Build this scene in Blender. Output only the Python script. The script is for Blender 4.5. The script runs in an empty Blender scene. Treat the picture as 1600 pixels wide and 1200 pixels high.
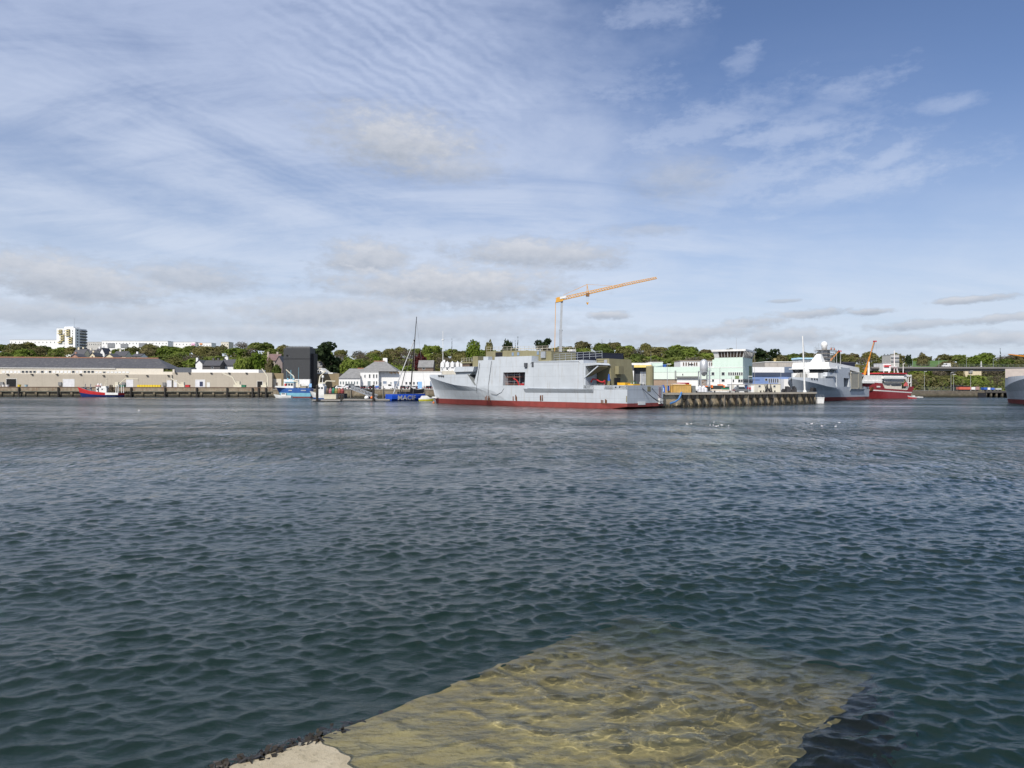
import bpy, bmesh, math, random
import numpy as np
from mathutils import Vector, Matrix
R = math.radians
random.seed(7)
scene = bpy.context.scene
COL = scene.collection
# ------------------------------------------------------------------ camera
F = 1111.0          # focal length in pixels of the 1600 px wide photograph
H = 4.4             # eye height over the water
cam_d = bpy.data.cameras.new('camera'); cam = bpy.data.objects.new('camera', cam_d); COL.objects.link(cam)
cam_d.sensor_width = 36.0; cam_d.lens = 36.0*F/1600.0; cam_d.clip_start = 0.1; cam_d.clip_end = 20000
cam.location = (0, 0, H)
cam.rotation_euler = (Matrix.Rotation(math.pi/2 + math.atan(5.5/F), 4, 'X') @ Matrix.Rotation(0.002, 4, 'Z')).to_euler()
scene.camera = cam
def yh(px): return 605.5 + 0.002*(px-800)
def gx(px, D): return (px-800)/F*D
def gz(px, py, D): return H - (py-yh(px))/F*D
# ------------------------------------------------------------------ light
SUN_EL = 47.0
sun_h = Vector((-0.44, -0.90, 0)).normalized()          # where the sun stands, seen from above
sun_v = Vector((sun_h.x*math.cos(R(SUN_EL)), sun_h.y*math.cos(R(SUN_EL)), math.sin(R(SUN_EL))))
sd = bpy.data.lights.new('sun', 'SUN'); sd.energy = 5.0; sd.angle = R(0.5); sd.color = (1.0, 0.94, 0.85)
so = bpy.data.objects.new('sun', sd); COL.objects.link(so)
so.rotation_euler = sun_v.to_track_quat('Z', 'Y').to_euler()
sd.cycles.is_caustics_light = True
scene.view_settings.view_transform = 'Standard'; scene.view_settings.look = 'None'
scene.view_settings.exposure = 0.0; scene.view_settings.gamma = 1.0
cy = scene.cycles
cy.max_bounces = 8; cy.transmission_bounces = 6; cy.transparent_max_bounces = 8; cy.glossy_bounces = 3; cy.diffuse_bounces = 2
cy.caustics_reflective = False; cy.caustics_refractive = True; cy.blur_glossy = 0.3
cy.sample_clamp_indirect = 3.0; cy.use_adaptive_sampling = False; cy.use_denoising = True
# ------------------------------------------------------------------ node helper
class NT:
    def __init__(s, nt): s.nt = nt
    def node(s, t, **kw):
        n = s.nt.nodes.new(t)
        for k, v in kw.items():
            if hasattr(n, k): setattr(n, k, v)
        return n
    def put(s, sock, v):
        if v is None: return
        if hasattr(v, 'is_output') or isinstance(v, bpy.types.NodeSocket): s.nt.links.new(v, sock)
        else:
            if isinstance(v, (tuple, list)) and len(v) == 3 and sock.type == 'RGBA': v = (*v, 1)
            sock.default_value = v
    def m(s, op, a, b=None, c=None, clamp=False):
        n = s.node('ShaderNodeMath', operation=op); n.use_clamp = clamp
        for i, v in enumerate((a, b, c)):
            if v is not None: s.put(n.inputs[i], v)
        return n.outputs[0]
    def ss(s, v, a, b):                # smoothstep a..b
        n = s.node('ShaderNodeMapRange', interpolation_type='SMOOTHSTEP')
        s.put(n.inputs['Value'], v); s.put(n.inputs['From Min'], a); s.put(n.inputs['From Max'], b)
        return n.outputs['Result']
    def lin(s, v, a, b, c=0.0, d=1.0):
        n = s.node('ShaderNodeMapRange'); s.put(n.inputs['Value'], v); s.put(n.inputs['From Min'], a); s.put(n.inputs['From Max'], b)
        s.put(n.inputs['To Min'], c); s.put(n.inputs['To Max'], d); return n.outputs['Result']
    def mix(s, f, a, b, blend='MIX'):
        n = s.node('ShaderNodeMix', data_type='RGBA'); n.blend_type = blend
        s.put(n.inputs[0], f); s.put(n.inputs[6], a); s.put(n.inputs[7], b); return n.outputs[2]
    def noise(s, vec, scale, detail=3, rough=0.5, dist=0.0, lac=2.0, out='Fac'):
        n = s.node('ShaderNodeTexNoise'); s.put(n.inputs['Vector'], vec)
        s.put(n.inputs['Scale'], scale); s.put(n.inputs['Detail'], detail); s.put(n.inputs['Roughness'], rough); s.put(n.inputs['Distortion'], dist)
        return n.outputs[out]
    def map(s, vec, loc=(0,0,0), rot=(0,0,0), scale=(1,1,1)):
        n = s.node('ShaderNodeMapping'); s.put(n.inputs['Vector'], vec)
        n.inputs['Location'].default_value = loc; n.inputs['Rotation'].default_value = rot; n.inputs['Scale'].default_value = scale
        return n.outputs[0]
    def sep(s, v): n = s.node('ShaderNodeSeparateXYZ'); s.put(n.inputs[0], v); return n.outputs
    def comb(s, x, y, z):
        n = s.node('ShaderNodeCombineXYZ')
        for i, v in enumerate((x, y, z)): s.put(n.inputs[i], v)
        return n.outputs[0]
# ------------------------------------------------------------------ sky: Nishita with two cloud decks
world = bpy.data.worlds.new("World"); scene.world = world; world.use_nodes = True
wn = world.node_tree; wn.nodes.clear(); w = NT(wn)
sky = w.node('ShaderNodeTexSky', sky_type='NISHITA'); sky.sun_disc = False
sky.sun_elevation = R(SUN_EL); sky.sun_rotation = math.atan2(sun_h.x, sun_h.y)
sky.altitude = 0; sky.air_density = 1.0; sky.dust_density = 1.0; sky.ozone_density = 1.6
dirv = w.node('ShaderNodeTexCoord').outputs['Generated']
dx, dy, dz = w.sep(dirv)
az = w.m('MULTIPLY', w.m('ARCTAN2', dx, dy), 180/math.pi)
el = w.m('MULTIPLY', w.m('ARCSINE', dz), 180/math.pi)
def azel(px, py):
    x = (px-800)/F; z = (yh(px)-py)/F; r = math.sqrt(1+x*x)
    return math.degrees(math.atan(x)), math.degrees(math.atan2(z, r))
hz = w.m('MAXIMUM', w.m('ADD', dz, 0.20), 0.06)
plane = w.comb(w.m('DIVIDE', dx, hz), w.m('DIVIDE', dy, hz), 0.0)       # a flat deck seen in perspective
ang = w.comb(az, el, 0.0)
wob1 = w.noise(w.map(ang, scale=(1, 1.6, 1)), 0.12, 5, 0.6)
wob2 = w.noise(w.map(ang, (31, 7, 0), scale=(1, 2.2, 1)), 0.42, 6, 0.62)
wob3 = w.noise(w.map(ang, (3, 17, 0), scale=(1, 1.8, 1)), 1.3, 5, 0.6)
def blob(px, py, rx, ry, soft=0.55, tilt=0.0, rag=1.0):
    """soft ellipse mask round a direction of the sky, its rim torn by noise"""
    a0, e0 = azel(px, py); rx = rx/F*57.3; ry = ry/F*57.3
    u = w.m('SUBTRACT', az, a0); v = w.m('SUBTRACT', el, e0)
    if tilt:
        c, s = math.cos(R(tilt)), math.sin(R(tilt))
        u, v = w.m('ADD', w.m('MULTIPLY', u, c), w.m('MULTIPLY', v, s)), w.m('SUBTRACT', w.m('MULTIPLY', v, c), w.m('MULTIPLY', u, s))
    u = w.m('DIVIDE', u, rx); v = w.m('DIVIDE', v, ry)
    d = w.m('SQRT', w.m('ADD', w.m('MULTIPLY', u, u), w.m('MULTIPLY', v, v)))
    nz = w.m('ADD', w.m('MULTIPLY', w.m('SUBTRACT', wob2, 0.5), 2.4*rag), w.m('MULTIPLY', w.m('SUBTRACT', wob3, 0.5), 1.3*rag))
    d = w.m('ADD', d, nz)
    return w.ss(d, 1.0+soft*0.5, 1.0-soft), v
# high veil: thick to the left and towards the horizon, gone in the upper right
veil_line = w.m('ADD', az, w.m('MULTIPLY', w.m('SUBTRACT', wob1, 0.5), 26.0))
veil_line = w.m('ADD', veil_line, w.m('MULTIPLY', w.m('MINIMUM', el, 30.0), 0.55))
veil = w.ss(veil_line, 32.0, 6.0)
low = w.ss(w.m('ADD', el, w.m('MULTIPLY', w.m('SUBTRACT', wob1, 0.5), 10.0)), 15.0, 2.0)
veil = w.m('MAXIMUM', veil, w.m('MULTIPLY', low, 0.92))
st = w.noise(w.map(plane, rot=(0, 0, R(-52)), scale=(0.45, 1.5, 1)), 1.5, 8, 0.64, 0.9)
st2 = w.noise(w.map(plane, (5, 3, 0), rot=(0, 0, R(-40)), scale=(0.6, 1.8, 1)), 3.4, 8, 0.64, 0.8)
stre = w.m('ADD', w.m('MULTIPLY', st, 0.6), w.m('MULTIPLY', st2, 0.4))
veil = w.m('MULTIPLY', veil, w.ss(stre, 0.17, 0.60))
# open blue lanes in the veil
for a in ((120, 265, 330, 34, 0.9, -12), (420, 262, 190, 22, 0.9, -22), (250, 310, 170, 22, 0.9, -10), (150, 385, 210, 20, 0.9, -8), (330, 425, 230, 20, 0.8, -3), (620, 330, 120, 20, .8, 0)):
    b, _ = blob(a[0], a[1], a[2], a[3], a[4], a[5], 0.35)
    veil = w.m('MULTIPLY', veil, w.m('SUBTRACT', 1.0, w.m('MULTIPLY', b, 0.42)))
# wisps at the edge of the veil
for a in ((1285, 165, 95, 26, .9, 16), (1080, 200, 190, 34, .9, 10), (1120, 300, 230, 40, .9, 12), (900, 120, 160, 50, .9, -10), (1010, 20, 90, 22, .9, 0), (1160, 92, 30, 18, .9, 20), (1390, 245, 70, 16, .9, 25), (1240, 205, 130, 20, .9, 4), (1470, 165, 45, 12, .9, 0), (1300, 300, 170, 26, .9, 8)):
    b, _ = blob(*a[:4], a[4], a[5], 0.75)
    veil = w.m('MAXIMUM', veil, w.m('MULTIPLY', w.m('MULTIPLY', b, w.ss(stre, 0.2, 0.62)), 0.68))
thin = w.m('MULTIPLY', w.m('MULTIPLY', w.ss(el, 27.0, 11.0), w.ss(az, 40.0, 8.0)), w.ss(w.m('ADD', stre, w.m('MULTIPLY', w.m('SUBTRACT', wob1, .5), .5)), 0.25, 0.75))
veil = w.m('MAXIMUM', veil, w.m('MULTIPLY', thin, 0.95))
over = w.m('MULTIPLY', w.ss(el, 29.0, 46.0), w.ss(stre, 0.05, 0.6))           # bright veil added overhead, out of view, to lighten the water's reflections
veil = w.m('MAXIMUM', veil, over)
# ripples of altocumulus high above the middle left
rp = w.node('ShaderNodeTexWave', wave_type='BANDS', bands_direction='X', wave_profile='SIN')
w.put(rp.inputs['Vector'], w.map(plane, rot=(0, 0, R(38)))); w.put(rp.inputs['Scale'], 9.0); w.put(rp.inputs['Distortion'], 7.5)
w.put(rp.inputs['Detail'], 4.0); w.put(rp.inputs['Detail Scale'], 1.3); w.put(rp.inputs['Detail Roughness'], 0.6)
rm, _ = blob(610, 70, 210, 130, 1.0, -20, 0.8)
rm2, _ = blob(330, 220, 330, 60, 1.0, -16, 0.6)
rip = w.m('MULTIPLY', w.m('SUBTRACT', rp.outputs['Fac'], 0.5), w.m('MAXIMUM', w.m('MULTIPLY', rm, 0.17), w.m('MULTIPLY', rm2, 0.07)))
veil = w.m('ADD', w.m('MULTIPLY', veil, 0.74), rip, clamp=True)
veil_col = w.mix(w.ss(el, 4.0, 30.0), (7.1, 7.8, 9.0), (5.3, 6.15, 8.3))
base = w.mix(1.0, sky.outputs[0], (0.98, 1.03, 1.22), 'MULTIPLY')
base = w.mix(w.m('MULTIPLY', w.ss(el, 22.0, 0.0), 0.6), base, (6.0, 6.8, 8.2))
veil_col = w.mix(w.ss(el, 29.0, 44.0), veil_col, (7.6, 8.5, 10.2))  # overhead part brightened further for the water's reflections
col = w.mix(veil, base, veil_col)
# low grey cumulus, each where the photograph has one
CL = [  # px, py, rx, ry, strength, soft, tilt
 (625, 222, 132, 48, .92, .8, -8), (700, 262, 80, 26, .65, .8, 0), (575, 405, 78, 32, .85, .6, 0), (840, 397, 140, 25, .85, .6, -2),
 (700, 448, 195, 36, .95, .6, 0), (560, 452, 55, 14, .7, .7, 0), (110, 440, 125, 34, .85, .6, -7), (300, 435, 92, 24, .75, .7, 0), (30, 415, 60, 15, .8, .7, 0),
 (950, 493, 34, 7, .85, .5, 0), (520, 490, 170, 30, .8, .7, 4), (690, 512, 220, 24, .7, .8, 0), (230, 500, 200, 22, .6, .9, 0), (60, 490, 110, 18, .7, .7, 0), (400, 520, 230, 16, .6, .9, 0),
 (1060, 280, 70, 32, .5, .95, 0), (1010, 360, 60, 9, .45, .9, 0), (1180, 505, 60, 9, .8, .6, 5), (1265, 490, 60, 7, .8, .6, 3), (1355, 487, 34, 5, .85, .5, 0), (1100, 520, 110, 12, .75, .8, 2), (1010, 530, 110, 12, .7, .8, 0),
 (1240, 525, 70, 12, .75, .7, 0), (1430, 508, 70, 7, .7, .6, 2), (1520, 468, 44, 5, .85, .5, 2), (1400, 535, 120, 10, .7, .8, 0), (1560, 498, 60, 6, .8, .5, 2), (1550, 530, 90, 10, .75, .7, 0), (870, 520, 130, 12, .5, .9, 0), (1225, 470, 25, 3, .6, .5, 0),
]
tot = None; shade = None
for (px, py, rx, ry, k, soft, tl) in CL:
    b, v = blob(px, py, rx, ry, soft, tl, 0.68 if ry > 12 else 0.95)
    b = w.m('MULTIPLY', b, k)
    sh = w.m('MULTIPLY', b, w.ss(v, -1.1, 1.0))
    tot = b if tot is None else w.m('MAXIMUM', tot, b)
    shade = sh if shade is None else w.m('MAXIMUM', shade, sh)
bank = w.m('MULTIPLY', w.ss(el, 5.0, 1.0), w.ss(w.noise(w.map(ang, (9, 2, 0), scale=(0.5, 2.6, 1)), 0.5, 6, 0.62), 0.42, 0.62))
bank = w.m('MULTIPLY', bank, 0.42)
tot = w.m('MAXIMUM', tot, bank)
tex = w.noise(w.map(ang, (2, 5, 0), scale=(1, 1.7, 1)), 0.8, 6, 0.6)
br = w.m('ADD', w.m('MULTIPLY', shade, 1.05), w.m('MULTIPLY', w.m('SUBTRACT', tex, 0.5), 0.9), clamp=True)
ccol = w.mix(br, (3.8, 4.25, 5.05), (6.9, 7.05, 7.5))
col = w.mix(w.m('MULTIPLY', tot, 0.95), col, ccol)
bg = w.node('ShaderNodeBackground'); w.put(bg.inputs['Color'], col); bg.inputs['Strength'].default_value = 0.1
wo = w.node('ShaderNodeOutputWorld'); wn.links.new(bg.outputs[0], wo.inputs[0])
world.cycles.sampling_method = 'MANUAL'; world.cycles.sample_map_resolution = 512
# ------------------------------------------------------------------ building helpers
def tag(o, label=None, cat=None, group=None, kind=None):
    if label: o['label'] = label
    if cat: o['category'] = cat
    if group: o['group'] = group
    if kind: o['kind'] = kind
    return o
def new_mat(name):
    m = bpy.data.materials.new(name); m.use_nodes = True
    m.node_tree.nodes.clear(); return m, NT(m.node_tree)
def finish(t, shader, disp=None, vol=None):
    o = t.node('ShaderNodeOutputMaterial'); t.nt.links.new(shader, o.inputs['Surface'])
    if vol is not None: t.nt.links.new(vol, o.inputs['Volume'])
# ------------------------------------------------------------------ water
def wave_components(seed, n, lmin, lmax, mss, spread, main):
    rng = np.random.RandomState(seed)
    lam = np.exp(rng.uniform(math.log(lmin), math.log(lmax), n))
    th = main + rng.normal(0, spread, n)
    k = 2*np.pi/lam
    wgt = np.exp(-0.5*((np.log(lam)-math.log(0.40))/0.7)**2) + 0.25
    s2 = wgt/np.sum(wgt)*mss*2                      # each component's squared slope
    return k, th, np.sqrt(s2)/k, rng.uniform(0, 2*np.pi, n)
rows = [5.2]
while rows[-1] < 900:
    D = rows[-1]; rows.append(D + max(0.020, D*D/(711*4.4)*0.46))
rows = np.array(rows)
tang = np.linspace(-1.02, 1.02, 1500)
Dg, Tg = np.meshgrid(rows, tang, indexing='ij')
X0 = (Dg*Tg).ravel(); Y0 = Dg.ravel()
space = np.maximum(np.gradient(rows)[:, None]*np.ones_like(Tg), Dg*(tang[1]-tang[0])).ravel()
rngp = np.random.RandomState(3)
patch = np.zeros_like(X0)                            # gusts and slicks: wind patches tens of metres wide
for i in range(14):
    L = math.exp(rngp.uniform(math.log(25), math.log(120))); a = rngp.normal(0.25, 0.5)
    patch += np.sin((X0*math.cos(a+1.5708)*1.0 + Y0*math.sin(a+1.5708)*1.6)*2*np.pi/L*0.55 + (X0*0.35)*2*np.pi/L + rngp.uniform(0, 6.28))
patch = 1.0 + 0.15*np.clip(patch/2.6, -1.6, 1.6)*np.clip((Y0-14)/30, 0, 1)
dx_ = np.zeros_like(X0); dy_ = np.zeros_like(X0); dz_ = np.zeros_like(X0)
for (sd_, n, l0, l1, mss, spr, main) in ((11, 80, 0.08, 0.8, 0.013, 0.75, R(-92)), (15, 60, 0.22, 0.8, 0.009, 0.3, R(-80)), (12, 44, 0.2, 0.8, 0.009, 0.2, R(-56)), (14, 44, 0.2, 0.75, 0.008, 0.2, R(-122)), (16, 12, 0.8, 2.0, 0.0022, 0.5, R(-90)), (13, 6, 3, 7, 0.0006, 0.4, R(-100))):
    k, th, am, ph = wave_components(sd_, n, l0, l1, mss, spr, main)
    for j in range(n):
        lam = 2*np.pi/k[j]
        fade = np.clip((lam/space-1.8)/1.8, 0, 1)
        sel = fade > 0
        if not sel.any(): continue
        c, s = math.cos(th[j]), math.sin(th[j])
        p = k[j]*(c*X0[sel]+s*Y0[sel])+ph[j]
        A = am[j]*fade[sel]*patch[sel]
        dz_[sel] += A*np.cos(p)
        q = A*np.sin(p)*1.08
        dx_[sel] -= q*c; dy_[sel] -= q*s
sg_ = np.std(dz_[Y0 < 30]); dz_ = sg_*(np.exp(0.16*np.clip(dz_/sg_, -4, 4))-1-0.013)/0.16      # peaked crests, flat troughs
# the sea calms over the shallow slipway
_us, _uc = math.sin(R(40.5)), math.cos(R(40.5)); _al = (X0+3.05)*_us+(Y0-8.25)*_uc; _ac = (X0+3.05)*_uc-(Y0-8.25)*_us
_dep = 0.085*_al-0.075; _in = np.clip((_ac+0.5)/0.5, 0, 1)*np.clip((5.1-_ac)/0.5, 0, 1)
calm = 1-_in*(1-np.clip(0.34+_dep/0.45, 0.34, 1.0)); dx_ *= calm; dy_ *= calm
def grid_mesh(name, verts, nr, nc):
    me = bpy.data.meshes.new(name)
    idx = np.arange(nr*nc).reshape(nr, nc)
    q = np.stack([idx[:-1, :-1], idx[:-1, 1:], idx[1:, 1:], idx[1:, :-1]], -1).reshape(-1, 4)
    nv = nr*nc; q = np.concatenate([q, np.arange(nv, nv+12).reshape(3, 4)])      # flat water added out of view, keeping sunlight off the bed
    yn, yf, tx = 5.2, 900.0, 1.02
    verts = np.concatenate([verts, np.array([(-3000, -60, 0), (3000, -60, 0), (3000, yn, 0), (-3000, yn, 0), (-3000, yn, 0), (-tx*yn, yn, 0), (-tx*yf, yf, 0), (-3000, yf, 0), (tx*yn, yn, 0), (3000, yn, 0), (3000, yf, 0), (tx*yf, yf, 0)])])
    me.vertices.add(nr*nc+12); me.vertices.foreach_set('co', verts.astype(np.float32).ravel())
    me.loops.add(q.size); me.loops.foreach_set('vertex_index', q.astype(np.int32).ravel())
    me.polygons.add(len(q)); me.polygons.foreach_set('loop_start', np.arange(0, q.size, 4, dtype=np.int32))
    me.polygons.foreach_set('use_smooth', np.ones(len(q), bool))
    me.update(calc_edges=True); return me
V = np.stack([X0+dx_, Y0+dy_, dz_*calm], -1)
wm = grid_mesh('water', V, len(rows), len(tang))
at = wm.attributes.new('ruffle', 'FLOAT', 'POINT'); at.data.foreach_set('value', np.concatenate([patch, np.ones(12)]).astype(np.float32))
m_water, t = new_mat('harbour water')
pos = t.node('ShaderNodeNewGeometry').outputs['Position']
px_, py_, pz_ = t.sep(pos)
dist = t.m('SQRT', t.m('ADD', t.m('MULTIPLY', px_, px_), t.m('MULTIPLY', py_, py_)))
fl = t.comb(px_, py_, 0.0)
n1 = t.noise(t.map(fl, rot=(0, 0, R(10)), scale=(0.7, 1.5, 1)), 5.0, 5, 0.6)                    # cat's paws
n2 = t.noise(t.map(fl, rot=(0, 0, R(14)), scale=(0.7, 1.4, 1)), 1.5, 4, 0.6)     # wavelets the sheet is too coarse for, far out
n3 = t.noise(t.map(fl, rot=(0, 0, R(-6)), scale=(1.0, 0.45, 1)), 0.50, 4, 0.62)
n6 = t.noise(t.map(fl, (2, 9, 0), rot=(0, 0, R(5)), scale=(1.0, 0.22, 1)), 0.75, 3, 0.6)
n4 = t.noise(t.map(fl, (7, 3, 0), rot=(0, 0, R(11)), scale=(0.45, 1.2, 1)), 0.09, 4, 0.6)   # gusts
n5 = t.noise(t.map(fl, (1, 8, 0), rot=(0, 0, R(-7)), scale=(0.5, 1.3, 1)), 0.022, 4, 0.6)  # slicks and lanes
ruf = t.node('ShaderNodeAttribute', attribute_name='ruffle').outputs['Fac']
farw = t.ss(dist, 18.0, 70.0)
hgt = t.m('ADD', t.m('MULTIPLY', n1, 0.024), t.m('MULTIPLY', t.m('MULTIPLY', n2, farw), 0.20))
hgt = t.m('ADD', hgt, t.m('MULTIPLY', t.m('MULTIPLY', n3, farw), 0.75))
gust = t.m('MULTIPLY', t.lin(n4, 0.3, 0.7, 0.5, 1.5), t.lin(n5, 0.35, 0.65, 0.35, 1.65))
gust = t.m('MULTIPLY', gust, t.lin(n6, 0.3, 0.7, 0.0, 2.1))
gust = t.m('ADD', t.m('MULTIPLY', gust, farw), t.m('SUBTRACT', 1.0, farw))
hgt = t.m('MULTIPLY', t.m('MULTIPLY', hgt, gust), t.m('ADD', t.m('MULTIPLY', farw, -0.55), 1.0))
hgt = t.m('MULTIPLY', hgt, t.m('POWER', ruf, 2.0))
bmp = t.node('ShaderNodeBump'); t.put(bmp.inputs['Height'], hgt); bmp.inputs['Strength'].default_value = 1.0; bmp.inputs['Distance'].default_value = 1.0
fr = t.node('ShaderNodeFresnel'); fr.inputs['IOR'].default_value = 1.333; t.nt.links.new(bmp.outputs[0], fr.inputs['Normal'])
gl = t.node('ShaderNodeBsdfGlossy'); gl.inputs['Color'].default_value = (1, 1, 1, 1); t.put(gl.inputs['Roughness'], t.m('ADD', 0.09, t.m('MULTIPLY', farw, 0.03))); t.nt.links.new(bmp.outputs[0], gl.inputs['Normal'])
rf = t.node('ShaderNodeBsdfRefraction'); rf.inputs['Color'].default_value = (0.95, 0.95, 0.76, 1); rf.inputs['IOR'].default_value = 1.333; rf.inputs['Roughness'].default_value = 0.09
tr = t.node('ShaderNodeBsdfTransparent')
USE = 'REFR'
under = t.node('ShaderNodeMixShader'); under.inputs[0].default_value = 0.0
t.nt.links.new(rf.outputs[0], under.inputs[1]); t.nt.links.new(tr.outputs[0], under.inputs[2])
mx = t.node('ShaderNodeMixShader'); t.nt.links.new(fr.outputs[0], mx.inputs[0]); t.nt.links.new(under.outputs[0], mx.inputs[1]); t.nt.links.new(gl.outputs[0], mx.inputs[2])
finish(t, mx.outputs[0])
wm.materials.append(m_water)
water = bpy.data.objects.new('water', wm); COL.objects.link(water); tag(water, kind='structure')
water.cycles.is_caustics_caster = True
# bed of the basin
m_bed, t = new_mat('silt')
pos = t.node('ShaderNodeNewGeometry').outputs['Position']
c = t.mix(t.noise(pos, 0.6, 4), (0.018, 0.076, 0.068), (0.023, 0.092, 0.083))
b = t.node('ShaderNodeBsdfDiffuse'); t.put(b.inputs[0], c); finish(t, b.outputs[0])
me = bpy.data.meshes.new('sea_bed'); me.from_pydata([(-3000, -60, -4.2), (3000, -60, -4.2), (3000, 3000, -4.2), (-3000, 3000, -4.2)], [], [(0, 1, 2, 3)])
me.materials.append(m_bed); bed = bpy.data.objects.new('sea_bed', me); COL.objects.link(bed); tag(bed, kind='structure')
# ------------------------------------------------------------------ slipway running down under the water
u_s = Vector((math.sin(R(40.5)), math.cos(R(40.5)), 0)); n_s = Vector((u_s.y, -u_s.x, 0))
O_s = Vector((-3.05, 8.25, 0))                              # a point on its left edge, where it goes under
SW = 4.62
m_slip, t = new_mat('slipway concrete')
pos = t.node('ShaderNodeNewGeometry').outputs['Position']
g = t.noise(pos, 1.1, 6, 0.65); g2 = t.noise(pos, 14.0, 5, 0.7); g3 = t.noise(t.map(pos, (4, 2, 0)), 60.0, 3, 0.6)
c = t.mix(t.ss(g, 0.35, 0.68), (0.315, 0.265, 0.175), (0.45, 0.39, 0.28))
c = t.mix(t.m('MULTIPLY', t.ss(g2, 0.5, 0.72), 0.55), c, (0.10, 0.095, 0.05))
c = t.mix(t.m('MULTIPLY', t.ss(g3, 0.62, 0.72), 0.5), c, (0.5, 0.46, 0.36))
sp_ = t.sep(pos); al = t.m('ADD', t.m('MULTIPLY', t.m('SUBTRACT', sp_[0], O_s.x), u_s.x), t.m('MULTIPLY', t.m('SUBTRACT', sp_[1], O_s.y), u_s.y))
ac = t.m('ADD', t.m('MULTIPLY', t.m('SUBTRACT', sp_[0], O_s.x), n_s.x), t.m('MULTIPLY', t.m('SUBTRACT', sp_[1], O_s.y), n_s.y))
al = t.m('SUBTRACT', al, t.m('MULTIPLY', ac, 0.42))
al = t.m('ADD', al, t.m('MULTIPLY', t.m('SUBTRACT', g, 0.5), 3.0))
c = t.mix(t.m('MULTIPLY', t.ss(al, 0.5, 5.0), 0.45), c, (0.16, 0.13, 0.05))          # weed tint; its deepening also paints how the water dims the ramp
c = t.mix(t.m('MULTIPLY', t.ss(al, 4.2, 7.2), 0.95), c, (0.02, 0.05, 0.034))  # far end painted dark green, the fade of light in deeper water
nz_ = t.sep(t.node('ShaderNodeNewGeometry').outputs['Normal'])[2]
c = t.mix(t.ss(nz_, 0.7, 0.3), c, (0.016, 0.045, 0.036))                                  # flanks painted dark to sink into the dark water
bp = t.node('ShaderNodeBump'); t.put(bp.inputs['Height'], t.m('ADD', g2, t.m('MULTIPLY', g3, 0.5))); bp.inputs['Distance'].default_value = 0.03; bp.inputs['Strength'].default_value = 0.6
b = t.node('ShaderNodeBsdfPrincipled'); t.put(b.inputs['Base Color'], c); b.inputs['Roughness'].default_value = 0.7; t.nt.links.new(bp.outputs[0], b.inputs['Normal'])
finish(t, b.outputs[0])
SLOPE = 0.085
vs = []; fs = []; NS = 40; NW = 10
rs = random.Random(4)
Ls = np.linspace(-9.0, 8.4, NS)
for i, l in enumerate(Ls):
    for j in range(NW):
        wv = SW*j/(NW-1)
        if j == 0: wv += rs.uniform(-0.05, 0.05)
        if j == NW-1: wv += rs.uniform(-0.06, 0.06)
        p = O_s + u_s*l + n_s*wv
        vs.append((p.x, p.y, 0.075 - SLOPE*l + rs.uniform(-0.006, 0.006)))
for i in range(NS-1):
    for j in range(NW-1):
        a = i*NW+j; fs.append((a, a+1, a+NW+1, a+NW))
def skirt(ids):
    base = len(vs)
    for i in ids: vs.append((vs[i][0], vs[i][1], -4.3))
    for q in range(len(ids)-1): fs.append((ids[q], ids[q+1], base+q+1, base+q))
skirt([i*NW for i in range(NS)][::-1]); skirt([i*NW+NW-1 for i in range(NS)]); skirt([(NS-1)*NW+j for j in range(NW)][::-1])
me = bpy.data.meshes.new('slipway'); me.from_pydata(vs, [], fs); me.materials.append(m_slip)
slip = bpy.data.objects.new('slipway', me); COL.objects.link(slip); tag(slip, kind='structure')
slip.cycles.is_caustics_receiver = True
# ------------------------------------------------------------------ materials
MATS = {}
def pm(name, col, rough=0.65, var=0.14, sc=0.7, dirt=None, dirt_amt=0.4, seam=None, hseam=None, metal=0.0, spec=0.4, rnd=0.0, bump=0.0):
    """painted / plain surface: blotchy tone, vertical run-off streaks, panel joints"""
    if name in MATS: return MATS[name]
    m, t = new_mat(name)
    obj = t.node('ShaderNodeTexCoord').outputs['Object']
    n = t.noise(obj, sc, 5, 0.6)
    k = t.lin(n, 0.25, 0.75, 1-var, 1+var)
    c = t.mix(1.0, col, t.comb(k, k, k), 'MULTIPLY')
    if dirt is not None:
        s = t.noise(t.map(obj, scale=(1.6, 1.6, 0.16)), 0.9, 5, 0.65)
        s2 = t.noise(t.map(obj, (5, 5, 5)), 0.35, 5, 0.6)
        msk = t.m('MULTIPLY', t.ss(s, 0.5, 0.72), t.ss(s2, 0.35, 0.6))
        c = t.mix(t.m('MULTIPLY', msk, dirt_amt), c, dirt)
    ox, oy, oz = t.sep(obj)
    for sm, ax in ((seam, ox), (hseam, oz)):
        if sm:
            fr_ = t.m('FRACT', t.m('DIVIDE', t.m('ADD', ax, 1000.0), sm[0]))
            c = t.mix(t.m('MULTIPLY', t.m('LESS_THAN', fr_, sm[1]/sm[0]), sm[2]), c, (0.05, 0.05, 0.05))
    if rnd:
        oi = t.node('ShaderNodeObjectInfo').outputs['Random']
        kk = t.lin(oi, 0, 1, 1-rnd, 1+rnd); c = t.mix(1.0, c, t.comb(kk, kk, kk), 'MULTIPLY')
    b = t.node('ShaderNodeBsdfPrincipled'); t.put(b.inputs['Base Color'], c); b.inputs['Roughness'].default_value = rough
    b.inputs['Metallic'].default_value = metal; b.inputs['Specular IOR Level'].default_value = spec
    if bump:
        bp = t.node('ShaderNodeBump'); t.put(bp.inputs['Height'], n); bp.inputs['Distance'].default_value = bump; t.nt.links.new(bp.outputs[0], b.inputs['Normal'])
    finish(t, b.outputs[0]); MATS[name] = m; return m
def glass(name='window glass', col=(0.035, 0.042, 0.05)):
    return pm(name, col, rough=0.12, var=0.3, sc=0.5, spec=0.6)
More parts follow.
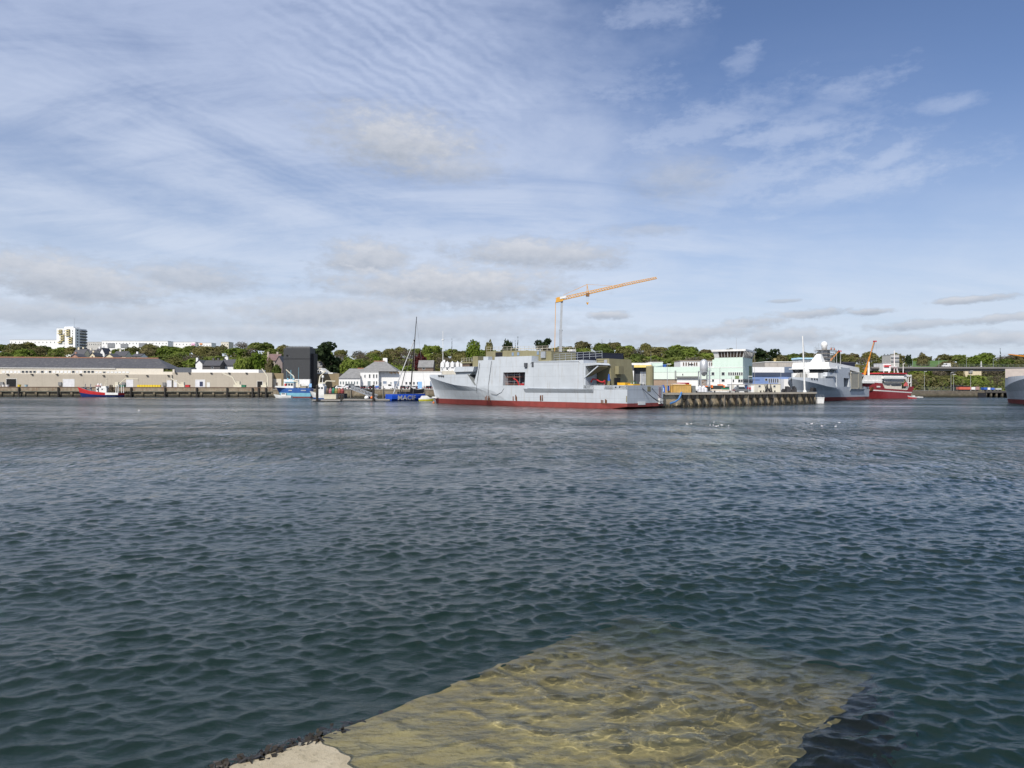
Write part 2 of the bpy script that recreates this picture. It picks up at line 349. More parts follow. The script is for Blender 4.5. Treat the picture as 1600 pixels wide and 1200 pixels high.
def leaf_mat(name, c0, c1, br=None):
    if name in MATS: return MATS[name]
    m, t = new_mat(name)
    obj = t.node('ShaderNodeTexCoord').outputs['Object']; oi = t.node('ShaderNodeObjectInfo').outputs['Random']
    n = t.noise(t.m('ADD', 0, 0) if False else obj, 0.9, 4, 0.6)
    c = t.mix(t.ss(n, 0.32, 0.68), c0, c1)
    kk = t.lin(oi, 0, 1, 0.72, 1.3); c = t.mix(1.0, c, t.comb(kk, t.m('POWER', kk, 0.8), t.m('POWER', kk, 0.9)), 'MULTIPLY')
    if br is not None:
        h = t.m('FRACT', t.m('MULTIPLY', oi, 7.31)); c = t.mix(t.m('MULTIPLY', t.ss(h, 0.45, 1.0), 0.65), c, br)
    d = t.node('ShaderNodeBsdfDiffuse'); t.put(d.inputs[0], c)
    tl = t.node('ShaderNodeBsdfTranslucent'); t.put(tl.inputs[0], c)
    mx = t.node('ShaderNodeMixShader'); mx.inputs[0].default_value = 0.42
    t.nt.links.new(d.outputs[0], mx.inputs[1]); t.nt.links.new(tl.outputs[0], mx.inputs[2])
    finish(t, mx.outputs[0]); MATS[name] = m; return m
def quay_mat(name, hi, lo, rust, tide=0.0):
    """harbour wall: concrete, rusty run-off under the coping, weed and wet below the tide line"""
    m, t = new_mat(name)
    g = t.node('ShaderNodeNewGeometry').outputs['Position']; x, y, z = t.sep(g)
    n = t.noise(t.map(g, scale=(1, 1, 1)), 0.55, 6, 0.68); n2 = t.noise(t.map(g, scale=(2.2, 2.2, 0.25)), 0.6, 5, 0.65); n3 = t.noise(g, 2.6, 5, 0.7)
    c = t.mix(t.ss(n, 0.3, 0.7), lo, hi)
    c = t.mix(t.m('MULTIPLY', t.ss(n2, 0.48, 0.66), 0.6), c, rust)
    c = t.mix(t.m('MULTIPLY', t.ss(n3, 0.55, 0.75), 0.5), c, (0.06, 0.055, 0.045))
    zz = t.m('ADD', z, t.m('MULTIPLY', t.m('SUBTRACT', n, 0.5), 1.6)); zz = t.m('ADD', zz, t.m('MULTIPLY', t.m('SUBTRACT', n3, 0.5), 1.3))
    c = t.mix(t.m('MULTIPLY', t.ss(zz, 1.7+tide, 1.0+tide), 0.7), c, (0.085, 0.075, 0.04))
    c = t.mix(t.m('MULTIPLY', t.ss(zz, 0.95+tide*.6, 0.6+tide*.6), 0.9), c, (0.018, 0.018, 0.012))
    b = t.node('ShaderNodeBsdfPrincipled'); t.put(b.inputs['Base Color'], c); b.inputs['Roughness'].default_value = 0.8
    bp = t.node('ShaderNodeBump'); t.put(bp.inputs['Height'], n3); bp.inputs['Distance'].default_value = 0.12; t.nt.links.new(bp.outputs[0], b.inputs['Normal'])
    finish(t, b.outputs[0]); MATS[name] = m; return m
# ------------------------------------------------------------------ mesh builder
class MB:
    def __init__(s): s.v = []; s.f = []; s.mi = []
    def poly(s, pts, mi=0):
        b = len(s.v); s.v += [tuple(p) for p in pts]; s.f.append(tuple(range(b, b+len(pts)))); s.mi.append(mi); return s
    def box(s, x0, x1, y0, y1, z0, z1, mi=0):
        b = len(s.v)
        s.v += [(x0,y0,z0),(x1,y0,z0),(x1,y1,z0),(x0,y1,z0),(x0,y0,z1),(x1,y0,z1),(x1,y1,z1),(x0,y1,z1)]
        for q in ((0,3,2,1),(4,5,6,7),(0,1,5,4),(1,2,6,5),(2,3,7,6),(3,0,4,7)): s.f.append(tuple(b+i for i in q)); s.mi.append(mi)
        return s
    def hexa(s, lo, hi, mi=0):      # two quads, matching corners
        b = len(s.v); s.v += [tuple(p) for p in lo]+[tuple(p) for p in hi]
        n = len(lo)
        s.f.append(tuple(b+i for i in range(n))[::-1]); s.mi.append(mi); s.f.append(tuple(b+n+i for i in range(n))); s.mi.append(mi)
        for i in range(n):
            j = (i+1) % n; s.f.append((b+i, b+j, b+n+j, b+n+i)); s.mi.append(mi)
        return s
    def prism_y(s, pts, y0, y1, mi=0): return s.hexa([(x, y0, z) for x, z in pts], [(x, y1, z) for x, z in pts], mi)
    def prism_x(s, pts, x0, x1, mi=0): return s.hexa([(x0, y, z) for y, z in pts], [(x1, y, z) for y, z in pts], mi)
    def prism_z(s, pts, z0, z1, mi=0): return s.hexa([(x, y, z0) for x, y in pts], [(x, y, z1) for x, y in pts], mi)
    def bar(s, p, q, r, n=4, mi=0, r2=None):
        p = Vector(p); q = Vector(q); d = (q-p).normalized(); r2 = r if r2 is None else r2
        a = d.cross(Vector((0,0,1)));  a = Vector((1,0,0)) if a.length < 1e-4 else a.normalized(); b_ = d.cross(a)
        ring = lambda c, rr: [c+(a*math.cos(2*math.pi*(i+.5)/n)+b_*math.sin(2*math.pi*(i+.5)/n))*rr for i in range(n)]
        return s.hexa(ring(p, r), ring(q, r2), mi)
    def lathe(s, prof, c=(0,0,0), n=12, mi=0):
        b = len(s.v)
        for r, z in prof:
            for i in range(n): s.v.append((c[0]+r*math.cos(2*math.pi*i/n), c[1]+r*math.sin(2*math.pi*i/n), c[2]+z))
        for k in range(len(prof)-1):
            for i in range(n):
                j = (i+1) % n; s.f.append((b+k*n+i, b+k*n+j, b+(k+1)*n+j, b+(k+1)*n+i)); s.mi.append(mi)
        s.f.append(tuple(b+i for i in range(n))[::-1]); s.mi.append(mi); e = b+(len(prof)-1)*n
        s.f.append(tuple(e+i for i in range(n))); s.mi.append(mi); return s
    def tube(s, pts, r, n=5, mi=0):
        for p, q in zip(pts[:-1], pts[1:]): s.bar(p, q, r, n, mi)
        return s
    def skin(s, stations, mis, deck=None, transom=None):
        """mirrored hull: stations aft to fore, each a list of (x, half breadth, z) from keel to sheer"""
        b = len(s.v); ns = len(stations); nl = len(stations[0])
        for sd in (1, -1):
            for st in stations:
                for x, y, z in st: s.v.append((x, sd*y, z))
        for h in (0, 1):
            o = b+h*ns*nl
            for i in range(ns-1):
                for k in range(nl-1):
                    q = (o+i*nl+k, o+i*nl+k+1, o+(i+1)*nl+k+1, o+(i+1)*nl+k)
                    s.f.append(q if h == 0 else q[::-1]); s.mi.append(mis[k])
        p, q = b, b+ns*nl
        if deck is not None:
            for i in range(ns-1):
                s.f.append((p+i*nl+nl-1, q+i*nl+nl-1, q+(i+1)*nl+nl-1, p+(i+1)*nl+nl-1)); s.mi.append(deck)
        if transom is not None:
            for k in range(nl-1): s.f.append((p+k, q+k, q+k+1, p+k+1)); s.mi.append(transom[k])
        return s
    def build(s, name, mats, parent=None, smooth=False, loc=None, rz=0):
        me = bpy.data.meshes.new(name); me.from_pydata([tuple(v) for v in s.v], [], s.f)
        if not isinstance(mats, (list, tuple)): mats = [mats]
        for m in mats: me.materials.append(m)
        for p, i in zip(me.polygons, s.mi): p.material_index = i; p.use_smooth = smooth
        bm = bmesh.new(); bm.from_mesh(me); bmesh.ops.recalc_face_normals(bm, faces=bm.faces[:]); bm.to_mesh(me); bm.free()
        o = bpy.data.objects.new(name, me); COL.objects.link(o)
        if parent is not None: o.parent = parent
        if loc is not None: o.location = loc
        o.rotation_euler.z = rz
        return o
def T(name, label, cat, loc=(0,0,0), rz=0.0, group=None, kind=None):
    o = bpy.data.objects.new(name, None); COL.objects.link(o); o.location = loc; o.rotation_euler.z = rz; o.empty_display_size = 0.5
    return tag(o, label, cat, group, kind)
def clone(o, loc=None, rz=None, sc=None, label=None, parent=None):
    c = o.copy(); COL.objects.link(c)
    if parent is not None: c.parent = parent
    for ch in list(o.children): clone(ch, parent=c)
    if loc is not None: c.location = loc
    if rz is not None: c.rotation_euler.z = rz
    if sc is not None: c.scale = sc if isinstance(sc, (tuple, list)) else (sc, sc, sc)
    if label: c['label'] = label
    return c
GLASS = glass(); WHITE = pm('white paint', (0.72, 0.72, 0.70), dirt=(0.35, 0.32, 0.27), dirt_amt=0.25)
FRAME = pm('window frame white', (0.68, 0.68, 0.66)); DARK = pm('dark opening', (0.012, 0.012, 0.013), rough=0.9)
STEEL = pm('galvanised steel', (0.42, 0.44, 0.46), rough=0.45, metal=0.5); BLACK = pm('black paint', (0.018, 0.018, 0.02), rough=0.5)
def window(T_, x, z, w, h, y=0.0, glassm=None, framem=None, fw=0.08, name='window'):
    mb = MB(); m0, m1 = framem or FRAME, glassm or GLASS
    mb.box(x-fw, x, y-0.06, y+0.02, z-fw, z+h+fw); mb.box(x+w, x+w+fw, y-0.06, y+0.02, z-fw, z+h+fw)
    mb.box(x, x+w, y-0.06, y+0.02, z+h, z+h+fw); mb.box(x, x+w, y-0.09, y+0.02, z-fw, z)
    mb.box(x, x+w, y-0.03, y+0.02, z, z+h, 1)
    return mb.build(name, [m0, m1], T_)
def rail(mb, pts, h=1.05, step=1.5, r=0.03, mi=0, mids=2):
    for p, q in zip(pts[:-1], pts[1:]):
        p = Vector(p); q = Vector(q); n = max(1, int((q-p).length/step))
        for i in range(n+1):
            a = p.lerp(q, i/n); mb.bar(a, a+Vector((0,0,h)), r, 4, mi)
        for k in range(mids): z = Vector((0,0,h*(k+1)/mids)); mb.bar(p+z, q+z, r, 4, mi)
    return mb
# ------------------------------------------------------------------ naval ships on the fitting-out berth
GREY = pm('ship grey', (0.475, 0.51, 0.545), rough=0.5, var=0.09, sc=0.3, dirt=(0.30, 0.26, 0.20), dirt_amt=0.42, seam=(7.6, 0.08, 0.2), hseam=(2.45, 0.07, 0.17))
BOOT = pm('red antifouling', (0.235, 0.045, 0.038), rough=0.7, var=0.2, sc=0.5, dirt=(0.10, 0.03, 0.03), dirt_amt=0.4)
KHAKI = pm('khaki primer', (0.225, 0.207, 0.122), rough=0.85, var=0.12, sc=0.6, dirt=(0.16, 0.12, 0.07), dirt_amt=0.5)
DECKG = pm('deck grey', (0.16, 0.17, 0.17), rough=0.8); RUST = pm('rusty steel', (0.16, 0.07, 0.035), rough=0.9, var=0.4, sc=1.5)
ORANGE = pm('orange plastic', (0.75, 0.18, 0.03)); YEL = pm('yellow paint', (0.72, 0.40, 0.03), rough=0.5); REDP = pm('red paint', (0.45, 0.025, 0.03), rough=0.5)
BLUEP = pm('blue tarpaulin', (0.03, 0.10, 0.40)); TARP = pm('white shrink wrap', (0.74, 0.74, 0.73), rough=0.7, var=0.06, dirt=(0.5, 0.5, 0.5), dirt_amt=0.4)
BEIGE = pm('beige primer', (0.42, 0.39, 0.31), rough=0.85, var=0.06, hseam=(1.4, 0.05, 0.15))
def interp(x, tab):
    for (a, u), (b, v) in zip(tab[:-1], tab[1:]):
        if x <= b: return u+(v-u)*max(0.0, (x-a)/(b-a))
    return tab[-1][1]
def naval_ship(label, O, ang, complete=False, upper=True):
    root = T('naval_ship', label, 'ship', (O[0], O[1], 0), ang)
    B = 7.0
    def hb(x, full, xe, p):          # half breadth: parallel body then a taper to the stem
        if x <= full: return B
        return B*max(0.0, 1-((x-full)/(xe-full))**p)
    xs = [0, 0.01, 4, 8, 12, 16, 20, 24, 28, 32, 36, 40, 43, 46, 49, 52, 54.5, 57, 59, 61, 63, 65, 66.5, 68, 69.2, 70.2, 71, 71.8]
    stations = []
    for i, x in enumerate(xs):
        f = x/71.8
        kz = interp(x, [(0, 4.2), (28, 4.1), (36, 4.2), (45, 4.45), (54, 5.0), (65, 6.55), (72, 7.45)])
        dz = interp(x, [(0, 4.9), (47, 4.9), (47.2, 7.75), (60, 7.8), (72, 8.0)])
        xw = x*69.0/71.8
        aft = interp(x, [(0, 1.0), (3, 0.97), (8, 1.0), (99, 1.0)])
        zk = interp(x, [(0, 0.35), (6, -0.6), (14, -2.0), (99, -2.0)])
        stations.append([(min(xw, 67.5), hb(xw, 26, 69.0, 1.5)*0.55*aft, zk), (xw, hb(xw, 28, 69.0, 1.55)*aft, max(0.0, zk+0.1) if x < 3 else 0.0),
                         (xw+0.2*f, hb(xw, 32, 69.4, 1.65), 1.12+0.2*f), (xw+(x-xw)*0.45, hb(x, 39, 71.2, 1.95), 2.9+0.9*f), (x, hb(x, 44, 72.0, 2.2), kz), (x-0.05*f, hb(x, 44, 71.6, 2.2)*(0.985 if x > 46 else 1.0), max(dz, kz+0.3))])
    hull = MB().skin(stations, [1, 1, 0, 0, 0], deck=2, transom=[1, 1, 0, 0, 0])
    ho = hull.build('hull', [GREY, BOOT, DECKG], root)
    # superstructure: port and starboard plating, the port side with a large opening
    sup = MB()
    sup.box(27, 45, -6.6, 3.2, 4.0, 11.85)
    sup.hexa([(45, -6.6, 4.4), (47.6, -6.4, 4.4), (47.6, 6.2, 4.4), (45, 6.6, 4.4)], [(44.9, -6.0, 11.1), (45.2, -5.9, 11.1), (45.2, 5.8, 11.1), (44.9, 6.0, 11.1)])
    yb, yt = 6.98, 6.62
    def plate(x0, x1, z0, z1, y_in=3.2):
        yo = lambda z: yb+(yt-yb)*(z-4.2)/7.7
        sup.hexa([(x0, y_in, z0), (x1, y_in, z0), (x1, yo(z0), z0), (x0, yo(z0), z0)], [(x0, y_in, z1), (x1, y_in, z1), (x1, yo(z1), z1), (x0, yo(z1), z1)])
    plate(36.1, 45.0, 4.15, 11.2); plate(27.0, 28.9, 4.15, 11.85); plate(28.9, 36.1, 8.05, 11.85, 3.2); plate(36.1, 39.2, 11.2, 11.95); plate(41.5, 43.2, 11.2, 12.1, 5.2)
    # port forecastle house with its overhanging bulwark
    sup.box(47, 54.4, -5.6, 5.4, 7.7, 9.6)
    sup.build('superstructure', GREY, root)
    ob = MB(); ob.hexa([(46.6, 5.45, 8.45), (54.6, 5.0, 8.45), (54.6, 6.3, 8.45), (46.6, 7.0, 8.45)], [(46.3, 5.45, 9.72), (54.0, 5.0, 9.8), (54.0, 6.25, 9.8), (46.3, 6.9, 9.65)])
    ob.build('bulwark', GREY, root)
    rc = MB(); rc.hexa([(48.6, 5.3, 7.55), (54.3, 4.6, 7.3), (54.3, 5.5, 7.3), (48.6, 6.3, 7.55)], [(47.2, 5.3, 8.43), (54.6, 4.9, 8.43), (54.6, 5.9, 8.43), (47.2, 6.6, 8.43)])
    rc.build('recess', GREY, root)
    # opening: lining, scaffold, hoses
    ln = MB(); ln.box(28.95, 36.05, 3.22, 3.3, 4.2, 8.0); ln.box(28.95, 36.05, 3.3, 6.7, 4.16, 4.22, 0); ln.build('opening_lining', pm('undercoat blue grey', (0.14, 0.16, 0.2), rough=0.8), root)
    if not complete:
        sc_ = MB()
        for x in (31.2, 33.0, 35.2):
            sc_.bar((x, 6.2, 4.2), (x, 6.2, 8.0), 0.05); sc_.bar((x, 4.4, 4.2), (x, 4.4, 8.0), 0.05)
        for z in (5.2, 6.9): sc_.box(31.0, 35.9, 4.3, 6.3, z, z+0.08, 1)
        for z in (5.9, 7.5): sc_.bar((31.0, 6.2, z), (35.9, 6.2, z), 0.04)
        sc_.build('scaffold', [STEEL, pm('scaffold plank', (0.42, 0.2, 0.14))], root)
        MB().tube([(33.2, 6.3, 6.6), (32.2, 6.3, 6.2), (31.5, 6.3, 5.4), (31.2, 6.3, 4.4)], 0.14, 6).build('hose', REDP, root)
        MB().box(29.3, 30.6, 4.6, 6.0, 4.25, 5.6).build('machinery', pm('machine grey', (0.25, 0.26, 0.27)), root); MB().box(33.5, 35.5, 4.4, 5.8, 4.25, 5.1).build('machinery', MATS['machine grey'], root)
        for x in (29.9, 30.5): MB().box(x, x+0.35, 5.9, 6.3, 4.25, 5.4).build('canister', REDP, root)
    # main boat deck house (sponson)
    mb = MB()
    mb.box(11.4, 27.0, -6.9, 7.05, 4.2, 10.5)
    mb.hexa([(8.7, 5.5, 3.9), (27.6, 5.5, 3.9), (27.6, 7.02, 3.9), (6.0, 7.02, 3.9)], [(8.7, 5.5, 4.2), (27.8, 5.5, 4.3), (27.8, 7.35, 4.3), (6.0, 7.02, 4.0)])
    mb.build('boat_deck_house', BEIGE if complete else GREY, root)
    sp = MB(); sp.hexa([(8.7, 6.9, 3.25), (28.6, 6.9, 3.25), (28.6, 7.03, 3.25), (8.7, 7.03, 3.25)], [(8.7, 6.9, 4.05), (28.9, 6.9, 4.15), (28.9, 7.5, 4.15), (8.7, 7.5, 4.05)])
    sp.build('sponson', GREY, root)
    tr_ = MB(); tr_.tube([(27.0, 7.1, 9.9), (26.5, 7.12, 10.45), (12.6, 7.12, 10.2), (12.3, 7.12, 9.8)], 0.05, 4); tr_.build('piping', GREY, root)
    for a, b_ in (((29.0, 28.2), (9.2, 10.2)), ((26.6, 26.0), (9.2, 10.3))):
        MB().box(a[1], a[0], 6.6, 7.12, b_[0], b_[1]).build('vent', pm('vent grille', (0.07, 0.075, 0.085)), root)
    # aft: hangar in primer, boat bay with a tilted flap, bulwarks
    hg = MB(); hg.prism_y([(7.2, 4.6), (11.5, 4.6), (11.5, 10.9), (8.1, 10.85), (7.7, 8.5)], -6.5, 2.2)
    hg.box(6.6, 7.6, -1.5, 0.6, 7.4, 9.2); hg.build('hangar', KHAKI, root)
    MB().box(7.0, 7.3, -0.6, 1.4, 5.0, 6.6).build('hangar_door', DARK, root)
    MB().box(8.55, 9.35, 2.15, 2.3, 9.9, 10.6).build('hatch', pm('hatch grey', (0.3, 0.31, 0.34)), root)
    bb = MB(); bb.box(10.9, 11.4, 3.0, 7.0, 4.2, 9.7); bb.prism_y([(11.4, 9.1), (11.4, 9.75), (8.2, 9.8), (7.6, 9.35)], 2.2, 7.02); bb.build('boat_bay', GREY, root)
    fl_ = MB(); fl_.hexa([(11.2, 7.0, 6.55), (11.2, 6.7, 6.45), (7.6, 6.6, 8.95), (7.6, 6.95, 9.1)], [(11.2, 5.2, 6.9), (11.2, 5.0, 6.8), (7.4, 3.4, 8.9), (7.4, 3.6, 9.1)]); fl_.build('flap', [KHAKI], root)
    fe = MB(); fe.bar((11.2, 7.02, 6.55), (7.5, 7.02, 9.05), 0.16, 4); fe.build('flap_edge', GREY, root)
    bd = MB(); bd.box(5.8, 11.4, 2.3, 6.9, 4.15, 4.3); bd.build('deck', DECKG, root)
    MB().box(8.65, 11.4, 6.7, 7.0, 4.0, 4.92).build('stern_bulwark', GREY, root); bw = MB(); bw.box(0.0, 5.85, 6.7, 7.0, 4.0, 4.92); bw.box(-0.02, 0.3, -7, 7, 4.0, 4.92); bw.box(0, 11.4, -7, -6.7, 4.0, 4.92); bw.build('stern_bulwark', GREY, root)
    gp = MB(); rail(gp, [(5.9, 6.9, 4.15), (8.6, 6.9, 4.15)], 1.0, 0.7, 0.04); gp.box(6.0, 8.5, 6.6, 6.75, 4.1, 4.7, 1); gp.build('railing', [STEEL, RUST], root)
    if not complete:
        MB().tube([(10.6, 5.4, 5.6), (10.2, 5.4, 6.3), (9.3, 5.2, 6.2), (8.4, 5.0, 5.7), (7.7, 4.8, 5.6), (7.5, 4.6, 6.0), (7.6, 4.4, 5.2), (8.2, 4.2, 4.8)], 0.16, 7).build('air_duct', REDP, root)
        MB().hexa([(7.5, 3.2, 5.9), (7.0, 3.2, 5.9), (7.0, 3.5, 5.9), (7.5, 3.5, 5.9)], [(7.4, 3.2, 7.4), (7.2, 3.2, 7.4), (7.2, 3.4, 7.4), (7.4, 3.4, 7.4)]).build('tarpaulin', BLUEP, root)
        y_ = MB(); y_.box(2.6, 4.6, 2.0, 4.0, 4.3, 5.5); y_.box(0.8, 2.2, 1.0, 3.6, 4.3, 5.2); y_.build('equipment_crate', YEL, root)
        vt = MB(); vt.lathe([(0.85, 0), (0.85, 4.4), (0.8, 4.5), (0.78, 4.6)], (-3.2+4.2, -3.2, 4.6), 14); vt.build('ventilation_trunk', KHAKI, root)
        for k in range(14):
            x = random.uniform(0.4, 4.5); y = random.uniform(-6, 3); MB().bar((x, y, 4.2), (x+random.uniform(-.5, .5), y+random.uniform(-.5, .5), 5.2+random.uniform(0, .7)), 0.06).build('deck_fitting', random.choice([WHITE, pm('green paint', (0.03, 0.2, 0.08)), STEEL]), root)
    # hull marks and openings, stern fittings
    for x, z in ((60.5, 7.45), (61.8, 7.5), (63.2, 7.55)):
        yy = 7*max(0, 1-((x-44)/28)**2.2)
        MB().box(x-0.3, x+0.3, yy-0.55, yy+0.12, z-0.22, z+0.16).build('fairlead', BLACK, root)
    for x, z in ((1.9, 4.55), (2.9, 4.5)): MB().lathe([(0.17, -0.02), (0.17, 0.02)], (0, 0, 0), 8).build('hawse_hole', BLACK, root, loc=(x, 7.02, z)).rotation_euler = (math.pi/2, 0, 0)
    if not complete:
        for x, z in ((41.5, 1.7), (32.0, 1.9), (23.5, 1.9), (6.0, 1.6)):
            r_ = MB()
            for k in range(5): a = x+random.uniform(-0.8, 0.8); r_.box(a-0.13, a+0.13, 6.98, 7.05, z-0.6+random.uniform(-.1, .2), z+random.uniform(0.1, 0.8))
            r_.build('rusty_lug', RUST, root)
        for x, zt in ((44.3, 10.5), (40.1, 11.0)):
            MB().tube([(x, 6.86, zt), (x+0.9, 7.0, 5.0), (x+1.0, 7.05, 2.9)], 0.045, 4).build('cable', BLACK, root)
        MB().tube([(40.2, 7.04, 2.9), (38.2, 7.05, 2.6), (36.5, 7.04, 3.2), (35.6, 7.02, 4.2)], 0.04, 4).build('cable', BLACK, root)
        MB().box(-0.06, 0.0, 0.2, 3.0, 0.75, 1.45).build('draught_board', WHITE, root); MB().box(67.0, 68.9, 0.85, 1.6, 1.45, 1.8).build('draught_board', WHITE, root)
        ld = MB(); ld.bar((-0.1, -5.9, 1.0), (-0.1, -5.9, 4.8), 0.06); ld.bar((-0.1, -5.2, 1.0), (-0.1, -5.2, 4.8), 0.06)
        for k in range(9): ld.box(-0.12, -0.06, -5.9, -5.2, 1.2+k*0.4, 1.28+k*0.4)
        ld.build('ladder', pm('ladder red grey', (0.3, 0.2, 0.2)), root)
        MB().box(-0.5, -0.1, -6.2, -4.9, 0.9, 2.1).build('ladder_cage', WHITE, root)
        bt = MB(); bt.box(-0.05, 0.4, -1.9, -0.6, 3.6, 4.7); bt.build('roller_port', KHAKI, root)
        for (a, b_) in (((-0.05, 1.4, 4.3), (-1.2, -6.3, 1.3)), ((-0.05, 1.2, 4.2), (-1.6, -6.8, 0.6)), ((-0.05, -2.4, 4.3), (-0.9, -6.6, 2.2))):
            A = Vector(a); Bq = Vector(b_); pts = [A.lerp(Bq, i/6)+Vector((-0.5*math.sin(math.pi*i/6), 0, -1.0*math.sin(math.pi*i/6))) for i in range(7)]
            MB().tube(pts, 0.06, 4).build('mooring_line', BLACK, root)
        MB().box(0.05, 0.25, 6.95, 7.06, 1.4, 2.7).build('staging_post', KHAKI, root)
    # upper works
    if not complete:
        kh = MB(); kh.prism_y([(23, 10.5), (45, 10.9), (44.6, 13.55), (41.4, 13.5), (41.2, 13.3), (38.9, 13.3), (38.4, 13.6), (23.0, 12.9)], -5, 4.2)
        kh.box(50.0, 52.0, -1, 2.0, 9.6, 12.6); kh.box(52.0, 56.0, -1.5, 2.5, 10.8, 11.15); kh.build('upper_deck_house', KHAKI, root)
        MB().box(38.9, 41.3, 4.1, 4.26, 12.0, 13.2).build('recess', DARK, root)
        MB().box(53.0, 55.8, -1.2, 2.2, 9.7, 10.8).build('winch_house', pm('brown primer', (0.12, 0.085, 0.06)), root)
        MB().box(55, 64, -2.2, 2.2, 7.9, 8.9).build('cargo_hatch', pm('pale primer', (0.5, 0.47, 0.4)), root)
        r_ = MB(); rail(r_, [(44.6, 4.1, 13.5), (23.0, 4.1, 13.0)], 1.15, 1.4, 0.045); rail(r_, [(44.6, -4.8, 13.5), (23.0, -4.8, 13.0)], 1.15, 1.8, 0.045); rail(r_, [(52, 2.3, 11.1), (56, 2.3, 11.1)], 1.1, 1.0, 0.04); r_.build('railing', pm('wooden guard rail', (0.5, 0.46, 0.38)), root)
        r2 = MB(); rail(r2, [(22.8, 3.5, 10.6), (9.0, 3.5, 10.9)], 1.6, 1.7, 0.05, mids=3); r2.build('railing', STEEL, root)
        for x in (35.0, 33.2, 26.8): MB().box(x, x+0.7, 4.2, 4.27, 12.2, 13.0).build('window', pm('pane blue grey', (0.18, 0.24, 0.32)), root)
        MB().box(24.6, 26.0, 4.2, 4.6, 11.4, 12.9).build('ventilator', STEEL, root)
        ls = MB()
        for k in range(7): ls.box(27.5+k*0.45, 27.9+k*0.45, 4.4, 6.3, 11.3, 11.5+0.12*(k % 3))
        ls.build('timber_pile', pm('raw timber', (0.55, 0.38, 0.2)), root)
        st = MB(); st.bar((65, 1.0, 7.9), (65, 1.0, 20.0), 0.11, 6, r2=0.07); st.box(64.6, 65.4, 0.8, 1.2, 17.5, 17.7); st.build('signal_mast', WHITE, root)
        ch = MB()
        for k in range(6): ch.box(55.5+k*1.4, 56.6+k*1.4, -1.2, 1.2, 8.9, 9.2)
        ch.build('hatch_cover', WHITE, root)
    else:
        br = MB(); br.hexa([(45.0, -6.2, 8.6), (50.6, -5.6, 8.6), (50.6, 5.6, 8.6), (45.0, 6.2, 8.6)], [(44, -6.4, 11.0), (52.0, -6.3, 11.0), (52.0, 6.3, 11.0), (44, 6.4, 11.0)], 0); br.build('bridge', GREY, root)
        bwn = MB(); bwn.hexa([(51.15, -5.7, 9.7), (51.35, -5.7, 9.7), (51.35, 5.7, 9.7), (51.15, 5.7, 9.7)], [(51.75, -6.1, 10.8), (51.95, -6.1, 10.8), (51.95, 6.1, 10.8), (51.75, 6.1, 10.8)])
        bwn.hexa([(46, 5.85, 9.7), (51.2, 5.75, 9.7), (51.2, 6.0, 9.7), (46, 6.15, 9.7)], [(46, 6.1, 10.8), (51.8, 6.05, 10.8), (51.8, 6.35, 10.8), (46, 6.4, 10.8)]); bwn.build('bridge_window', GLASS, root)
        if not upper: return root
        rf_ = MB(); rf_.box(43.5, 53.0, -7.0, 7.0, 11.0, 11.3); rf_.build('bridge_roof', WHITE, root)
        wr = MB(); wr.hexa([(39, -6.4, 11.3), (51.8, -6.4, 11.3), (51.8, 6.3, 11.3), (39, 6.3, 11.3)], [(39, -6.2, 13.2), (51.5, -6.1, 13.4), (51.5, 6.0, 13.4), (39, 6.1, 13.2)]); wr.build('shrink_wrap', TARP, root)
        w2 = MB(); w2.hexa([(11.2, -6.4, 10.5), (39, -6.4, 11.9), (39, 6.2, 11.9), (11.2, 6.2, 10.5)], [(11.4, -6.2, 12.6), (39, -6.2, 13.2), (39, 6.0, 13.2), (11.4, 6.0, 12.4)]); w2.build('tarpaulin', TARP, root)
        fm = MB(); fm.hexa([(39, -2.6, 13.2), (44.5, -2.6, 13.2), (44.5, 1.6, 13.2), (39, 1.6, 13.2)], [(40.6, -.8, 16.6), (42.2, -.8, 16.6), (42.2, .6, 16.6), (40.6, .6, 16.6)]); fm.build('funnel_mast', WHITE, root)
        dm = MB(); dm.lathe([(.95, 0), (.95, 1.2), (1.12, 1.5), (1.15, 2.0), (1.0, 2.6), (.6, 3.0), (.05, 3.15)], (35.5, 0, 18.4), 18); dm.build('radome', WHITE, root, smooth=True)
        sf = MB()
        for x in (32.6, 34.4, 36.2, 38.2):
            for y in (-2.8, 0, 2.8): sf.bar((x, y, 13), (x, y, 19.0+((x*7+y) % 2.4)), 0.06)
        for z in (14.2, 15.6, 17.0, 18.3):
            sf.box(32.5, 38.3, -2.9, 2.9, z, z+0.1, 1)
            for y in (-2.85, 2.85): sf.bar((32.5, y, z+0.9), (38.3, y, z+0.9), 0.045); sf.bar((32.5, y, z-.7), (35.4, y, z+.8), 0.045)
            for x in (32.5, 38.3): sf.bar((x, -2.8, z+0.9), (x, 2.8, z+0.9), 0.045)
        sf.build('scaffold', [STEEL, pm('scaffold deck', (0.33, 0.3, 0.27))], root)
        MB().box(33.6, 37.4, -1.6, 1.6, 13.2, 18.2).build('mast_base', pm('mast grey', (0.22, 0.23, 0.25)), root)
        for x, y in ((37.6, 2.95), (33.4, 2.95)): MB().box(x-0.6, x+0.6, y, y+0.08, 18.4, 19.0).build('banner', ORANGE, root)
        gm = pm('deck gear pale', (0.42, 0.41, 0.38))
        for k in range(24):
            x = random.uniform(52.5, 66); y = random.uniform(-3, 3)*(1-(x-52)/22); h_ = 8.4+random.uniform(0.1, 1.1)
            MB().prism_z([(x-.4, y-.4), (x+.4, y-.4), (x+.4, y+.25), (x, y+.4), (x-.4, y+.4)], 7.8, h_).build('deck_fitting', gm, root)
            if k % 3 == 0: MB().bar((x, y, 7.8), (x+0.3, y, 9.8), 0.05).build('post', gm, root)
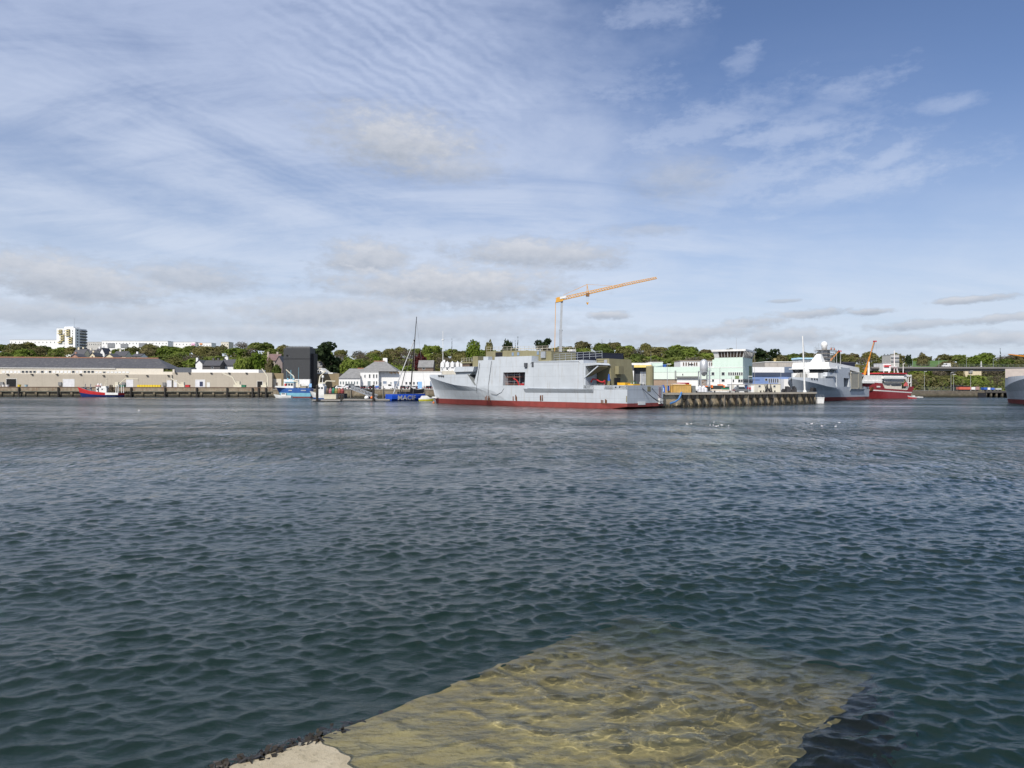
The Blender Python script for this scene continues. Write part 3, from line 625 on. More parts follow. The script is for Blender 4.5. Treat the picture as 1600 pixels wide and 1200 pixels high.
        dw = MB(); dw.box(52.0, 57.5, -4.2, 4.2, 7.8, 9.6); dw.build('deck_house', WHITE, root)
        dm2 = MB(); dm2.lathe([(0.9, 0), (1.0, 0.7), (0.6, 1.4), (0.1, 1.6)], (56, 0, 9.6), 12); dm2.build('satellite_dome', WHITE, root, smooth=True)
        an = MB(); an.hexa([(62.0, 5.0, 3.2), (63.8, 4.4, 3.2), (63.6, 4.6, 4.6), (62.4, 5.0, 4.4)], [(62.0, 4.0, 3.2), (63.8, 3.2, 3.2), (63.6, 3.6, 4.6), (62.4, 4.0, 4.4)]); an.build('anchor', BLACK, root)
        for x in (22, 27): MB().bar((x, 2, 12), (x, 2, 18.5), 0.07, 5, r2=0.04).build('whip_aerial', WHITE, root)
        MB().box(14, 17, 7.0, 7.15, 4.6, 10.2).build('boat_bay_door', BEIGE, root)
    return root
ANG1 = math.atan2(0.686, -0.727)
naval_ship('unfinished grey naval ship with khaki hangar and a large hole in its side', (28.8, 153.1), ANG1)
a2 = R(39.5); u2 = Vector((-math.sin(a2), -math.cos(a2))); n2 = Vector((-u2.y, u2.x)); S2 = Vector((gx(1358, 284), 284)); O2 = S2-n2*7
naval_ship('grey naval ship with white domed mast in scaffolding, berthed beyond the timber fendered pier', (O2.x, O2.y), math.atan2(u2.y, u2.x), True)
a3 = R(37.5); u3 = Vector((-math.sin(a3), -math.cos(a3))); B3 = Vector((gx(1611, 192), 192)); O3 = B3-u3*70
s3 = naval_ship('grey ship bow with orange bulb, cut off by the right edge', (O3.x, O3.y), math.atan2(u3.y, u3.x), True, False)
for ch in list(s3.children):
    if ch.name.startswith('bridge'): bpy.data.objects.remove(ch)
    elif ch.name.startswith('superstructure'): ch.scale.z = .84
bl = MB(); bl.lathe([(0.05, -1.9), (0.7, -1.6), (1.1, -0.8), (1.2, 0), (1.1, 0.8), (0.7, 1.5), (0.05, 1.8)], (0, 0, 0), 14)
bo = bl.build('bulb', pm('orange primer', (0.62, 0.10, 0.05)), s3, smooth=True, loc=(70.2, 0, 0.3)); bo.rotation_euler = (0, math.pi/2, 0); bo.scale = (1, 1, 1.4)
MB().box(38, 56, -6.4, 6.4, 7.5, 10.1).build('wrapped_deck_house', pm('pinkish wrap', (0.46, 0.40, 0.36), hseam=(1.2, .06, .2)), s3)
# ------------------------------------------------------------------ frames: a facade standing between two bearings at a distance
class Fac:
    def __init__(s, name, label, cat, px0, px1, D0, z0, D1=None, group=None):
        D1 = D0 if D1 is None else D1
        s.P = Vector((gx(px0, D0), D0)); Q = Vector((gx(px1, D1), D1)); s.w = (Q-s.P).length; s.u = (Q-s.P).normalized(); s.z0 = z0
        s.T = T(name, label, cat, (s.P.x, s.P.y, z0), math.atan2(s.u.y, s.u.x), group)
    def at(s, px, py, off=0.0):        # bearing -> local x, z on the plane off metres behind the facade
        n = Vector((-s.u.y, s.u.x)); P = s.P+n*off; t = (px-800)/F
        q = (P.x-t*P.y)/(t*s.u.y-s.u.x); D = P.y+q*s.u.y
        return q, H-(py-yh(px))*D/F-s.z0
    def x(s, px, off=0.0): return s.at(px, 605, off)[0]
    def rect(s, px0, px1, py0, py1, off=0.0):
        x0, z1 = s.at(px0, py0, off); x1, z0 = s.at(px1, py1, off); return x0, z0, x1-x0, z1-z0
    def window(s, px0, px1, py0, py1, off=0.0, **kw):
        x, z, w_, h_ = s.rect(px0, px1, py0, py1, off); return window(s.T, x, z, w_, h_, off, **kw)
def wall_box(fac, mat, d, h, x0=0.0, x1=None, y0=0.0, z0=0.0, name='wall'):
    return MB().box(x0, fac.w if x1 is None else x1, y0, y0+d, z0, h).build(name, mat, fac.T)
def hip_roof(x0, x1, y0, y1, z, zr, hip=1.0, ov=0.4):
    mb = MB(); yc = (y0+y1)/2; hd = (y1-y0)/2*hip; x0 -= ov; x1 += ov; y0 -= ov; y1 += ov
    a, b, c, d = (x0, y0, z), (x1, y0, z), (x1, y1, z), (x0, y1, z); e, f = (x0+hd, yc, zr), (x1-hd, yc, zr)
    mb.poly([a, b, f, e]); mb.poly([b, c, f]); mb.poly([c, d, e, f]); mb.poly([d, a, e]); mb.poly([a, d, c, b]); return mb
SLATE = pm('slate roof', (0.062, 0.062, 0.07), rough=0.6, var=0.32, sc=0.8, dirt=(0.20, 0.19, 0.17), dirt_amt=0.6, hseam=(0.9, 0.12, 0.25))
BEIGEW = pm('beige cladding', (0.43, 0.385, 0.315), rough=0.8, var=0.05, sc=0.4, dirt=(0.30, 0.26, 0.2), dirt_amt=0.3, seam=(6.0, 0.08, 0.3), hseam=(3.1, 0.06, 0.12))
BROWNW = pm('brown slatted cladding', (0.24, 0.19, 0.115), rough=0.8, var=0.12, sc=0.4, seam=(2.4, 0.3, 0.12))
CREAM = pm('cream render', (0.62, 0.58, 0.50), rough=0.8, var=0.06, dirt=(0.4, 0.33, 0.25), dirt_amt=0.3)
WALLW = pm('white render', (0.74, 0.74, 0.73), rough=0.8, var=0.05, dirt=(0.5, 0.45, 0.38), dirt_amt=0.25)
BLINDS = pm('pale blind', (0.66, 0.67, 0.68), rough=0.5); DOORW = pm('white roller door', (0.66, 0.66, 0.68), hseam=(0.3, 0.04, 0.2))
CRANEC = pm('cream crane paint', (0.62, 0.58, 0.46), rough=0.5)
CHARC = pm('charcoal cladding', (0.045, 0.047, 0.05), rough=0.55, var=0.08, seam=(1.1, 0.05, 0.3))
CONC = pm('quay concrete', (0.30, 0.275, 0.235), rough=0.85, var=0.2, sc=0.3, dirt=(0.15, 0.13, 0.1), dirt_amt=0.5)
QW = quay_mat('fishing quay wall', (0.32, 0.265, 0.19), (0.19, 0.155, 0.11), (0.18, 0.09, 0.045))
PILE = pm('tarred timber', (0.03, 0.027, 0.024), rough=0.8, var=0.3)
# ground of the port, one sheet behind the quays
tg = MB(); g_pts = [(-700, 313), (-99, 313), (-99, 301), (-30.5, 301), (-30.5, 250), (-20, 214), (36, 166)]
m_yard = pm('yard asphalt', (0.16, 0.155, 0.145), rough=0.9, var=0.25, sc=0.08)
tg.poly([(x, y+2.0, 3.55 if y < 311 else 4.28) for x, y in ((-700, 313), (-99.5, 313), (-99.5, 470), (-700, 470))])
tg.build('quay_ground', m_yard); bpy.data.objects['quay_ground']['kind'] = 'structure'
# --- fishing quay
XQ0, XQ1 = -420.0, gx(441, 313)
q = T('quay', 'long rust stained fishing quay wall with black timber piles on the left', 'quay', (XQ0, 313, 0))
W = XQ1-XQ0
MB().box(0, W, 0, 3, 2.5, 4.05).build('upper_wall', QW, q); MB().box(0, W, -0.12, 2.5, 4.05, 4.32).build('coping', pm('rusty coping', (0.17, 0.11, 0.08), rough=0.9, var=0.35, sc=0.4), q)
MB().box(0, W, -0.25, 3, 2.1, 2.5).build('waling', pm('mossy waling', (0.11, 0.11, 0.085), var=0.4, sc=0.5), q); MB().box(0, W, 0.5, 3, -4.2, 2.1).build('lower_wall', QW, q)
for i in range(int(W/5.2)):
    if gx(-20, 313)-XQ0 < 2+i*5.2: MB().prism_x([(0.5, -1), (0.5, 2.1), (-0.1, 2.1), (0.25, -1)], 2+i*5.2, 2.9+i*5.2).build('buttress', QW, q)
for px in (30.6, 92, 132, 205.6, 258.5, 308, 355.5, 395, 404.5, 416, 428):
    x = gx(px, 313)-XQ0; MB().box(x-0.3, x+0.3, -0.75, -0.26, -2, 4.2).build('pile', PILE, q)
# --- warehouse with slate hip roof
f = Fac('warehouse', 'long beige warehouse with dark slate hip roof and ribbon windows behind the fishing quay', 'warehouse', -30, 268.5, 324, 4.28, 334)
hw = f.at(100, 584.6)[1]
wall_box(f, BEIGEW, 8, hw)
MB().box(0, f.x(255, 5), 5.0, 5.4, hw-0.2, hw+2.9).build('clerestory_wall', CREAM, f.T)
MB().box(f.x(255, 5), f.w-0.6, 4.0, 6.4, hw-0.1, hw+1.4).build('parapet', CREAM, f.T)
rf = hip_roof(-30, f.x(262, 6), 5.6, 24, hw+3.0, f.at(60, 558.6, 14.8)[1], 0.9, 0.7); rf.build('roof', SLATE, f.T)
rz_ = f.at(60, 558.6, 14.8)[1]; MB().box(-30, f.x(247.5, 14.8), 14.4, 15.2, rz_-0.15, rz_+0.3).build('ridge_tiles', pm('clay ridge tile', (0.33, 0.16, 0.10)), f.T)
MB().box(-30, f.x(180, 4.6), 4.6, 5.8, hw+2.75, hw+3.0).build('gutter', WHITE, f.T)
dk = set(list(range(5, 9))+[10, 12, 18, 21, 22, 23, 26])
for i in range(33):
    px = 3.5+i*6.05
    f.window(px, px+4.0, 579.3 if i < 24 else 580.5, 582.6, 4.95, glassm=GLASS if i in dk else BLINDS)
def door(fc, px0, px1, py0, py1, mat, name='door', off=0.0):
    x, z, w_, h_ = fc.rect(px0, px1, py0, py1, off); z0 = min(z, 0.02) if z < 0.6 else z
    mb = MB(); mb.box(x-0.15, x, off-0.08, off, z0, z+h_+0.15, 1); mb.box(x+w_, x+w_+0.15, off-0.08, off, z0, z+h_+0.15, 1); mb.box(x, x+w_, off-0.08, off, z+h_, z+h_+0.15, 1); mb.box(x, x+w_, off-0.04, off, z0, z+h_)
    return mb.build(name, [mat, FRAME], fc.T)
door(f, 10, 25.5, 592, 603.5, DARK); door(f, 98.6, 116, 592.7, 603.5, DOORW); door(f, 197.5, 207.8, 593.5, 603.8, DOORW); door(f, 261, 267.5, 594.5, 604, DOORW)
for px in (12, 50, 89, 126, 162, 198, 230, 263):
    x, z = f.at(px, 584.6 if px < 150 else 586.6); MB().box(x-0.35, x+0.5, -0.6, 0, z-0.25, z+0.12).build('wall_lamp', BLACK, f.T)
for px in (3.5, 94.2, 193.5, 257): x, z = f.at(px, 600); MB().box(x-0.7, x+0.7, -0.6, 0, 0.6, 2.2).build('cooling_unit', pm('unit grey', (0.2, 0.2, 0.2)), f.T)
# --- second warehouse with white parapet
f = Fac('warehouse', 'beige warehouse with white parapet and grey roof hut, between slate roof and charcoal tower', 'warehouse', 269.2, 425, 334.6, 4.28, 338)
hw = f.at(350, 582.2)[1]; wall_box(f, BEIGEW, 14, hw)
x0, z0, w_, h_ = f.rect(298, 404, 577, 582.4, 2.0); MB().box(x0, x0+w_, 2, 14, hw-0.2, z0+h_).build('parapet', WALLW, f.T)
x0, z0, w_, h_ = f.rect(273.5, 298, 574.2, 581.5, 1.6); MB().box(x0, x0+w_, 1.6, 9, hw-.2, z0+h_).build('roof_hut', pm('grey cladding', (0.10, 0.11, 0.13), seam=(1, .1, .2)), f.T)
x0, z0, w_, h_ = f.rect(267.5, 272.5, 577, 585, 1.0); MB().box(x0+.6, x0+w_, 1, 4, hw-.3, z0+h_).build('stack', CREAM, f.T)
door(f, 272, 276, 594.5, 604.6, DOORW); door(f, 305.5, 320, 593.5, 604.8, DOORW); door(f, 323.7, 327.5, 597.8, 604.8, FRAME); door(f, 402, 410, 595.8, 605, DARK)
MB().box(f.x(312), f.x(317), -0.09, -0.05, 0.4, 2.6).build('door_emblem', pm('navy print', (0.03, 0.04, 0.09)), f.T)
for px in (264, 296, 330, 358, 385): x, z = f.at(px if px > 270 else 275, 582.5); MB().box(x-0.35, x+0.5, -0.6, 0, z-0.3, z+0.12).build('wall_lamp', BLACK, f.T)
# --- charcoal ice tower and brown hall
f = Fac('hall', 'low cream and brown slatted hall at both feet of the charcoal tower', 'hall', 425.3, 530, 341, 4.28)
wall_box(f, BROWNW, 9, f.at(470, 583.2)[1]); x0, z0, w_, h_ = f.rect(425.5, 440, 592, 605); MB().box(0.05, x0+w_, -0.4, 0, 0, z0+h_).build('base_wall', CREAM, f.T)
x0, z0, w_, h_ = f.rect(488, 520, 582, 584.2); MB().box(x0, x0+w_, -0.1, 9.1, z0, z0+h_).build('coping', FRAME, f.T)
door(f, 431.5, 434, 597.5, 604.5, pm('brown door', (0.10, 0.07, 0.045)), off=-0.4)
f = Fac('tower', 'tall charcoal clad tower on a white base behind the blue trawler', 'tower', 440, 484, 327, 4.28)
zt = f.at(460, 543.8)[1]; zb = f.at(460, 592.2)[1]; xb = f.x(455.3)
tw = MB(); tw.prism_z([(0, 2.6), (xb, 0), (f.w, 0), (f.w, 8.8), (0, 8.8)], zb, zt); tw.build('tower_wall', CHARC, f.T)
zl = f.at(460, 560.6)[1]; jl = MB(); jl.prism_z([(-0.06, 2.55), (xb, -0.07), (f.w+.05, -0.07), (f.w+.05, 8.9), (-0.06, 8.9)], zl-0.15, zl+0.15); jl.build('joint_band', BLACK, f.T)
rm_ = MB(); rm_.box(1.0, f.w-0.8, 2.8, 8.0, zt-.1, zt+0.9); rail(rm_, [(0.6, 2.6, zt), (xb+.3, 0.3, zt), (f.w-.3, .3, zt)], 1.0, 1.5, 0.04); rm_.build('roof_screen', pm('screen grey', (0.12, 0.125, 0.13)), f.T)
for a, b in ((446, 448.8), (450.6, 453.6)):
    x0, z0, w_, h_ = f.rect(a, b, 554.2, 556); MB().box(x0, x0+w_, 1.0-0.0*a, 2.4, z0, z0+h_).build('vent_slot', DARK, f.T)
bs = MB(); bs.prism_z([(0.1, 2.7), (xb, 0.1), (f.w-.1, 0.1), (f.w-.1, 8.7), (0.1, 8.7)], 0, zb); bs.build('base_wall', WALLW, f.T)
MB().box(f.w, f.w+1.2, 2.5, 8.6, 0, f.at(486, 552)[1]).build('side_shaft', pm('shaded tower side', (0.02, 0.02, 0.022)), f.T)  # tower's side shadow, put in as a strip darker than the cladding
door(f, 461.5, 467, 594, 603, pm('dark shutter', (0.05, 0.05, 0.05)), off=0.06)
sg = MB(); x0, z0, w_, h_ = f.rect(469.5, 481.5, 599, 605.5); sg.box(x0, x0+w_, -.6, -.5, 0.2, z0+h_); so_ = sg.build('notice_board', FRAME, f.T)
MB().box(f.x(484), f.x(488), -1.2, -0.8, 0, f.at(486, 599.4)[1]).build('panel', pm('light blue panel', (0.25, 0.45, 0.72)), f.T)
# --- quay cranes and clutter on the fishing quay
def quay_crane(label, px, D, pts, base=(2.4, 2.2)):
    t = T('quay_crane', label, 'crane', (gx(px, D), D, 4.3), 0, 'cream knuckle cranes along the quays')
    b = MB(); b.box(-base[0]/2, base[0]/2, -0.9, 0.9, 0, base[1]*0.45); b.box(-0.5, 0.9, -0.7, 0.7, base[1]*0.45, base[1]); b.build('crane_base', CRANEC, t)
    P = [Vector((gx(a, D)-gx(px, D), 0, gz(a, c, D)-4.3)) for a, c in pts]
    for i, (p, q_) in enumerate(zip(P[:-1], P[1:])): MB().bar(p, q_, 0.36-0.06*i, 4, r2=0.30-0.07*i).build('boom', CRANEC, t)
    MB().bar(P[-1], P[-1]+Vector((0, 0, -1.2)), 0.05).build('hook', BLACK, t); return t
quay_crane('cream quay crane with flat raised boom above the red trawler', 182.5, 318, [(182.5, 604), (184, 602), (196.5, 591), (216, 591.8)])
quay_crane('cream quay crane with boom leaning left beside the white roller door', 285, 318, [(285, 602), (281, 601), (267, 590.5)])
quay_crane('cream quay crane with long bent boom in front of the beige warehouse', 372, 318, [(370, 602), (363.5, 589.5), (347, 582.8)], (3.6, 2.6))
quay_crane('grey and cream quay crane with upright column left of the charcoal tower', 413, 318, [(418.5, 604), (418, 588), (409, 576)])
quay_crane('cream quay crane with arm raised up left before the charcoal tower', 463, 317, [(460.5, 606), (459, 588), (447, 577.5)], (4, 3))
quay_crane('white quay crane with tall bent arm right of the charcoal tower', 501, 312, [(497.5, 606), (500, 588), (509, 579)])
quay_crane('cream quay crane with level jib low in front of the brown hall', 505, 306, [(502, 605), (510, 595), (524, 595.5)])
def crates(name, label, px, D, z, n, cols, cat='crates', size=(1.0, 0.8, 0.7), grp=None):
    for i in range(n):
        o = MB().box(0, size[0], 0, size[1], 0, size[2]).box(0.05, size[0]-.05, 0.05, size[1]-.05, size[2], size[2]+0.06).build(name, cols[i % len(cols)], None, loc=(gx(px, D)+i*(size[0]+0.12), D, z), rz=random.uniform(-.1, .1)); tag(o, label, cat, grp)
YC = pm('yellow plastic crate', (0.68, 0.50, 0.03))
crates('fish_crate', 'yellow plastic fish crate in the row stacked along the fishing quay', 214, 317, 4.3, 9, [YC], 'crate', (1.05, .8, .9), 'yellow crates in a row on the fishing quay')
for px, lb, c in ((5.5, 'white bin at the far left edge of the fishing quay', WHITE), (11.5, 'white and yellow tub beside the dark warehouse doorway', WHITE), (30.2, 'bright yellow tub just right of the dark warehouse doorway', YC), (40.8, 'pale blue tub on the fishing quay coping', pm('pale blue plastic', (0.35, 0.5, 0.55)))):
    mb = MB(); mb.lathe([(0.55, 0), (0.68, 0.9), (0.72, 0.95)], n=10); tag(mb.build('tub', c, None, loc=(gx(px, 315.4), 315.4, 4.32)), lb, 'tub')
for px, lb, c in ((192, 'green container beside the crane above the red trawler', pm('green plastic', (0.02, 0.16, 0.09))), (293.5, 'dark red winch drum right of the cream crane base', REDP), (381, 'green box at the right of the long crane base', MATS['green plastic'])):
    mb = MB(); mb.box(-.9, .9, -.6, .6, 0, 0.9); mb.box(-.95, .95, -.65, .65, .9, 1.0); tag(mb.build('container_box', c, None, loc=(gx(px, 316), 316, 4.32)), lb, 'container')
# ------------------------------------------------------------------ fishing boats
def hull_boat(root, L, B, sheer, mats, mis, rows, deckz=-0.4, rake=1.6, tum=1.0, fine=2.2, full=0.45):
    st = []
    for i in range(17):
        s_ = i/16; hb_ = B/2*(1-max(0, (s_-full)/(1-full))**fine)*(0.86+0.14*min(1, s_/0.2)); zs = interp(s_, sheer); lv = []
        for fz, hf in rows:
            z = fz*zs if fz >= 0 else fz; r_ = rake*max(0, s_-0.55)/0.45*max(fz, -0.2)
            lv.append((s_*L+r_, max(0.0, hb_*(hf+(1-hf)*0.0)), z))
        st.append(lv)
    return MB().skin(st, mis, deck=len(mats)-1, transom=mis).build('hull', mats, root)
ROWS = [(-0.8, 0.5), (0.0, 0.86), (0.22, 0.92), (0.55, 0.97), (0.8, 1.0), (1.0, 1.0)]
NAVY = pm('navy hull paint', (0.012, 0.03, 0.13), rough=0.4); REDH = pm('bright red hull paint', (0.50, 0.03, 0.03), rough=0.4)
r = T('trawler', 'red and navy trawler with white wheelhouse moored along the fishing quay', 'fishing boat', (gx(190, 308.5), 308.5, 0), math.pi)
hull_boat(r, 17.5, 5.6, [(0, 1.75), (0.4, 1.9), (0.7, 2.7), (1, 4.3)], [NAVY, REDH, WHITE, DECKG], [0, 0, 0, 1, 1], [(-0.8, 0.5), (0.0, 0.86), (0.22, 0.92), (0.44, 0.96), (0.8, 1.0), (1.0, 1.0)])
wt = MB(); wt.box(0.0, 5.5, 2.6, 2.86, 0.9, 1.85); wt.build('stern_bulwark', WHITE, r)
wh = MB(); wh.box(5.6, 8.7, -1.7, 1.7, 1.7, 3.9); wh.box(8.7, 10.2, -1.6, 1.6, 1.7, 4.6); wh.box(6.2, 8.2, -1.2, 1.2, 3.9, 4.7); wh.build('wheelhouse', WHITE, r)
MB().box(8.5, 10.5, -1.8, 1.8, 4.6, 4.8).build('wheelhouse_roof', REDH, r)
for x in (7.2, 9.3): MB().box(x, x+0.5, 1.66, 1.75, 3.0, 3.6).build('window', GLASS, r)
MB().box(8.9, 9.3, 1.6, 1.72, 2.2, 4.2).build('window', GLASS, r)
ms = MB(); ms.bar((6.6, 0, 4.6), (6.1, 0, 9.8), 0.12, 6, r2=.06); ms.bar((7.6, 0, 4.6), (6.3, 0, 7.6), 0.09); ms.bar((6.3, -1, 7.6), (6.3, 1, 7.6), .06); ms.build('mast', CRANEC, r)
for x, z in ((9.8, 5.6), (8.6, 5.7)): MB().lathe([(0.35, 0), (0.4, .5), (0.2, 1.0)], (x, 0.6, 4.8), 8).build('radar_dome', WHITE, r)
gt = MB()
for x in (0.3, 1.2):
    gt.bar((x, 2.3, 1.2), (x, 2.0, 5.2), 0.16); gt.bar((x, -2.3, 1.2), (x, -2.0, 5.2), 0.16)
gt.bar((0.3, 2.1, 5.2), (0.3, -2.1, 5.2), 0.16); gt.build('gantry', WHITE, r)
nt_ = MB()
for k in range(26): x = random.uniform(2.2, 5.4); nt_.bar((x, random.uniform(-1.6, 1.8), 1.6), (x+random.uniform(-1, 1), random.uniform(-1.6, 1.8), random.uniform(2.8, 5.4)), random.uniform(.06, .18), 4)
nt_.build('net_gear', pm('brown net', (0.09, 0.065, 0.04), var=0.4, sc=2), r)
wn_ = MB()
for x in (12.6, 14.9):
    wn_.lathe([(0.75, 0), (0.75, 0.15)], (x, 1.0, 3.9), 10); wn_.bar((x, 1.0, 2.6), (x, 1.0, 4.2), 0.3); wn_.bar((x+.4, 1.0, 3), (x+.2, 1.0, 5.6), 0.14)
wn_.build('winch', pm('winch grey', (0.16, 0.17, 0.2)), r)
nm = MB()
for k in range(7): nm.box(12.4+k*.32, 12.55+k*.32+(k % 2)*.1, 2.06-0.1*k, 2.3-0.1*k, 2.35+.05*k, 2.65+.05*k)
# blue trawler
SKY = pm('sky blue hull paint', (0.22, 0.50, 0.62), rough=0.4); BLUEH = pm('royal blue hull paint', (0.035, 0.105, 0.32), rough=0.4)
r = T('trawler', 'blue trawler with pale blue band and white whaleback bow under the charcoal tower', 'fishing boat', (gx(487.5, 296), 296, 0), math.pi)
hull_boat(r, 12.6, 5.2, [(0, 4.0), (0.55, 4.0), (0.78, 4.0), (1, 4.4)], [BOOT, SKY, BLUEH, WHITE, DECKG], [0, 0, 1, 2, 2], [(-0.8, 0.5), (0.0, .86), (0.12, .9), (0.5, .98), (0.8, 1.0), (1.0, 1.0)], rake=2.4)
MB().prism_y([(7.6, 3.9), (14.8, 4.3), (14.6, 4.9), (9.3, 4.8)], -1.7, 2.1).build('whaleback', WHITE, r)
wh = MB(); wh.box(7.2, 10.6, -1.7, 1.7, 3.6, 6.3); wh.build('wheelhouse', WHITE, r); MB().box(6.9, 11.2, -1.9, 1.9, 6.3, 6.6).build('wheelhouse_roof', SKY, r)
for x in (7.5, 8.6, 9.7): MB().box(x, x+.8, 1.66, 1.76, 5.0, 5.9).build('window', GLASS, r)
MB().box(10.2, 10.9, 1.5, 1.9, 4.6, 5.8).build('life_raft', REDH, r)
ms = MB(); ms.bar((8.8, 0, 6.6), (8.8, 0, 11.5), .1, 6); ms.bar((7.6, 0, 9.4), (10, 0, 9.4), .06); ms.bar((7.9, 0, 6.6), (8.4, 0, 9.6), .07); ms.bar((10.2, .5, 6.6), (10.4, .5, 11.0), .04); ms.bar((5.6, .5, 4), (5.4, .5, 12.5), .05)
for x in (7.6, 10.): ms.lathe([(.3, 0), (.3, .5), (.1, .7)], (x, .2, 7.4), 8)
ms.build('mast', SKY, r)
MB().box(2.0, 4.4, -1.8, 1.9, 4.0, 4.9).build('deck_gear', pm('deck clutter', (0.3, 0.27, 0.2), var=.4, sc=2), r); MB().bar((5.2, 1.9, 3.9), (5.2, 1.9, 6.4), .16).build('post', WHITE, r); MB().bar((1, 1.9, 3.9), (1, 1.9, 5.4), .12).build('post', WHITE, r)
lt = MB()
for a, n_ in ((7.6, 4), (1.8, 6)):
    for k in range(n_): lt.box(a+k*.36, a+k*.36+.22, 2.56, 2.66, 2.85, 3.2)
lt.build('lettering', FRAME, r)
r = T('dinghy', 'small white motor launch at the bow of the blue trawler', 'boat', (gx(456, 292), 292, 0), math.pi)
hull_boat(r, 6.6, 2.4, [(0, 0.9), (.6, 1.0), (1, 1.5)], [WHITE, DECKG], [0, 0, 0, 0, 0], ROWS, rake=.9)
MB().box(2.2, 4.2, -.7, .7, 0.9, 1.9).build('cuddy', WHITE, r); MB().box(2.5, 3.9, .68, .74, 1.4, 1.8).build('window', GLASS, r)
# white and blue trawler seen behind the pontoon, stern to the viewer
r = T('trawler', 'white and blue trawler with coloured net drums berthed behind the black pontoon pile', 'fishing boat', (gx(522, 262), 262, 0), math.pi*0.985); r.scale = (.95, .95, .86)
hull_boat(r, 8.0, 4.6, [(0, 2.0), (.6, 2.2), (1, 3.5)], [BLUEH, WHITE, WHITE, DECKG], [0, 0, 1, 1, 1], ROWS, rake=1.6)
wh = MB(); wh.box(3.4, 6.4, -1.7, 1.7, 1.9, 5.6); wh.box(4.0, 5.8, -1.3, 1.3, 5.6, 6.6); wh.build('wheelhouse', WHITE, r)
for x in (3.8, 5.0): MB().box(x, x+.8, 1.66, 1.76, 4.4, 5.1).build('window', GLASS, r)
ms = MB(); ms.bar((4.6, 0, 6.6), (4.4, 0, 10.2), .16, 6, r2=.08); ms.lathe([(.5, 0), (.5, .6), (.2, 1.0)], (4.4, 0, 9.2), 8); ms.build('mast', WHITE, r)
for k, c in enumerate((pm('faded red net', (.22, .04, .04), var=.4, sc=2), pm('orange net', (.25, .10, .05), var=.4, sc=2), pm('olive net', (.2, .18, .05), var=.4, sc=2), MATS['green plastic'], pm('pink net', (.3, .12, .14), var=.4, sc=2), MATS['brown net'])):
    x = -3.6+k*1.15; mb = MB(); mb.lathe([(.5, 0), (.72, .4), (.75, 1.3), (.4, 2.2), (.1, 2.5)], (x, 1.2, 2.2+.2*(k % 2)), 9); mb.build('net_bundle', c, r)
MB().box(-4.6, 3, -2, 2.2, 0.3, 2.4).build('work_deck', pm('dark hull', (.025, .025, .03)), r)
# ------------------------------------------------------------------ inner quay, pontoons, racing yacht
q2 = T('quay', 'brown masonry quay wall behind the pontoon and the racing yacht', 'quay', (XQ1, 301, 0))
QB = quay_mat('inner quay wall', (0.30, 0.255, 0.185), (0.17, 0.14, 0.095), (0.14, 0.09, 0.05))
W2 = 78.0
MB().box(0, W2, 0, 3, -4.2, 3.25).build('wall', QB, q2); MB().box(0, W2, -0.15, 2.6, 3.25, 3.62).build('coping', CONC, q2)
for px in (505, 548.5, 599, 628, 663): x = gx(px, 301)-XQ1; MB().box(x-.16, x+.16, -.5, -.17, -2, 5.0 if px > 590 else 3.4).build('pile', pm('grey timber', (0.2, 0.18, 0.15)), q2)
gq = MB(); gq.poly([(XQ1, 303, 3.58), (XQ1+W2+60, 303, 3.58), (XQ1+W2+60, 470, 3.58), (XQ1, 470, 3.58)]); o = gq.build('car_park_ground', m_yard); tag(o, kind='structure')
# harbour office with pyramid roof
f = Fac('harbour_office', 'white two storey harbour office with grey pyramid roof behind the parked cars', 'office building', 563, 591.5, 334, 3.6)
hb2 = f.at(577, 580)[1]; wall_box(f, WALLW, 15, hb2)
for a, b, c, d in ((576.5, 578.6, 585, 590.5), (583, 585, 585, 590.5), (587.6, 589.4, 585, 590.5), (583.5, 585.3, 595.8, 600.5), (587.6, 589.3, 595.8, 600.5), (569.4, 571, 585.6, 590)): f.window(a, b, c, d)
door(f, 574.5, 579, 595.5, 603, pm('grey glazed door', (0.2, 0.24, 0.26)))
z = hb2; x1 = f.x(621); apx = f.at(594, 564.5, 7.5); rf = MB(); A = [(-.4, -.4, z), (x1, -.4, z), (x1, 15.4, z), (-.4, 15.4, z)]; B_ = [(apx[0]-2.4, 7.5, apx[1]), (apx[0]+2.4, 7.5, apx[1])]
rf.poly([A[0], A[1], B_[1], B_[0]]); rf.poly([A[1], A[2], B_[1]]); rf.poly([A[2], A[3], B_[0], B_[1]]); rf.poly([A[3], A[0], B_[0]]); rf.poly(A[::-1])
SLG = pm('weathered slate', (0.19, 0.19, 0.19), rough=0.7, var=0.22, sc=0.6, dirt=(0.3, 0.29, 0.26), dirt_amt=.5, hseam=(.8, .1, .15)); rfo = rf.build('roof', SLG, f.T)
MB().box(apx[0]+1.2, apx[0]+3.2, 8, 9.4, apx[1]-1.6, apx[1]+1.6).build('chimney', WALLW, f.T)
MB().box(f.x(579), f.x(596), 7.2, 7.8, apx[1]-.1, apx[1]+.25).build('ridge_tiles', MATS['clay ridge tile'], f.T)
MB().box(-.3, f.w+.05, -.25, 15, z-.35, z-.02).build('cornice', FRAME, f.T)
f = Fac('annex', 'low white annex with steep slate roof left of the harbour office', 'building', 529.5, 562.8, 332, 3.6)
h_ = f.at(545, 591.2)[1]; wall_box(f, WALLW, 12, h_)
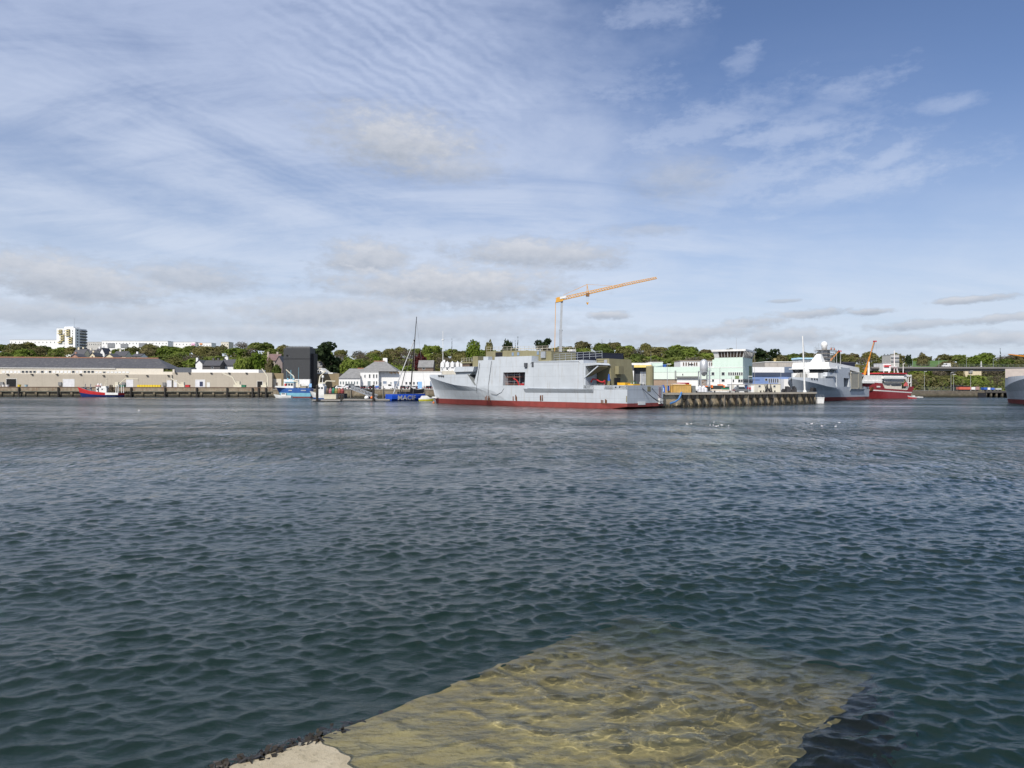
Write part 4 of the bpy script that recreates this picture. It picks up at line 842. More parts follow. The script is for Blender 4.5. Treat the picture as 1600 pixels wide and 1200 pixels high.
rf = MB(); zr = f.at(556, 575.8, 8)[1]; rf.poly([(-.4, -.4, h_), (f.w, -.4, h_), (f.w, 8, zr), (f.x(546, 8), 8, zr)]); rf.poly([(-.4, -.4, h_), (f.x(546, 8), 8, zr), (-.4, 12, h_)]); rf.poly([(f.w, -.4, h_), (f.w, 12, h_), (f.w, 8, zr)]); rf.poly([(-.4, 12, h_), (f.x(546, 8), 8, zr), (f.w, 8, zr), (f.w, 12, h_)]); rf.poly([(-.4, -.4, h_), (-.4, 12, h_), (f.w, 12, h_), (f.w, -.4, h_)]); rf.build('roof', SLG, f.T)
MB().box(f.x(553), f.w, 7.7, 8.3, zr-.1, zr+.3).build('ridge_tiles', MATS['clay ridge tile'], f.T)
for k in range(7): f.window(531.2+k*4.35, 533+k*4.35, 596, 600.3, glassm=pm('green grey pane', (.10, .14, .15), rough=.2))
f = Fac('warehouse', 'long white warehouse with rust stain below the eaves behind the racing yacht', 'warehouse', 591.8, 690, 336, 3.6)
h_ = f.at(640, 581)[1]; wall_box(f, WALLW, 20, h_, z0=0); MB().box(-.02, f.w+.3, -.2, 20, h_, h_+.3).build('eaves', pm('pale eaves', (.62, .60, .56)), f.T)
rs_ = MB(); x0, z0, w_, hh = f.rect(608, 624, 582, 584.5)
for k in range(9): rs_.box(x0+k*w_/9, x0+(k+.8)*w_/9, -.03, 0, h_-.5-.25*(k % 3), h_-.15)
rs_.build('rust_stain', pm('rust stain', (.5, .30, .12)), f.T)
for a, b in ((633.5, 636.3), (639.3, 641.5), (645.4, 648), (651.3, 653.8)): f.window(a, b, 596.8, 600.6)
for a, b in ((598.5, 604), (615.5, 623.5), (672, 678)): door(f, a, b, 595.6, 603.2, pm('blue grey door', (.2, .25, .34)))
for a in (594.5, 610): door(f, a, a+1.8, 597, 603.2, MATS['grey glazed door'])
# parked vehicles ------------------------------------------------------
TYRE = pm('tyre', (.015, .015, .016), rough=.9); RIM = pm('wheel rim', (.35, .35, .36), metal=.6, rough=.4); CARG = glass('car glass', (.02, .025, .03))
def car(paint, label, loc, rz, grp, van=False):
    t = T('parked_van' if van else 'parked_car', label, 'van' if van else 'car', loc, rz, grp)
    L, W_, Hb, Ht = (5.2, 1.95, 1.1, 2.3) if van else (4.3, 1.75, .85, 1.48)
    pr = [(0, .3), (L, .3), (L, Hb*.8), (L-.25, Hb), (0.05, Hb)]
    b = MB(); b.prism_y(pr, -W_/2, W_/2)
    cab = [(0.15, Hb), (L-(.9 if van else 1.15), Hb), (L-(1.5 if van else 1.9), Ht), (.3 if van else .75, Ht)]
    b.hexa([(x, -W_/2+.05, z) for x, z in cab], [(x, W_/2-.05, z) for x, z in cab]); b.build('body', paint, t)
    g = MB(); zc0, zc1 = (1.35, 2.05) if van else (Hb+.06, Ht-.12)
    g.hexa([((1.0 if not van else 2.6), -W_/2+.03, zc0), (L-1.45 if not van else L-1.2, -W_/2+.03, zc0), (L-1.95 if not van else L-1.6, -W_/2+.03, zc1), ((.95 if not van else 2.6), -W_/2+.03, zc1)], [((1.0 if not van else 2.6), W_/2-.03, zc0), (L-1.45 if not van else L-1.2, W_/2-.03, zc0), (L-1.95 if not van else L-1.6, W_/2-.03, zc1), ((.95 if not van else 2.6), W_/2-.03, zc1)])
    g.hexa([(L-1.28 if not van else L-1.0, -.7, zc0), (L-1.2 if not van else L-.94, -.7, zc0), (L-1.2 if not van else L-.94, .7, zc0), (L-1.28 if not van else L-1.0, .7, zc0)], [(L-1.8 if not van else L-1.52, -.65, zc1), (L-1.72 if not van else L-1.44, -.65, zc1), (L-1.72 if not van else L-1.44, .65, zc1), (L-1.8 if not van else L-1.52, .65, zc1)])
    g.build('window', CARG, t)
    for x in (.85, L-.85):
        for y in (-W_/2+.1, W_/2-.1):
            wl_ = MB().lathe([(.31, -.1), (.31, .1)], n=10).lathe([(.18, -.115), (.18, .115)], n=8, mi=1).build('wheel', [TYRE, RIM], t, loc=(x, y, .31)); wl_.rotation_euler = (math.pi/2, 0, 0)
    for y in (-.6, .6): MB().box(L-.02, L+.03, y-.18, y+.18, Hb*.55, Hb*.75).build('headlight', FRAME, t); MB().box(-.03, .02, y-.18, y+.18, Hb*.6, Hb*.85).build('tail_light', REDP, t)
    return t
PAINTS = {'black': pm('black car paint', (.015, .015, .017), rough=.3), 'white': pm('white car paint', (.7, .7, .7), rough=.3), 'grey': pm('grey car paint', (.14, .15, .16), rough=.3), 'silver': pm('silver car paint', (.42, .43, .44), rough=.3), 'blue': pm('blue car paint', (.05, .12, .30), rough=.3), 'red': pm('red car paint', (.4, .03, .03), rough=.3)}
base_cars = {}
def place_car(col, px, D, z, rz, label, grp, van=False):
    k = (col, van)
    if k not in base_cars: base_cars[k] = car(PAINTS[col], label, (gx(px, D), D, z), rz, grp, van); return base_cars[k]
    c = clone(base_cars[k], (gx(px, D), D, z), rz, label=label); c['group'] = grp; return c
G1 = 'vehicles parked on the inner quay'
for col, px, rz, lb in (('white', 524, .1, 'white car parked at the left end beside the brown hall'), ('black', 533, 2.9, 'black car parked before the low annex, leftmost dark one'), ('silver', 541, 1.3, 'silver car parked nose out left of the gangway'), ('grey', 552, .2, 'grey car parked at the head of the gangway'),
        ('black', 566, 1.4, 'black car parked under the small office windows right of the gangway'), ('grey', 573.5, 1.5, 'grey car parked before the glazed office door'), ('black', 581, 1.7, 'black car parked left of the tall black pontoon pile'), ('blue', 588.5, 1.5, 'dark blue car parked just right of the tall black pontoon pile'),
        ('black', 628, 1.5, 'black car parked behind the yacht rigging'), ('grey', 634, 1.3, 'grey car parked left of the white car behind the yacht'), ('white', 640, .4, 'white car parked low behind the yacht mast'), ('black', 649.5, 1.5, 'black car parked right of the yacht mast'), ('silver', 662, 1.5, 'silver car parked right of the blue sign panel'), ('black', 669, 1.4, 'black car parked second from the grey ship bow'), ('grey', 677, 1.6, 'grey car parked nearest the grey ship bow')):
    place_car(col, px, 308+random.uniform(0, 2), 3.62, rz, lb, G1)
place_car('white', 597.5, 307, 3.62, .05, 'white camper van parked broadside behind the racing yacht stern', G1, True)
place_car('grey', 554, 311, 3.62, 3.1, 'grey van parked behind the gangway head', G1, True)
place_car('white', 612.5, 310, 3.62, 1.4, 'white van parked nose on right of the camper van', G1, True)
mb = MB().box(-.9, .9, -.15, .15, 0.3, 3.2).box(-.8, -.7, -.1, .1, 0, .3).box(.7, .8, -.1, .1, 0, .3); tag(mb.build('sign_panel', MATS['light blue panel'], None, loc=(gx(656, 304), 304, 3.62)), 'pale blue upright sign panel on the inner quay', 'sign')
# pontoons, piles and gangway -------------------------------------------
WOOD = pm('weathered decking', (0.17, 0.155, 0.135), rough=0.9, var=0.25, sc=1.2, seam=(.5, .08, .3)); FLOATM = pm('black float', (.02, .02, .02), rough=.8, var=.3)
def pontoon(label, px0, px1, D, depth=3.0):
    x0, x1 = gx(px0, D), gx(px1, D); t = T('pontoon', label, 'pontoon', (x0, D, 0), 0, 'floating pontoons'); w_ = x1-x0
    MB().box(0, w_, 0, depth, .42, .6).build('deck', WOOD, t)
    n_ = int(w_/3.4)
    for i in range(n_): MB().box(i*w_/n_+.2, (i+1)*w_/n_-.3, .1, depth-.1, -.4, .41).build('float', FLOATM, t)
    MB().box(0, w_, -.1, 0, .2, .55).build('fender_strip', pm('grey strip', (.3, .29, .27)), t); return t
pontoon('low black pontoon carrying the first timber pile on the left', 488, 532, 219); pontoon('longer black pontoon below the gangway, next to the racing yacht', 533, 609, 226)
for px, D, zt, r_, lb, m_ in ((495.6, 218, 4.9, .42, 'thick black mooring pile on the left pontoon', PILE), (583.5, 225.5, 5.0, .38, 'thick black mooring pile between gangway foot and racing yacht', PILE), (598.7, 230, 3.8, .16, 'thin grey mooring pile left of the racing yacht stern', MATS['grey timber'])):
    mb = MB(); mb.lathe([(r_, -4), (r_, zt-.3), (r_*1.05, zt-.3), (r_*1.05, zt), (r_*.4, zt+.2)], n=10); tag(mb.build('mooring_pile', m_, None, loc=(gx(px, D), D, 0)), lb, 'pile')
t = T('gangway', 'aluminium lattice gangway sloping from the quay down to the pontoon', 'gangway', (gx(549, 298), 298, 3.65))
P0 = Vector((0, 0, 0)); P1 = Vector((gx(592, 230)-gx(549, 298), -68, .6-3.65)); P1 = Vector((gx(590, 229)-gx(549, 298), 229-298+0, -3.0)); 
P0 = Vector((gx(549, 262)-gx(549, 298), -36, -.0)); 
MB().box(P0.x-3.5, P0.x+.3, -36.2, 2.5, -.35, -.05).build('landing', pm('landing grey', (.1, .1, .1)), t)
for y in (-.8, .8):
    g = MB(); off = Vector((0, y, 0)); up = Vector((0, 0, 1.25)); n_ = 16
    g.bar(P0+off, P1+off, .12); g.bar(P0+off+up, P1+off+up, .09)
    for i in range(n_):
        a = P0.lerp(P1, i/n_)+off; b = P0.lerp(P1, (i+1)/n_)+off; g.bar(a, a+up, .06); g.bar(a if i % 2 else a+up, b+up if i % 2 else b, .06)
    g.build('truss', STEEL, t)
MB().hexa([P0+Vector((0, -.8, .02)), P0+Vector((0, .8, .02)), P1+Vector((0, .8, .02)), P1+Vector((0, -.8, .02))], [P0+Vector((0, -.8, .1)), P0+Vector((0, .8, .1)), P1+Vector((0, .8, .1)), P1+Vector((0, -.8, .1))]).build('walkway', STEEL, t)
mb = MB(); mb.lathe([(.2, -.2), (.7, .1), (.75, .5), (.5, .95), (.1, 1.1)], n=12); tag(mb.build('buoy', WHITE, None, True, loc=(gx(573, 226.8), 226.8, .62)), 'white rounded buoy lying on the pontoon', 'buoy')
mb = MB(); mb.lathe([(.1, 0), (.4, .2), (.45, .5), (.3, .8), (.05, .95)], n=10); tag(mb.build('buoy', ORANGE, None, True, loc=(gx(581, 226.8), 226.8, .62)), 'orange round buoy beside the black pile on the pontoon', 'buoy')
t = T('skip', 'rust streaked cream tank lying on the left pontoon', 'tank', (gx(507.5, 220.5), 220.5, .6)); MB().box(0, 3.7, -.9, .9, .15, 1.5).box(-.08, 3.78, -.95, .95, 1.5, 1.62).build('body', pm('rust streaked cream', (.58, .54, .42), dirt=(.2, .09, .04), dirt_amt=.9), t); MB().box(.3, .7, -.8, .8, 0, .15).box(3.0, 3.4, -.8, .8, 0, .15).build('foot', RUST, t)
mb = MB()
for k in range(14): x = random.uniform(0, 2.6); mb.bar((x, random.uniform(-.6, .6), .05), (x+random.uniform(-.6, .6), random.uniform(-.6, .6), random.uniform(.5, 1.5)), .12, 5)
tag(mb.build('net_pile', MATS['brown net'], None, loc=(gx(523, 221), 221, .6)), 'dark heap of nets at the right end of the left pontoon', 'nets')
# racing yacht -----------------------------------------------------------
YB = pm('racing blue', (0.012, 0.075, 0.50), rough=0.3); SAILB = pm('black sailcloth', (.013, .013, .014), rough=.8)
pa = Vector((gx(607.5, 231), 231)); pb = Vector((gx(665, 240), 240)); d_ = pb-pa; rzY = math.atan2(d_.y, d_.x)
r = T('racing_yacht', 'blue racing yacht with white lettering on its hull and tall black mast', 'yacht', (pa.x, pa.y, 0), rzY)
st = []
for i in range(17):
    s_ = i/16; L = d_.length; hb_ = 2.6*min(1, .82+.5*s_)*(1-max(0, (s_-.35)/.65)**2.0); zs = 2.15+.1*s_
    st.append([(s_*L, hb_*.35, -.35), (s_*L, hb_*.75, .05), (s_*L-.0, hb_*.98, .6), (s_*L+(.0), hb_, 1.5), (s_*L-.25*s_, hb_*.97, zs)])
MB().skin(st, [0, 0, 0, 0], deck=1, transom=[0, 0, 0, 0]).build('hull', [YB, pm('deck blue grey', (.12, .17, .3))], r)
cu = bpy.data.curves.new('lettering', 'FONT'); cu.body = 'MACIF'; cu.size = 2.05; cu.extrude = 0.03; cu.offset = 0.06; cu.space_character = 1.08
tmp = bpy.data.objects.new('lettering_tmp', cu); COL.objects.link(tmp); bpy.context.view_layer.update()
me = bpy.data.meshes.new_from_object(tmp.evaluated_get(bpy.context.evaluated_depsgraph_get())); bpy.data.objects.remove(tmp)
me.name = 'lettering'; me.materials.clear(); me.materials.append(FRAME)
for v in me.vertices:      # wrap the letters on to the topside
    x = 1.9+v.co.x*1.12; z = .32+v.co.y*1.0; s_ = x/d_.length; y = 2.6*min(1, .82+.5*s_)*(1-max(0, (s_-.35)/.65)**2.0)
    v.co = (x, -(y*(.98+.02*min(1, (z-.4)/.9)) + .05), z)
lo = bpy.data.objects.new('lettering', me); COL.objects.link(lo); lo.parent = r
mx_ = gx(640.3, 235)-pa.x; mxl = mx_/math.cos(rzY)
ms = MB(); zt_ = gz(651, 494, 236); ms.bar((mxl, 0, 2.0), (mxl+2.4, 0, zt_), .26, 6, r2=.12); ms.build('mast', SAILB, r)
MB().bar((mxl+1.55, 0, zt_*.72), (mxl+1.0, -.6, zt_*.715), .22, 5).build('mast_fitting', SAILB, r)
MB().bar((mxl+1.6, 0, zt_*.73), (1.7, 0, 2.3), .13, 5, r2=.2).build('furled_sail', pm('grey sailcloth', (.45, .45, .45), var=.3, sc=2), r)
MB().bar((mxl-1.6, 0, 11.0), (mxl-4.0, 0, 2.2), .13, 5).build('outrigger', SAILB, r)
sl = MB(); sl.hexa([(mxl-.1, -.25, 2.1), (mxl+5.0, -.25, 2.5), (mxl+5.0, .25, 2.5), (mxl-.1, .25, 2.1)], [(mxl+.1, -.2, 4.2), (mxl+4.9, -.2, 3.1), (mxl+4.9, .2, 3.1), (mxl+.1, .2, 4.2)]); sl.hexa([(mxl+.5, -.3, 2.9), (mxl+5.2, -.3, 2.7), (mxl+5.2, .3, 2.7), (mxl+.5, .3, 2.9)], [(mxl+.5, -.3, 3.2), (mxl+5.2, -.3, 3.9), (mxl+5.2, .3, 3.9), (mxl+.5, .3, 3.2)]); sl.build('sail_cover', SAILB, r)
MB().box(mxl-4.4, mxl-.6, -1.0, 1.0, 2.0, 3.0).build('cockpit_cover', SAILB, r)
st_ = MB(); st_.bar((mxl+2.3, 0, zt_*.97), (mxl+6.0, 0, 2.2), .03); st_.bar((mxl+1.7, 0, zt_*.75), (mxl-2, 2.4, 2.1), .03); st_.bar((mxl+2.1, 0, zt_*.9), (mxl-.4, -2.4, 2.1), .03); rail(st_, [(.6, -2.1, 2.05), (5, -2.3, 2.05)], .8, 1.6, .03); st_.build('rigging', pm('rigging grey', (.3, .3, .3)), r)
t = T('motor_launch', 'yellow and white launch moored between the yacht and the grey ship bow', 'boat', (gx(654.5, 233), 233, 0), .05)
hull_boat(t, 4.6, 2.0, [(0, .8), (.6, .9), (1, 1.2)], [pm('yellow hull', (.55, .52, .03)), WHITE, DECKG], [0, 0, 0, 1, 1], ROWS, rake=.5)
MB().prism_y([(.4, .8), (3.6, 1.0), (2.6, 1.7), (.9, 1.6)], -.7, .7).build('canopy', WHITE, t)
mb = MB(); mb.lathe([(.05, -.3), (.28, 0), (.25, .25), (.05, .42)], n=10); tag(mb.build('buoy', ORANGE, None, True, loc=(gx(677.5, 200), 200, 0)), 'small orange mooring buoy at the grey ship bow', 'buoy')
# ------------------------------------------------------------------ shipyard pier
PIERC = quay_mat('pier concrete', (0.60, 0.48, 0.32), (0.42, 0.33, 0.20), (0.28, 0.20, 0.11), -0.55)
f = Fac('pier', 'concrete shipyard pier with row of black leaning fender posts right of the unfinished ship', 'pier', 1036.7, 1274.6, 160.05, 0.0, 205.5)
PF = f; zt = 3.25
MB().box(0, f.w, 0.02, 1.0, -4.2, zt-.45).build('wall', PIERC, f.T); MB().box(-.05, f.w+.05, -.35, 1.2, zt-.45, zt).build('coping', pm('pale coping', (.50, .44, .35), rough=.85, var=.15, sc=.4, dirt=(.2, .17, .12), dirt_amt=.5), f.T)
ra = MB()
for k in range(48):
    x = f.w*k/48+random.uniform(0, .6); r_ = random.uniform(.3, .7); ra.lathe([(r_, -1.2), (r_*.8, .1), (r_*.3, random.uniform(.4, 1.0))], (x, .1, 0), 6)
ra.build('rubble', PIERC, f.T)
for px in (1068.4, 1081.5, 1094.3, 1105.5, 1122, 1135.1, 1146.8, 1157.4, 1171.9, 1181.9, 1192.4, 1202.2, 1215.6, 1224.8, 1234, 1241.7, 1254.1, 1262, 1268.1):
    x = f.x(px); mb = MB(); mb.hexa([(x-.45, -.75, 1.75), (x+.35, -.75, 1.75), (x+.35, 0, 1.75), (x-.45, 0, 1.75)], [(x-.7, -.8, 2.75), (x+.6, -.8, 2.75), (x+.6, 0, 2.75), (x-.7, 0, 2.75)])
    mb.bar((x-.05, -.5, 1.9), (x+.45, -.55, -2), .24, 6, r2=.2); mb.bar((x+.12, -.2, 1.4), (x+.8, -.3, -2), .12, 4); mb.build('fender', PILE, f.T)
for px in (1131, 1168, 1207, 1245): x = f.x(px); MB().box(x-.15, x+.15, -.3, 0.02, -2, 2.7).build('pile', MATS['grey timber'], f.T)
for px in (1090, 1118, 1142, 1190, 1212, 1229): x = f.x(px); MB().lathe([(.22, 0), (.16, .3), (.3, .45), (.05, .5)], (x, .25, zt), 8).build('bollard', BLACK, f.T)
g = MB(); A = PF.P; E_ = Vector((87.6, 205.3)); 
poly = [(A.x+.2, A.y+.5), (E_.x, E_.y+.3), (77, 218), (80, 245), (125, 298), (125, 560), (-6, 560), (-6, 199.5)]
g.prism_z(poly, -4.2, zt-.02); o = g.build('pier_ground', m_yard); tag(o, kind='structure')
mb = MB(); pts = [Vector((f.x(1063), -.3, 3.3)), Vector((f.x(1060), -.7, 2.9)), Vector((f.x(1056), -.8, 1.8)), Vector((f.x(1050), -.8, 1.2)), Vector((f.x(1043), -.8, .9))]
o = MB().tube(pts, .22, 6).build('discharge_hose', pm('blue hose', (.06, .17, .38)), None, loc=(f.T.location.x, f.T.location.y, 0), rz=f.T.rotation_euler.z); tag(o, 'blue hose hanging over the pier edge beside the unfinished ship stern', 'hose')
def on_yard(px, D): return (gx(px, D), D, zt)
def simple(name, label, cat, px0, px1, D, parts, dep=2.4, group=None, z=zt):
    """parts: (part name, material, [(px0, px1, py0, py1, y0, y1)...]) at distance D"""
    t = T(name, label, cat, (gx(px0, D), D, z), 0, group)
    for pn, m, rects in parts:
        mb = MB()
        for a, b, c, d, y0, y1 in rects: mb.box(gx(a, D)-gx(px0, D), gx(b, D)-gx(px0, D), y0, y1, max(0, gz(a, d, D)-z), gz(a, c, D)-z)
        mb.build(pn, m, t)
    return t
OCH = pm('ochre boards', (.46, .29, .09), rough=.8, var=.25, sc=1.0, seam=(1.2, .07, .35)); GREEN = MATS['green plastic']
simple('container', 'ochre boarded skip with orange rim on the pier right of the unfinished ship stern', 'skip', 1052, 1080, 172, [('body', OCH, [(1052, 1080, 601.5, 614, 0, 3)]), ('rim', pm('orange rim', (.62, .33, .03)), [(1051.8, 1080.2, 600.6, 601.5, -.1, 3.1)])])
simple('container', 'pale ochre crate left of the larger ochre skip, beside the lamp post', 'skip', 1039, 1051.5, 173, [('body', OCH, [(1039, 1051.5, 602, 614, 0, 2.4)]), ('lid', CREAM, [(1039, 1051.5, 601.6, 602, -.05, 2.4)])])
simple('container', 'deep blue container box against the lamp post on the pier', 'container', 1043, 1046, 171, [('body', BLUEP, [(1043, 1046, 603, 610.5, 0, 1)]), ('lid', BLACK, [(1042.9, 1046.1, 602.6, 603, -.05, 1)])])
simple('tarpaulin_stack', 'blue tarpaulin covered stack at the starboard quarter of the unfinished ship', 'stack', 1035.5, 1039.5, 169.5, [('cover', BLUEP, [(1035.5, 1037.6, 601.5, 612, 0, 1), (1037.6, 1039.5, 604, 613.5, .1, 1)]), ('sheet', pm('pale blue sheet', (.35, .5, .75)), [(1035.6, 1037.4, 606, 612, -.06, 0)])])
simple('cabinet', 'plain grey cabinet at the right end of the ochre skip', 'cabinet', 1080.8, 1087, 173, [('body', pm('cabinet grey', (.16, .17, .165), seam=(.3, .04, .3)), [(1080.8, 1087, 603, 614, 0, 2)]), ('top', STEEL, [(1080.6, 1087.2, 602.6, 603, -.05, 2.05)])])
mb = MB()
for k in range(7): x = k*.36; r_ = .42; mb.lathe([(.1, 0), (r_, .15), (r_, .9+.25*(k % 3)), (.1, 1.2+.25*(k % 3))], (x, (k % 2)*.5, 0), 8)
tag(mb.build('sack_pile', pm('white bulk bag', (.62, .63, .66), var=.1, sc=1.5), None, loc=on_yard(1089, 175)), 'heap of white bulk bags between grey cabinet and dark machinery', 'sacks')
simple('machine', 'dark yard machinery with orange jibs standing on the pier edge', 'machine', 1101, 1139.5, 178, [('body', pm('machine dark', (.035, .04, .04)), [(1101, 1110, 604, 611, 0, 2), (1114, 1130, 602.5, 608.5, 0, 2), (1130, 1139.5, 604, 611, 0, 1.8)]), ('jib', ORANGE, [(1101.5, 1106, 602.8, 604.2, -.1, 1), (1111.8, 1113.8, 601.5, 606, -.1, 1), (1123, 1130.5, 600.4, 602.3, .2, 1.2), (1130.6, 1132.6, 602, 605.5, -.1, .6)]), ('chassis', GREEN, [(1127, 1139, 606, 608.5, -.05, 1)])])
simple('slab_stack', 'pale concrete slabs stacked low along the pier edge before the dark machinery', 'slabs', 1112, 1140, 176, [('slab', pm('pale slab', (.55, .50, .42)), [(1112, 1129, 608.2, 611.2, 0, 1.2), (1129.6, 1140, 608.6, 611.2, .1, 1.2)])])
place_car('grey', 1146.5, 184, zt, .1, 'grey pickup like car parked on the pier before the control tower foot', 'vehicles in the yard')
place_car('white', 1049, 205, zt, .1, 'white car in the yard behind the ochre skip', 'vehicles in the yard', True)
place_car('white', 1074, 203, zt, 3.0, 'white van in the yard right of the red bundle', 'vehicles in the yard', True)
place_car('white', 1186, 205, zt, .2, 'white van parked behind the cream containers', 'vehicles in the yard', True)
rb = T('scaffold_bundle', 'red and grey scaffold bundle heaped above the ochre skip', 'bundle', on_yard(1060, 190)); mb = MB()
for k in range(16): z = 1.2+random.uniform(0, 1.2); mb.bar((random.uniform(0, .5), random.uniform(0, 1.5), z), (2.6+random.uniform(-.4, .4), random.uniform(0, 1.5), z+random.uniform(-.2, .2)), .06)
mb.build('tube', STEEL, rb); MB().box(-.1, 2.8, -.1, 1.6, 2.3, 2.55).box(2.3, 2.9, -.1, 1.6, .9, 2.5).build('frame', REDP, rb); MB().box(0, .3, 0, 1.5, 0, 1.2).box(2.4, 2.7, 0, 1.5, 0, 1.2).build('foot', STEEL, rb)
CRM = pm('cream container paint', (.62, .59, .49), rough=.6, var=.08, dirt=(.35, .28, .18), dirt_amt=.5, seam=(.6, .06, .12))
for lb, a, b, c, D in (('white site hut on the pier left of the red tank', 1140.5, 1164, 600.6, 193), ('cream container on the pier right of the red tank', 1178, 1195, 600.5, 195), ('cream container with small vent at the left of the grey bow', 1200, 1219.5, 600.2, 197), ('white crate behind the red tank', 1173.5, 1178, 601.5, 192)):
    D_ = D; t = simple('site_container', lb, 'container', a, b, D_, [('body', CRM if 'cream' in lb else WHITE, [(a, b, c, 613, 0, 2.4)]), ('roof', CREAM, [(a-.2, b+.2, c-.5, c, -.1, 2.5)])])
    if b-a > 15:
        m_ = (a+b)/2; x0 = gx(m_-1.5, D_)-gx(a, D_); window(t, x0, 1.4, .6, .5); MB().box(.3, 1.1, -.04, 0, .1, 2.0).build('door', pm('container door', (.5, .48, .42)), t)
simple('tank', 'bright red twin tank on the pier edge', 'tank', 1168, 1173.4, 187, [('body', REDP, [(1168, 1170.4, 605, 611, 0, .5), (1171, 1173.4, 605.2, 611, 0, .5)])])
simple('pump', 'dark blue pump unit just left of the red tank', 'pump', 1164.6, 1167.6, 187, [('body', pm('pump blue', (.03, .07, .2)), [(1165, 1167.4, 602.5, 611, 0, .8)]), ('cap', BLACK, [(1164.6, 1167.8, 601.8, 602.6, -.1, .9)])])
mb = MB()
for k in range(18): x = random.uniform(0, 2.2); mb.bar((x, random.uniform(0, 1.5), 0), (x+random.uniform(-.4, .4), random.uniform(0, 1.5), random.uniform(.6, 2.4)), .1, 4)
tag(mb.build('gear_heap', pm('dark gear', (.04, .04, .045), var=.5, sc=2), None, loc=on_yard(1195, 194)), 'dark upright gear between the two cream containers', 'gear')
mb = MB()
for k in range(16): x = random.uniform(0, 3.6); mb.box(x, x+random.uniform(.2, .9), random.uniform(0, 1), random.uniform(1.2, 2), 0, random.uniform(.3, 1.9))
tag(mb.build('gear_heap', MATS['dark gear'], None, loc=on_yard(1222, 200)), 'dark heap of gear under the grey ship bow at the pier end', 'gear')
# lamp posts on the pier
def lamp_post(label, px, D, z, top, arm=.9, grp=None, mat=None):
    t = T('lamp_post', label, 'lamp post', (gx(px, D), D, z), 0, grp); MB().bar((0, 0, 0), (0, 0, top-z), .09, 6, r2=.05).build('pole', mat or STEEL, t)
    l = MB(); l.box(-.1, arm, -.12, .12, top-z-.05, top-z+.1); l.build('lamp_head', WHITE, t); return t
lamp_post('steel lamp post on the pier beside the ochre skip', 1042.6, 170, zt, gz(1042.6, 569, 170)); lamp_post('thin steel lamp post before the right corner of the control tower', 1169.8, 183, zt, gz(1169.8, 588, 183)); lamp_post('thin steel lamp post in front of the tower wing', 1143.2, 186, zt, gz(1143, 589, 186)); lamp_post('thin steel lamp post before the blue hall', 1220, 196, zt, gz(1220, 582, 196))
for px, py0, D, lb in ((1017, 549, 240, 'thin tall aerial mast before the woodland above the white building'), (1150.5, 528, 212, 'thin aerial rising from the control tower roof'), (1179, 541, 214, 'short thin aerial right of the control tower')):
    z0 = 3.2 if px != 1150.5 else gz(1150, 546, 212); mb = MB(); mb.bar((0, 0, 0), (0, 0, gz(px, py0, D)-z0), .06, 5, r2=.03).bar((-.3, 0, 0), (.3, 0, 0), .08); tag(mb.build('aerial', MATS['rigging grey'], None, loc=(gx(px, D), D, z0)), lb, 'aerial')
t = T('mast', 'white leaning pole mast at the pier end before the grey ship', 'mast', on_yard(1257.5, 203)); MB().bar((0, 0, 0), (gx(1254, 203)-gx(1257.5, 203), 0, gz(1254, 525, 203)-zt), .26, 8, r2=.16).build('pole', WHITE, t); MB().bar((gx(1254.5, 203)-gx(1257.5, 203), 0, 15), (2.4, 3, 4.5), .03).bar((gx(1254.5, 203)-gx(1257.5, 203), 0, 14), (1.6, 3, 4.5), .03).build('stay', MATS['rigging grey'], t); MB().lathe([(.5, 0), (.4, .4), (.3, .6)], n=8).build('foot', WHITE, t)
t = T('work_boat', 'white square work boat at the pier end', 'boat', (gx(1273.8, 207), 207, 0), 0); MB().hexa([(.1, -1.3, -.3), (1.9, -1.3, -.3), (1.9, 1.3, -.3), (.1, 1.3, -.3)], [(0, -1.4, 1.55), (2.05, -1.4, 1.55), (2.05, 1.4, 1.55), (0, 1.4, 1.55)]).build('hull', WHITE, t); MB().box(-.05, 2.1, -1.45, 1.45, 1.55, 1.75).build('gunwale', FRAME, t)
mb = MB(); rail(mb, [(0, -1.2, 1.75), (2, -1.2, 1.75)], .7, .7, .03); mb.build('railing', STEEL, t)
# ------------------------------------------------------------------ shipyard buildings
MINT = pm('mint cladding', (0.56, 0.68, 0.605), rough=.6, var=.04, sc=.3, dirt=(.38, .5, .42), dirt_amt=.4, seam=(1.0, .05, .1)); NAVYC = pm('navy cladding', (.014, .017, .032), rough=.5, seam=(2, .06, .2))
OLIVE = pm('olive panel', (.14, .20, .085))
f = Fac('hall', 'large navy clad hall behind the crane mast and the unfinished ship', 'hall', 862, 974, 252, 3.25, 271); h_ = f.at(900, 550.5)[1]; wall_box(f, NAVYC, 30, h_); MB().box(-.1, f.w+.1, -.1, 30.1, h_, h_+.25).build('parapet', pm('dark trim', (.02, .02, .03)), f.T)
vz = MB(); vz.box(f.x(902), f.x(908), 3, 6, h_+.25, h_+1.3); vz.build('skylight', FRAME, f.T)
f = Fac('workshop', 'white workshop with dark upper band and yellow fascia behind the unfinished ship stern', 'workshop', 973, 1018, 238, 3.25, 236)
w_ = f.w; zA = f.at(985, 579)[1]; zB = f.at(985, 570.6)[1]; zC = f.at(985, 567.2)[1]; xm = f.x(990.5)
MB().box(0, xm, 0, 12, 0, zA).build('wall', WALLW, f.T); MB().box(0, xm, -.05, 12, zA, zB).build('upper_band', pm('charcoal blue panel', (.05, .055, .07), seam=(1.2, .05, .3)), f.T); MB().box(-.2, w_, -.3, 12.2, zB, zC).build('fascia', FRAME, f.T)
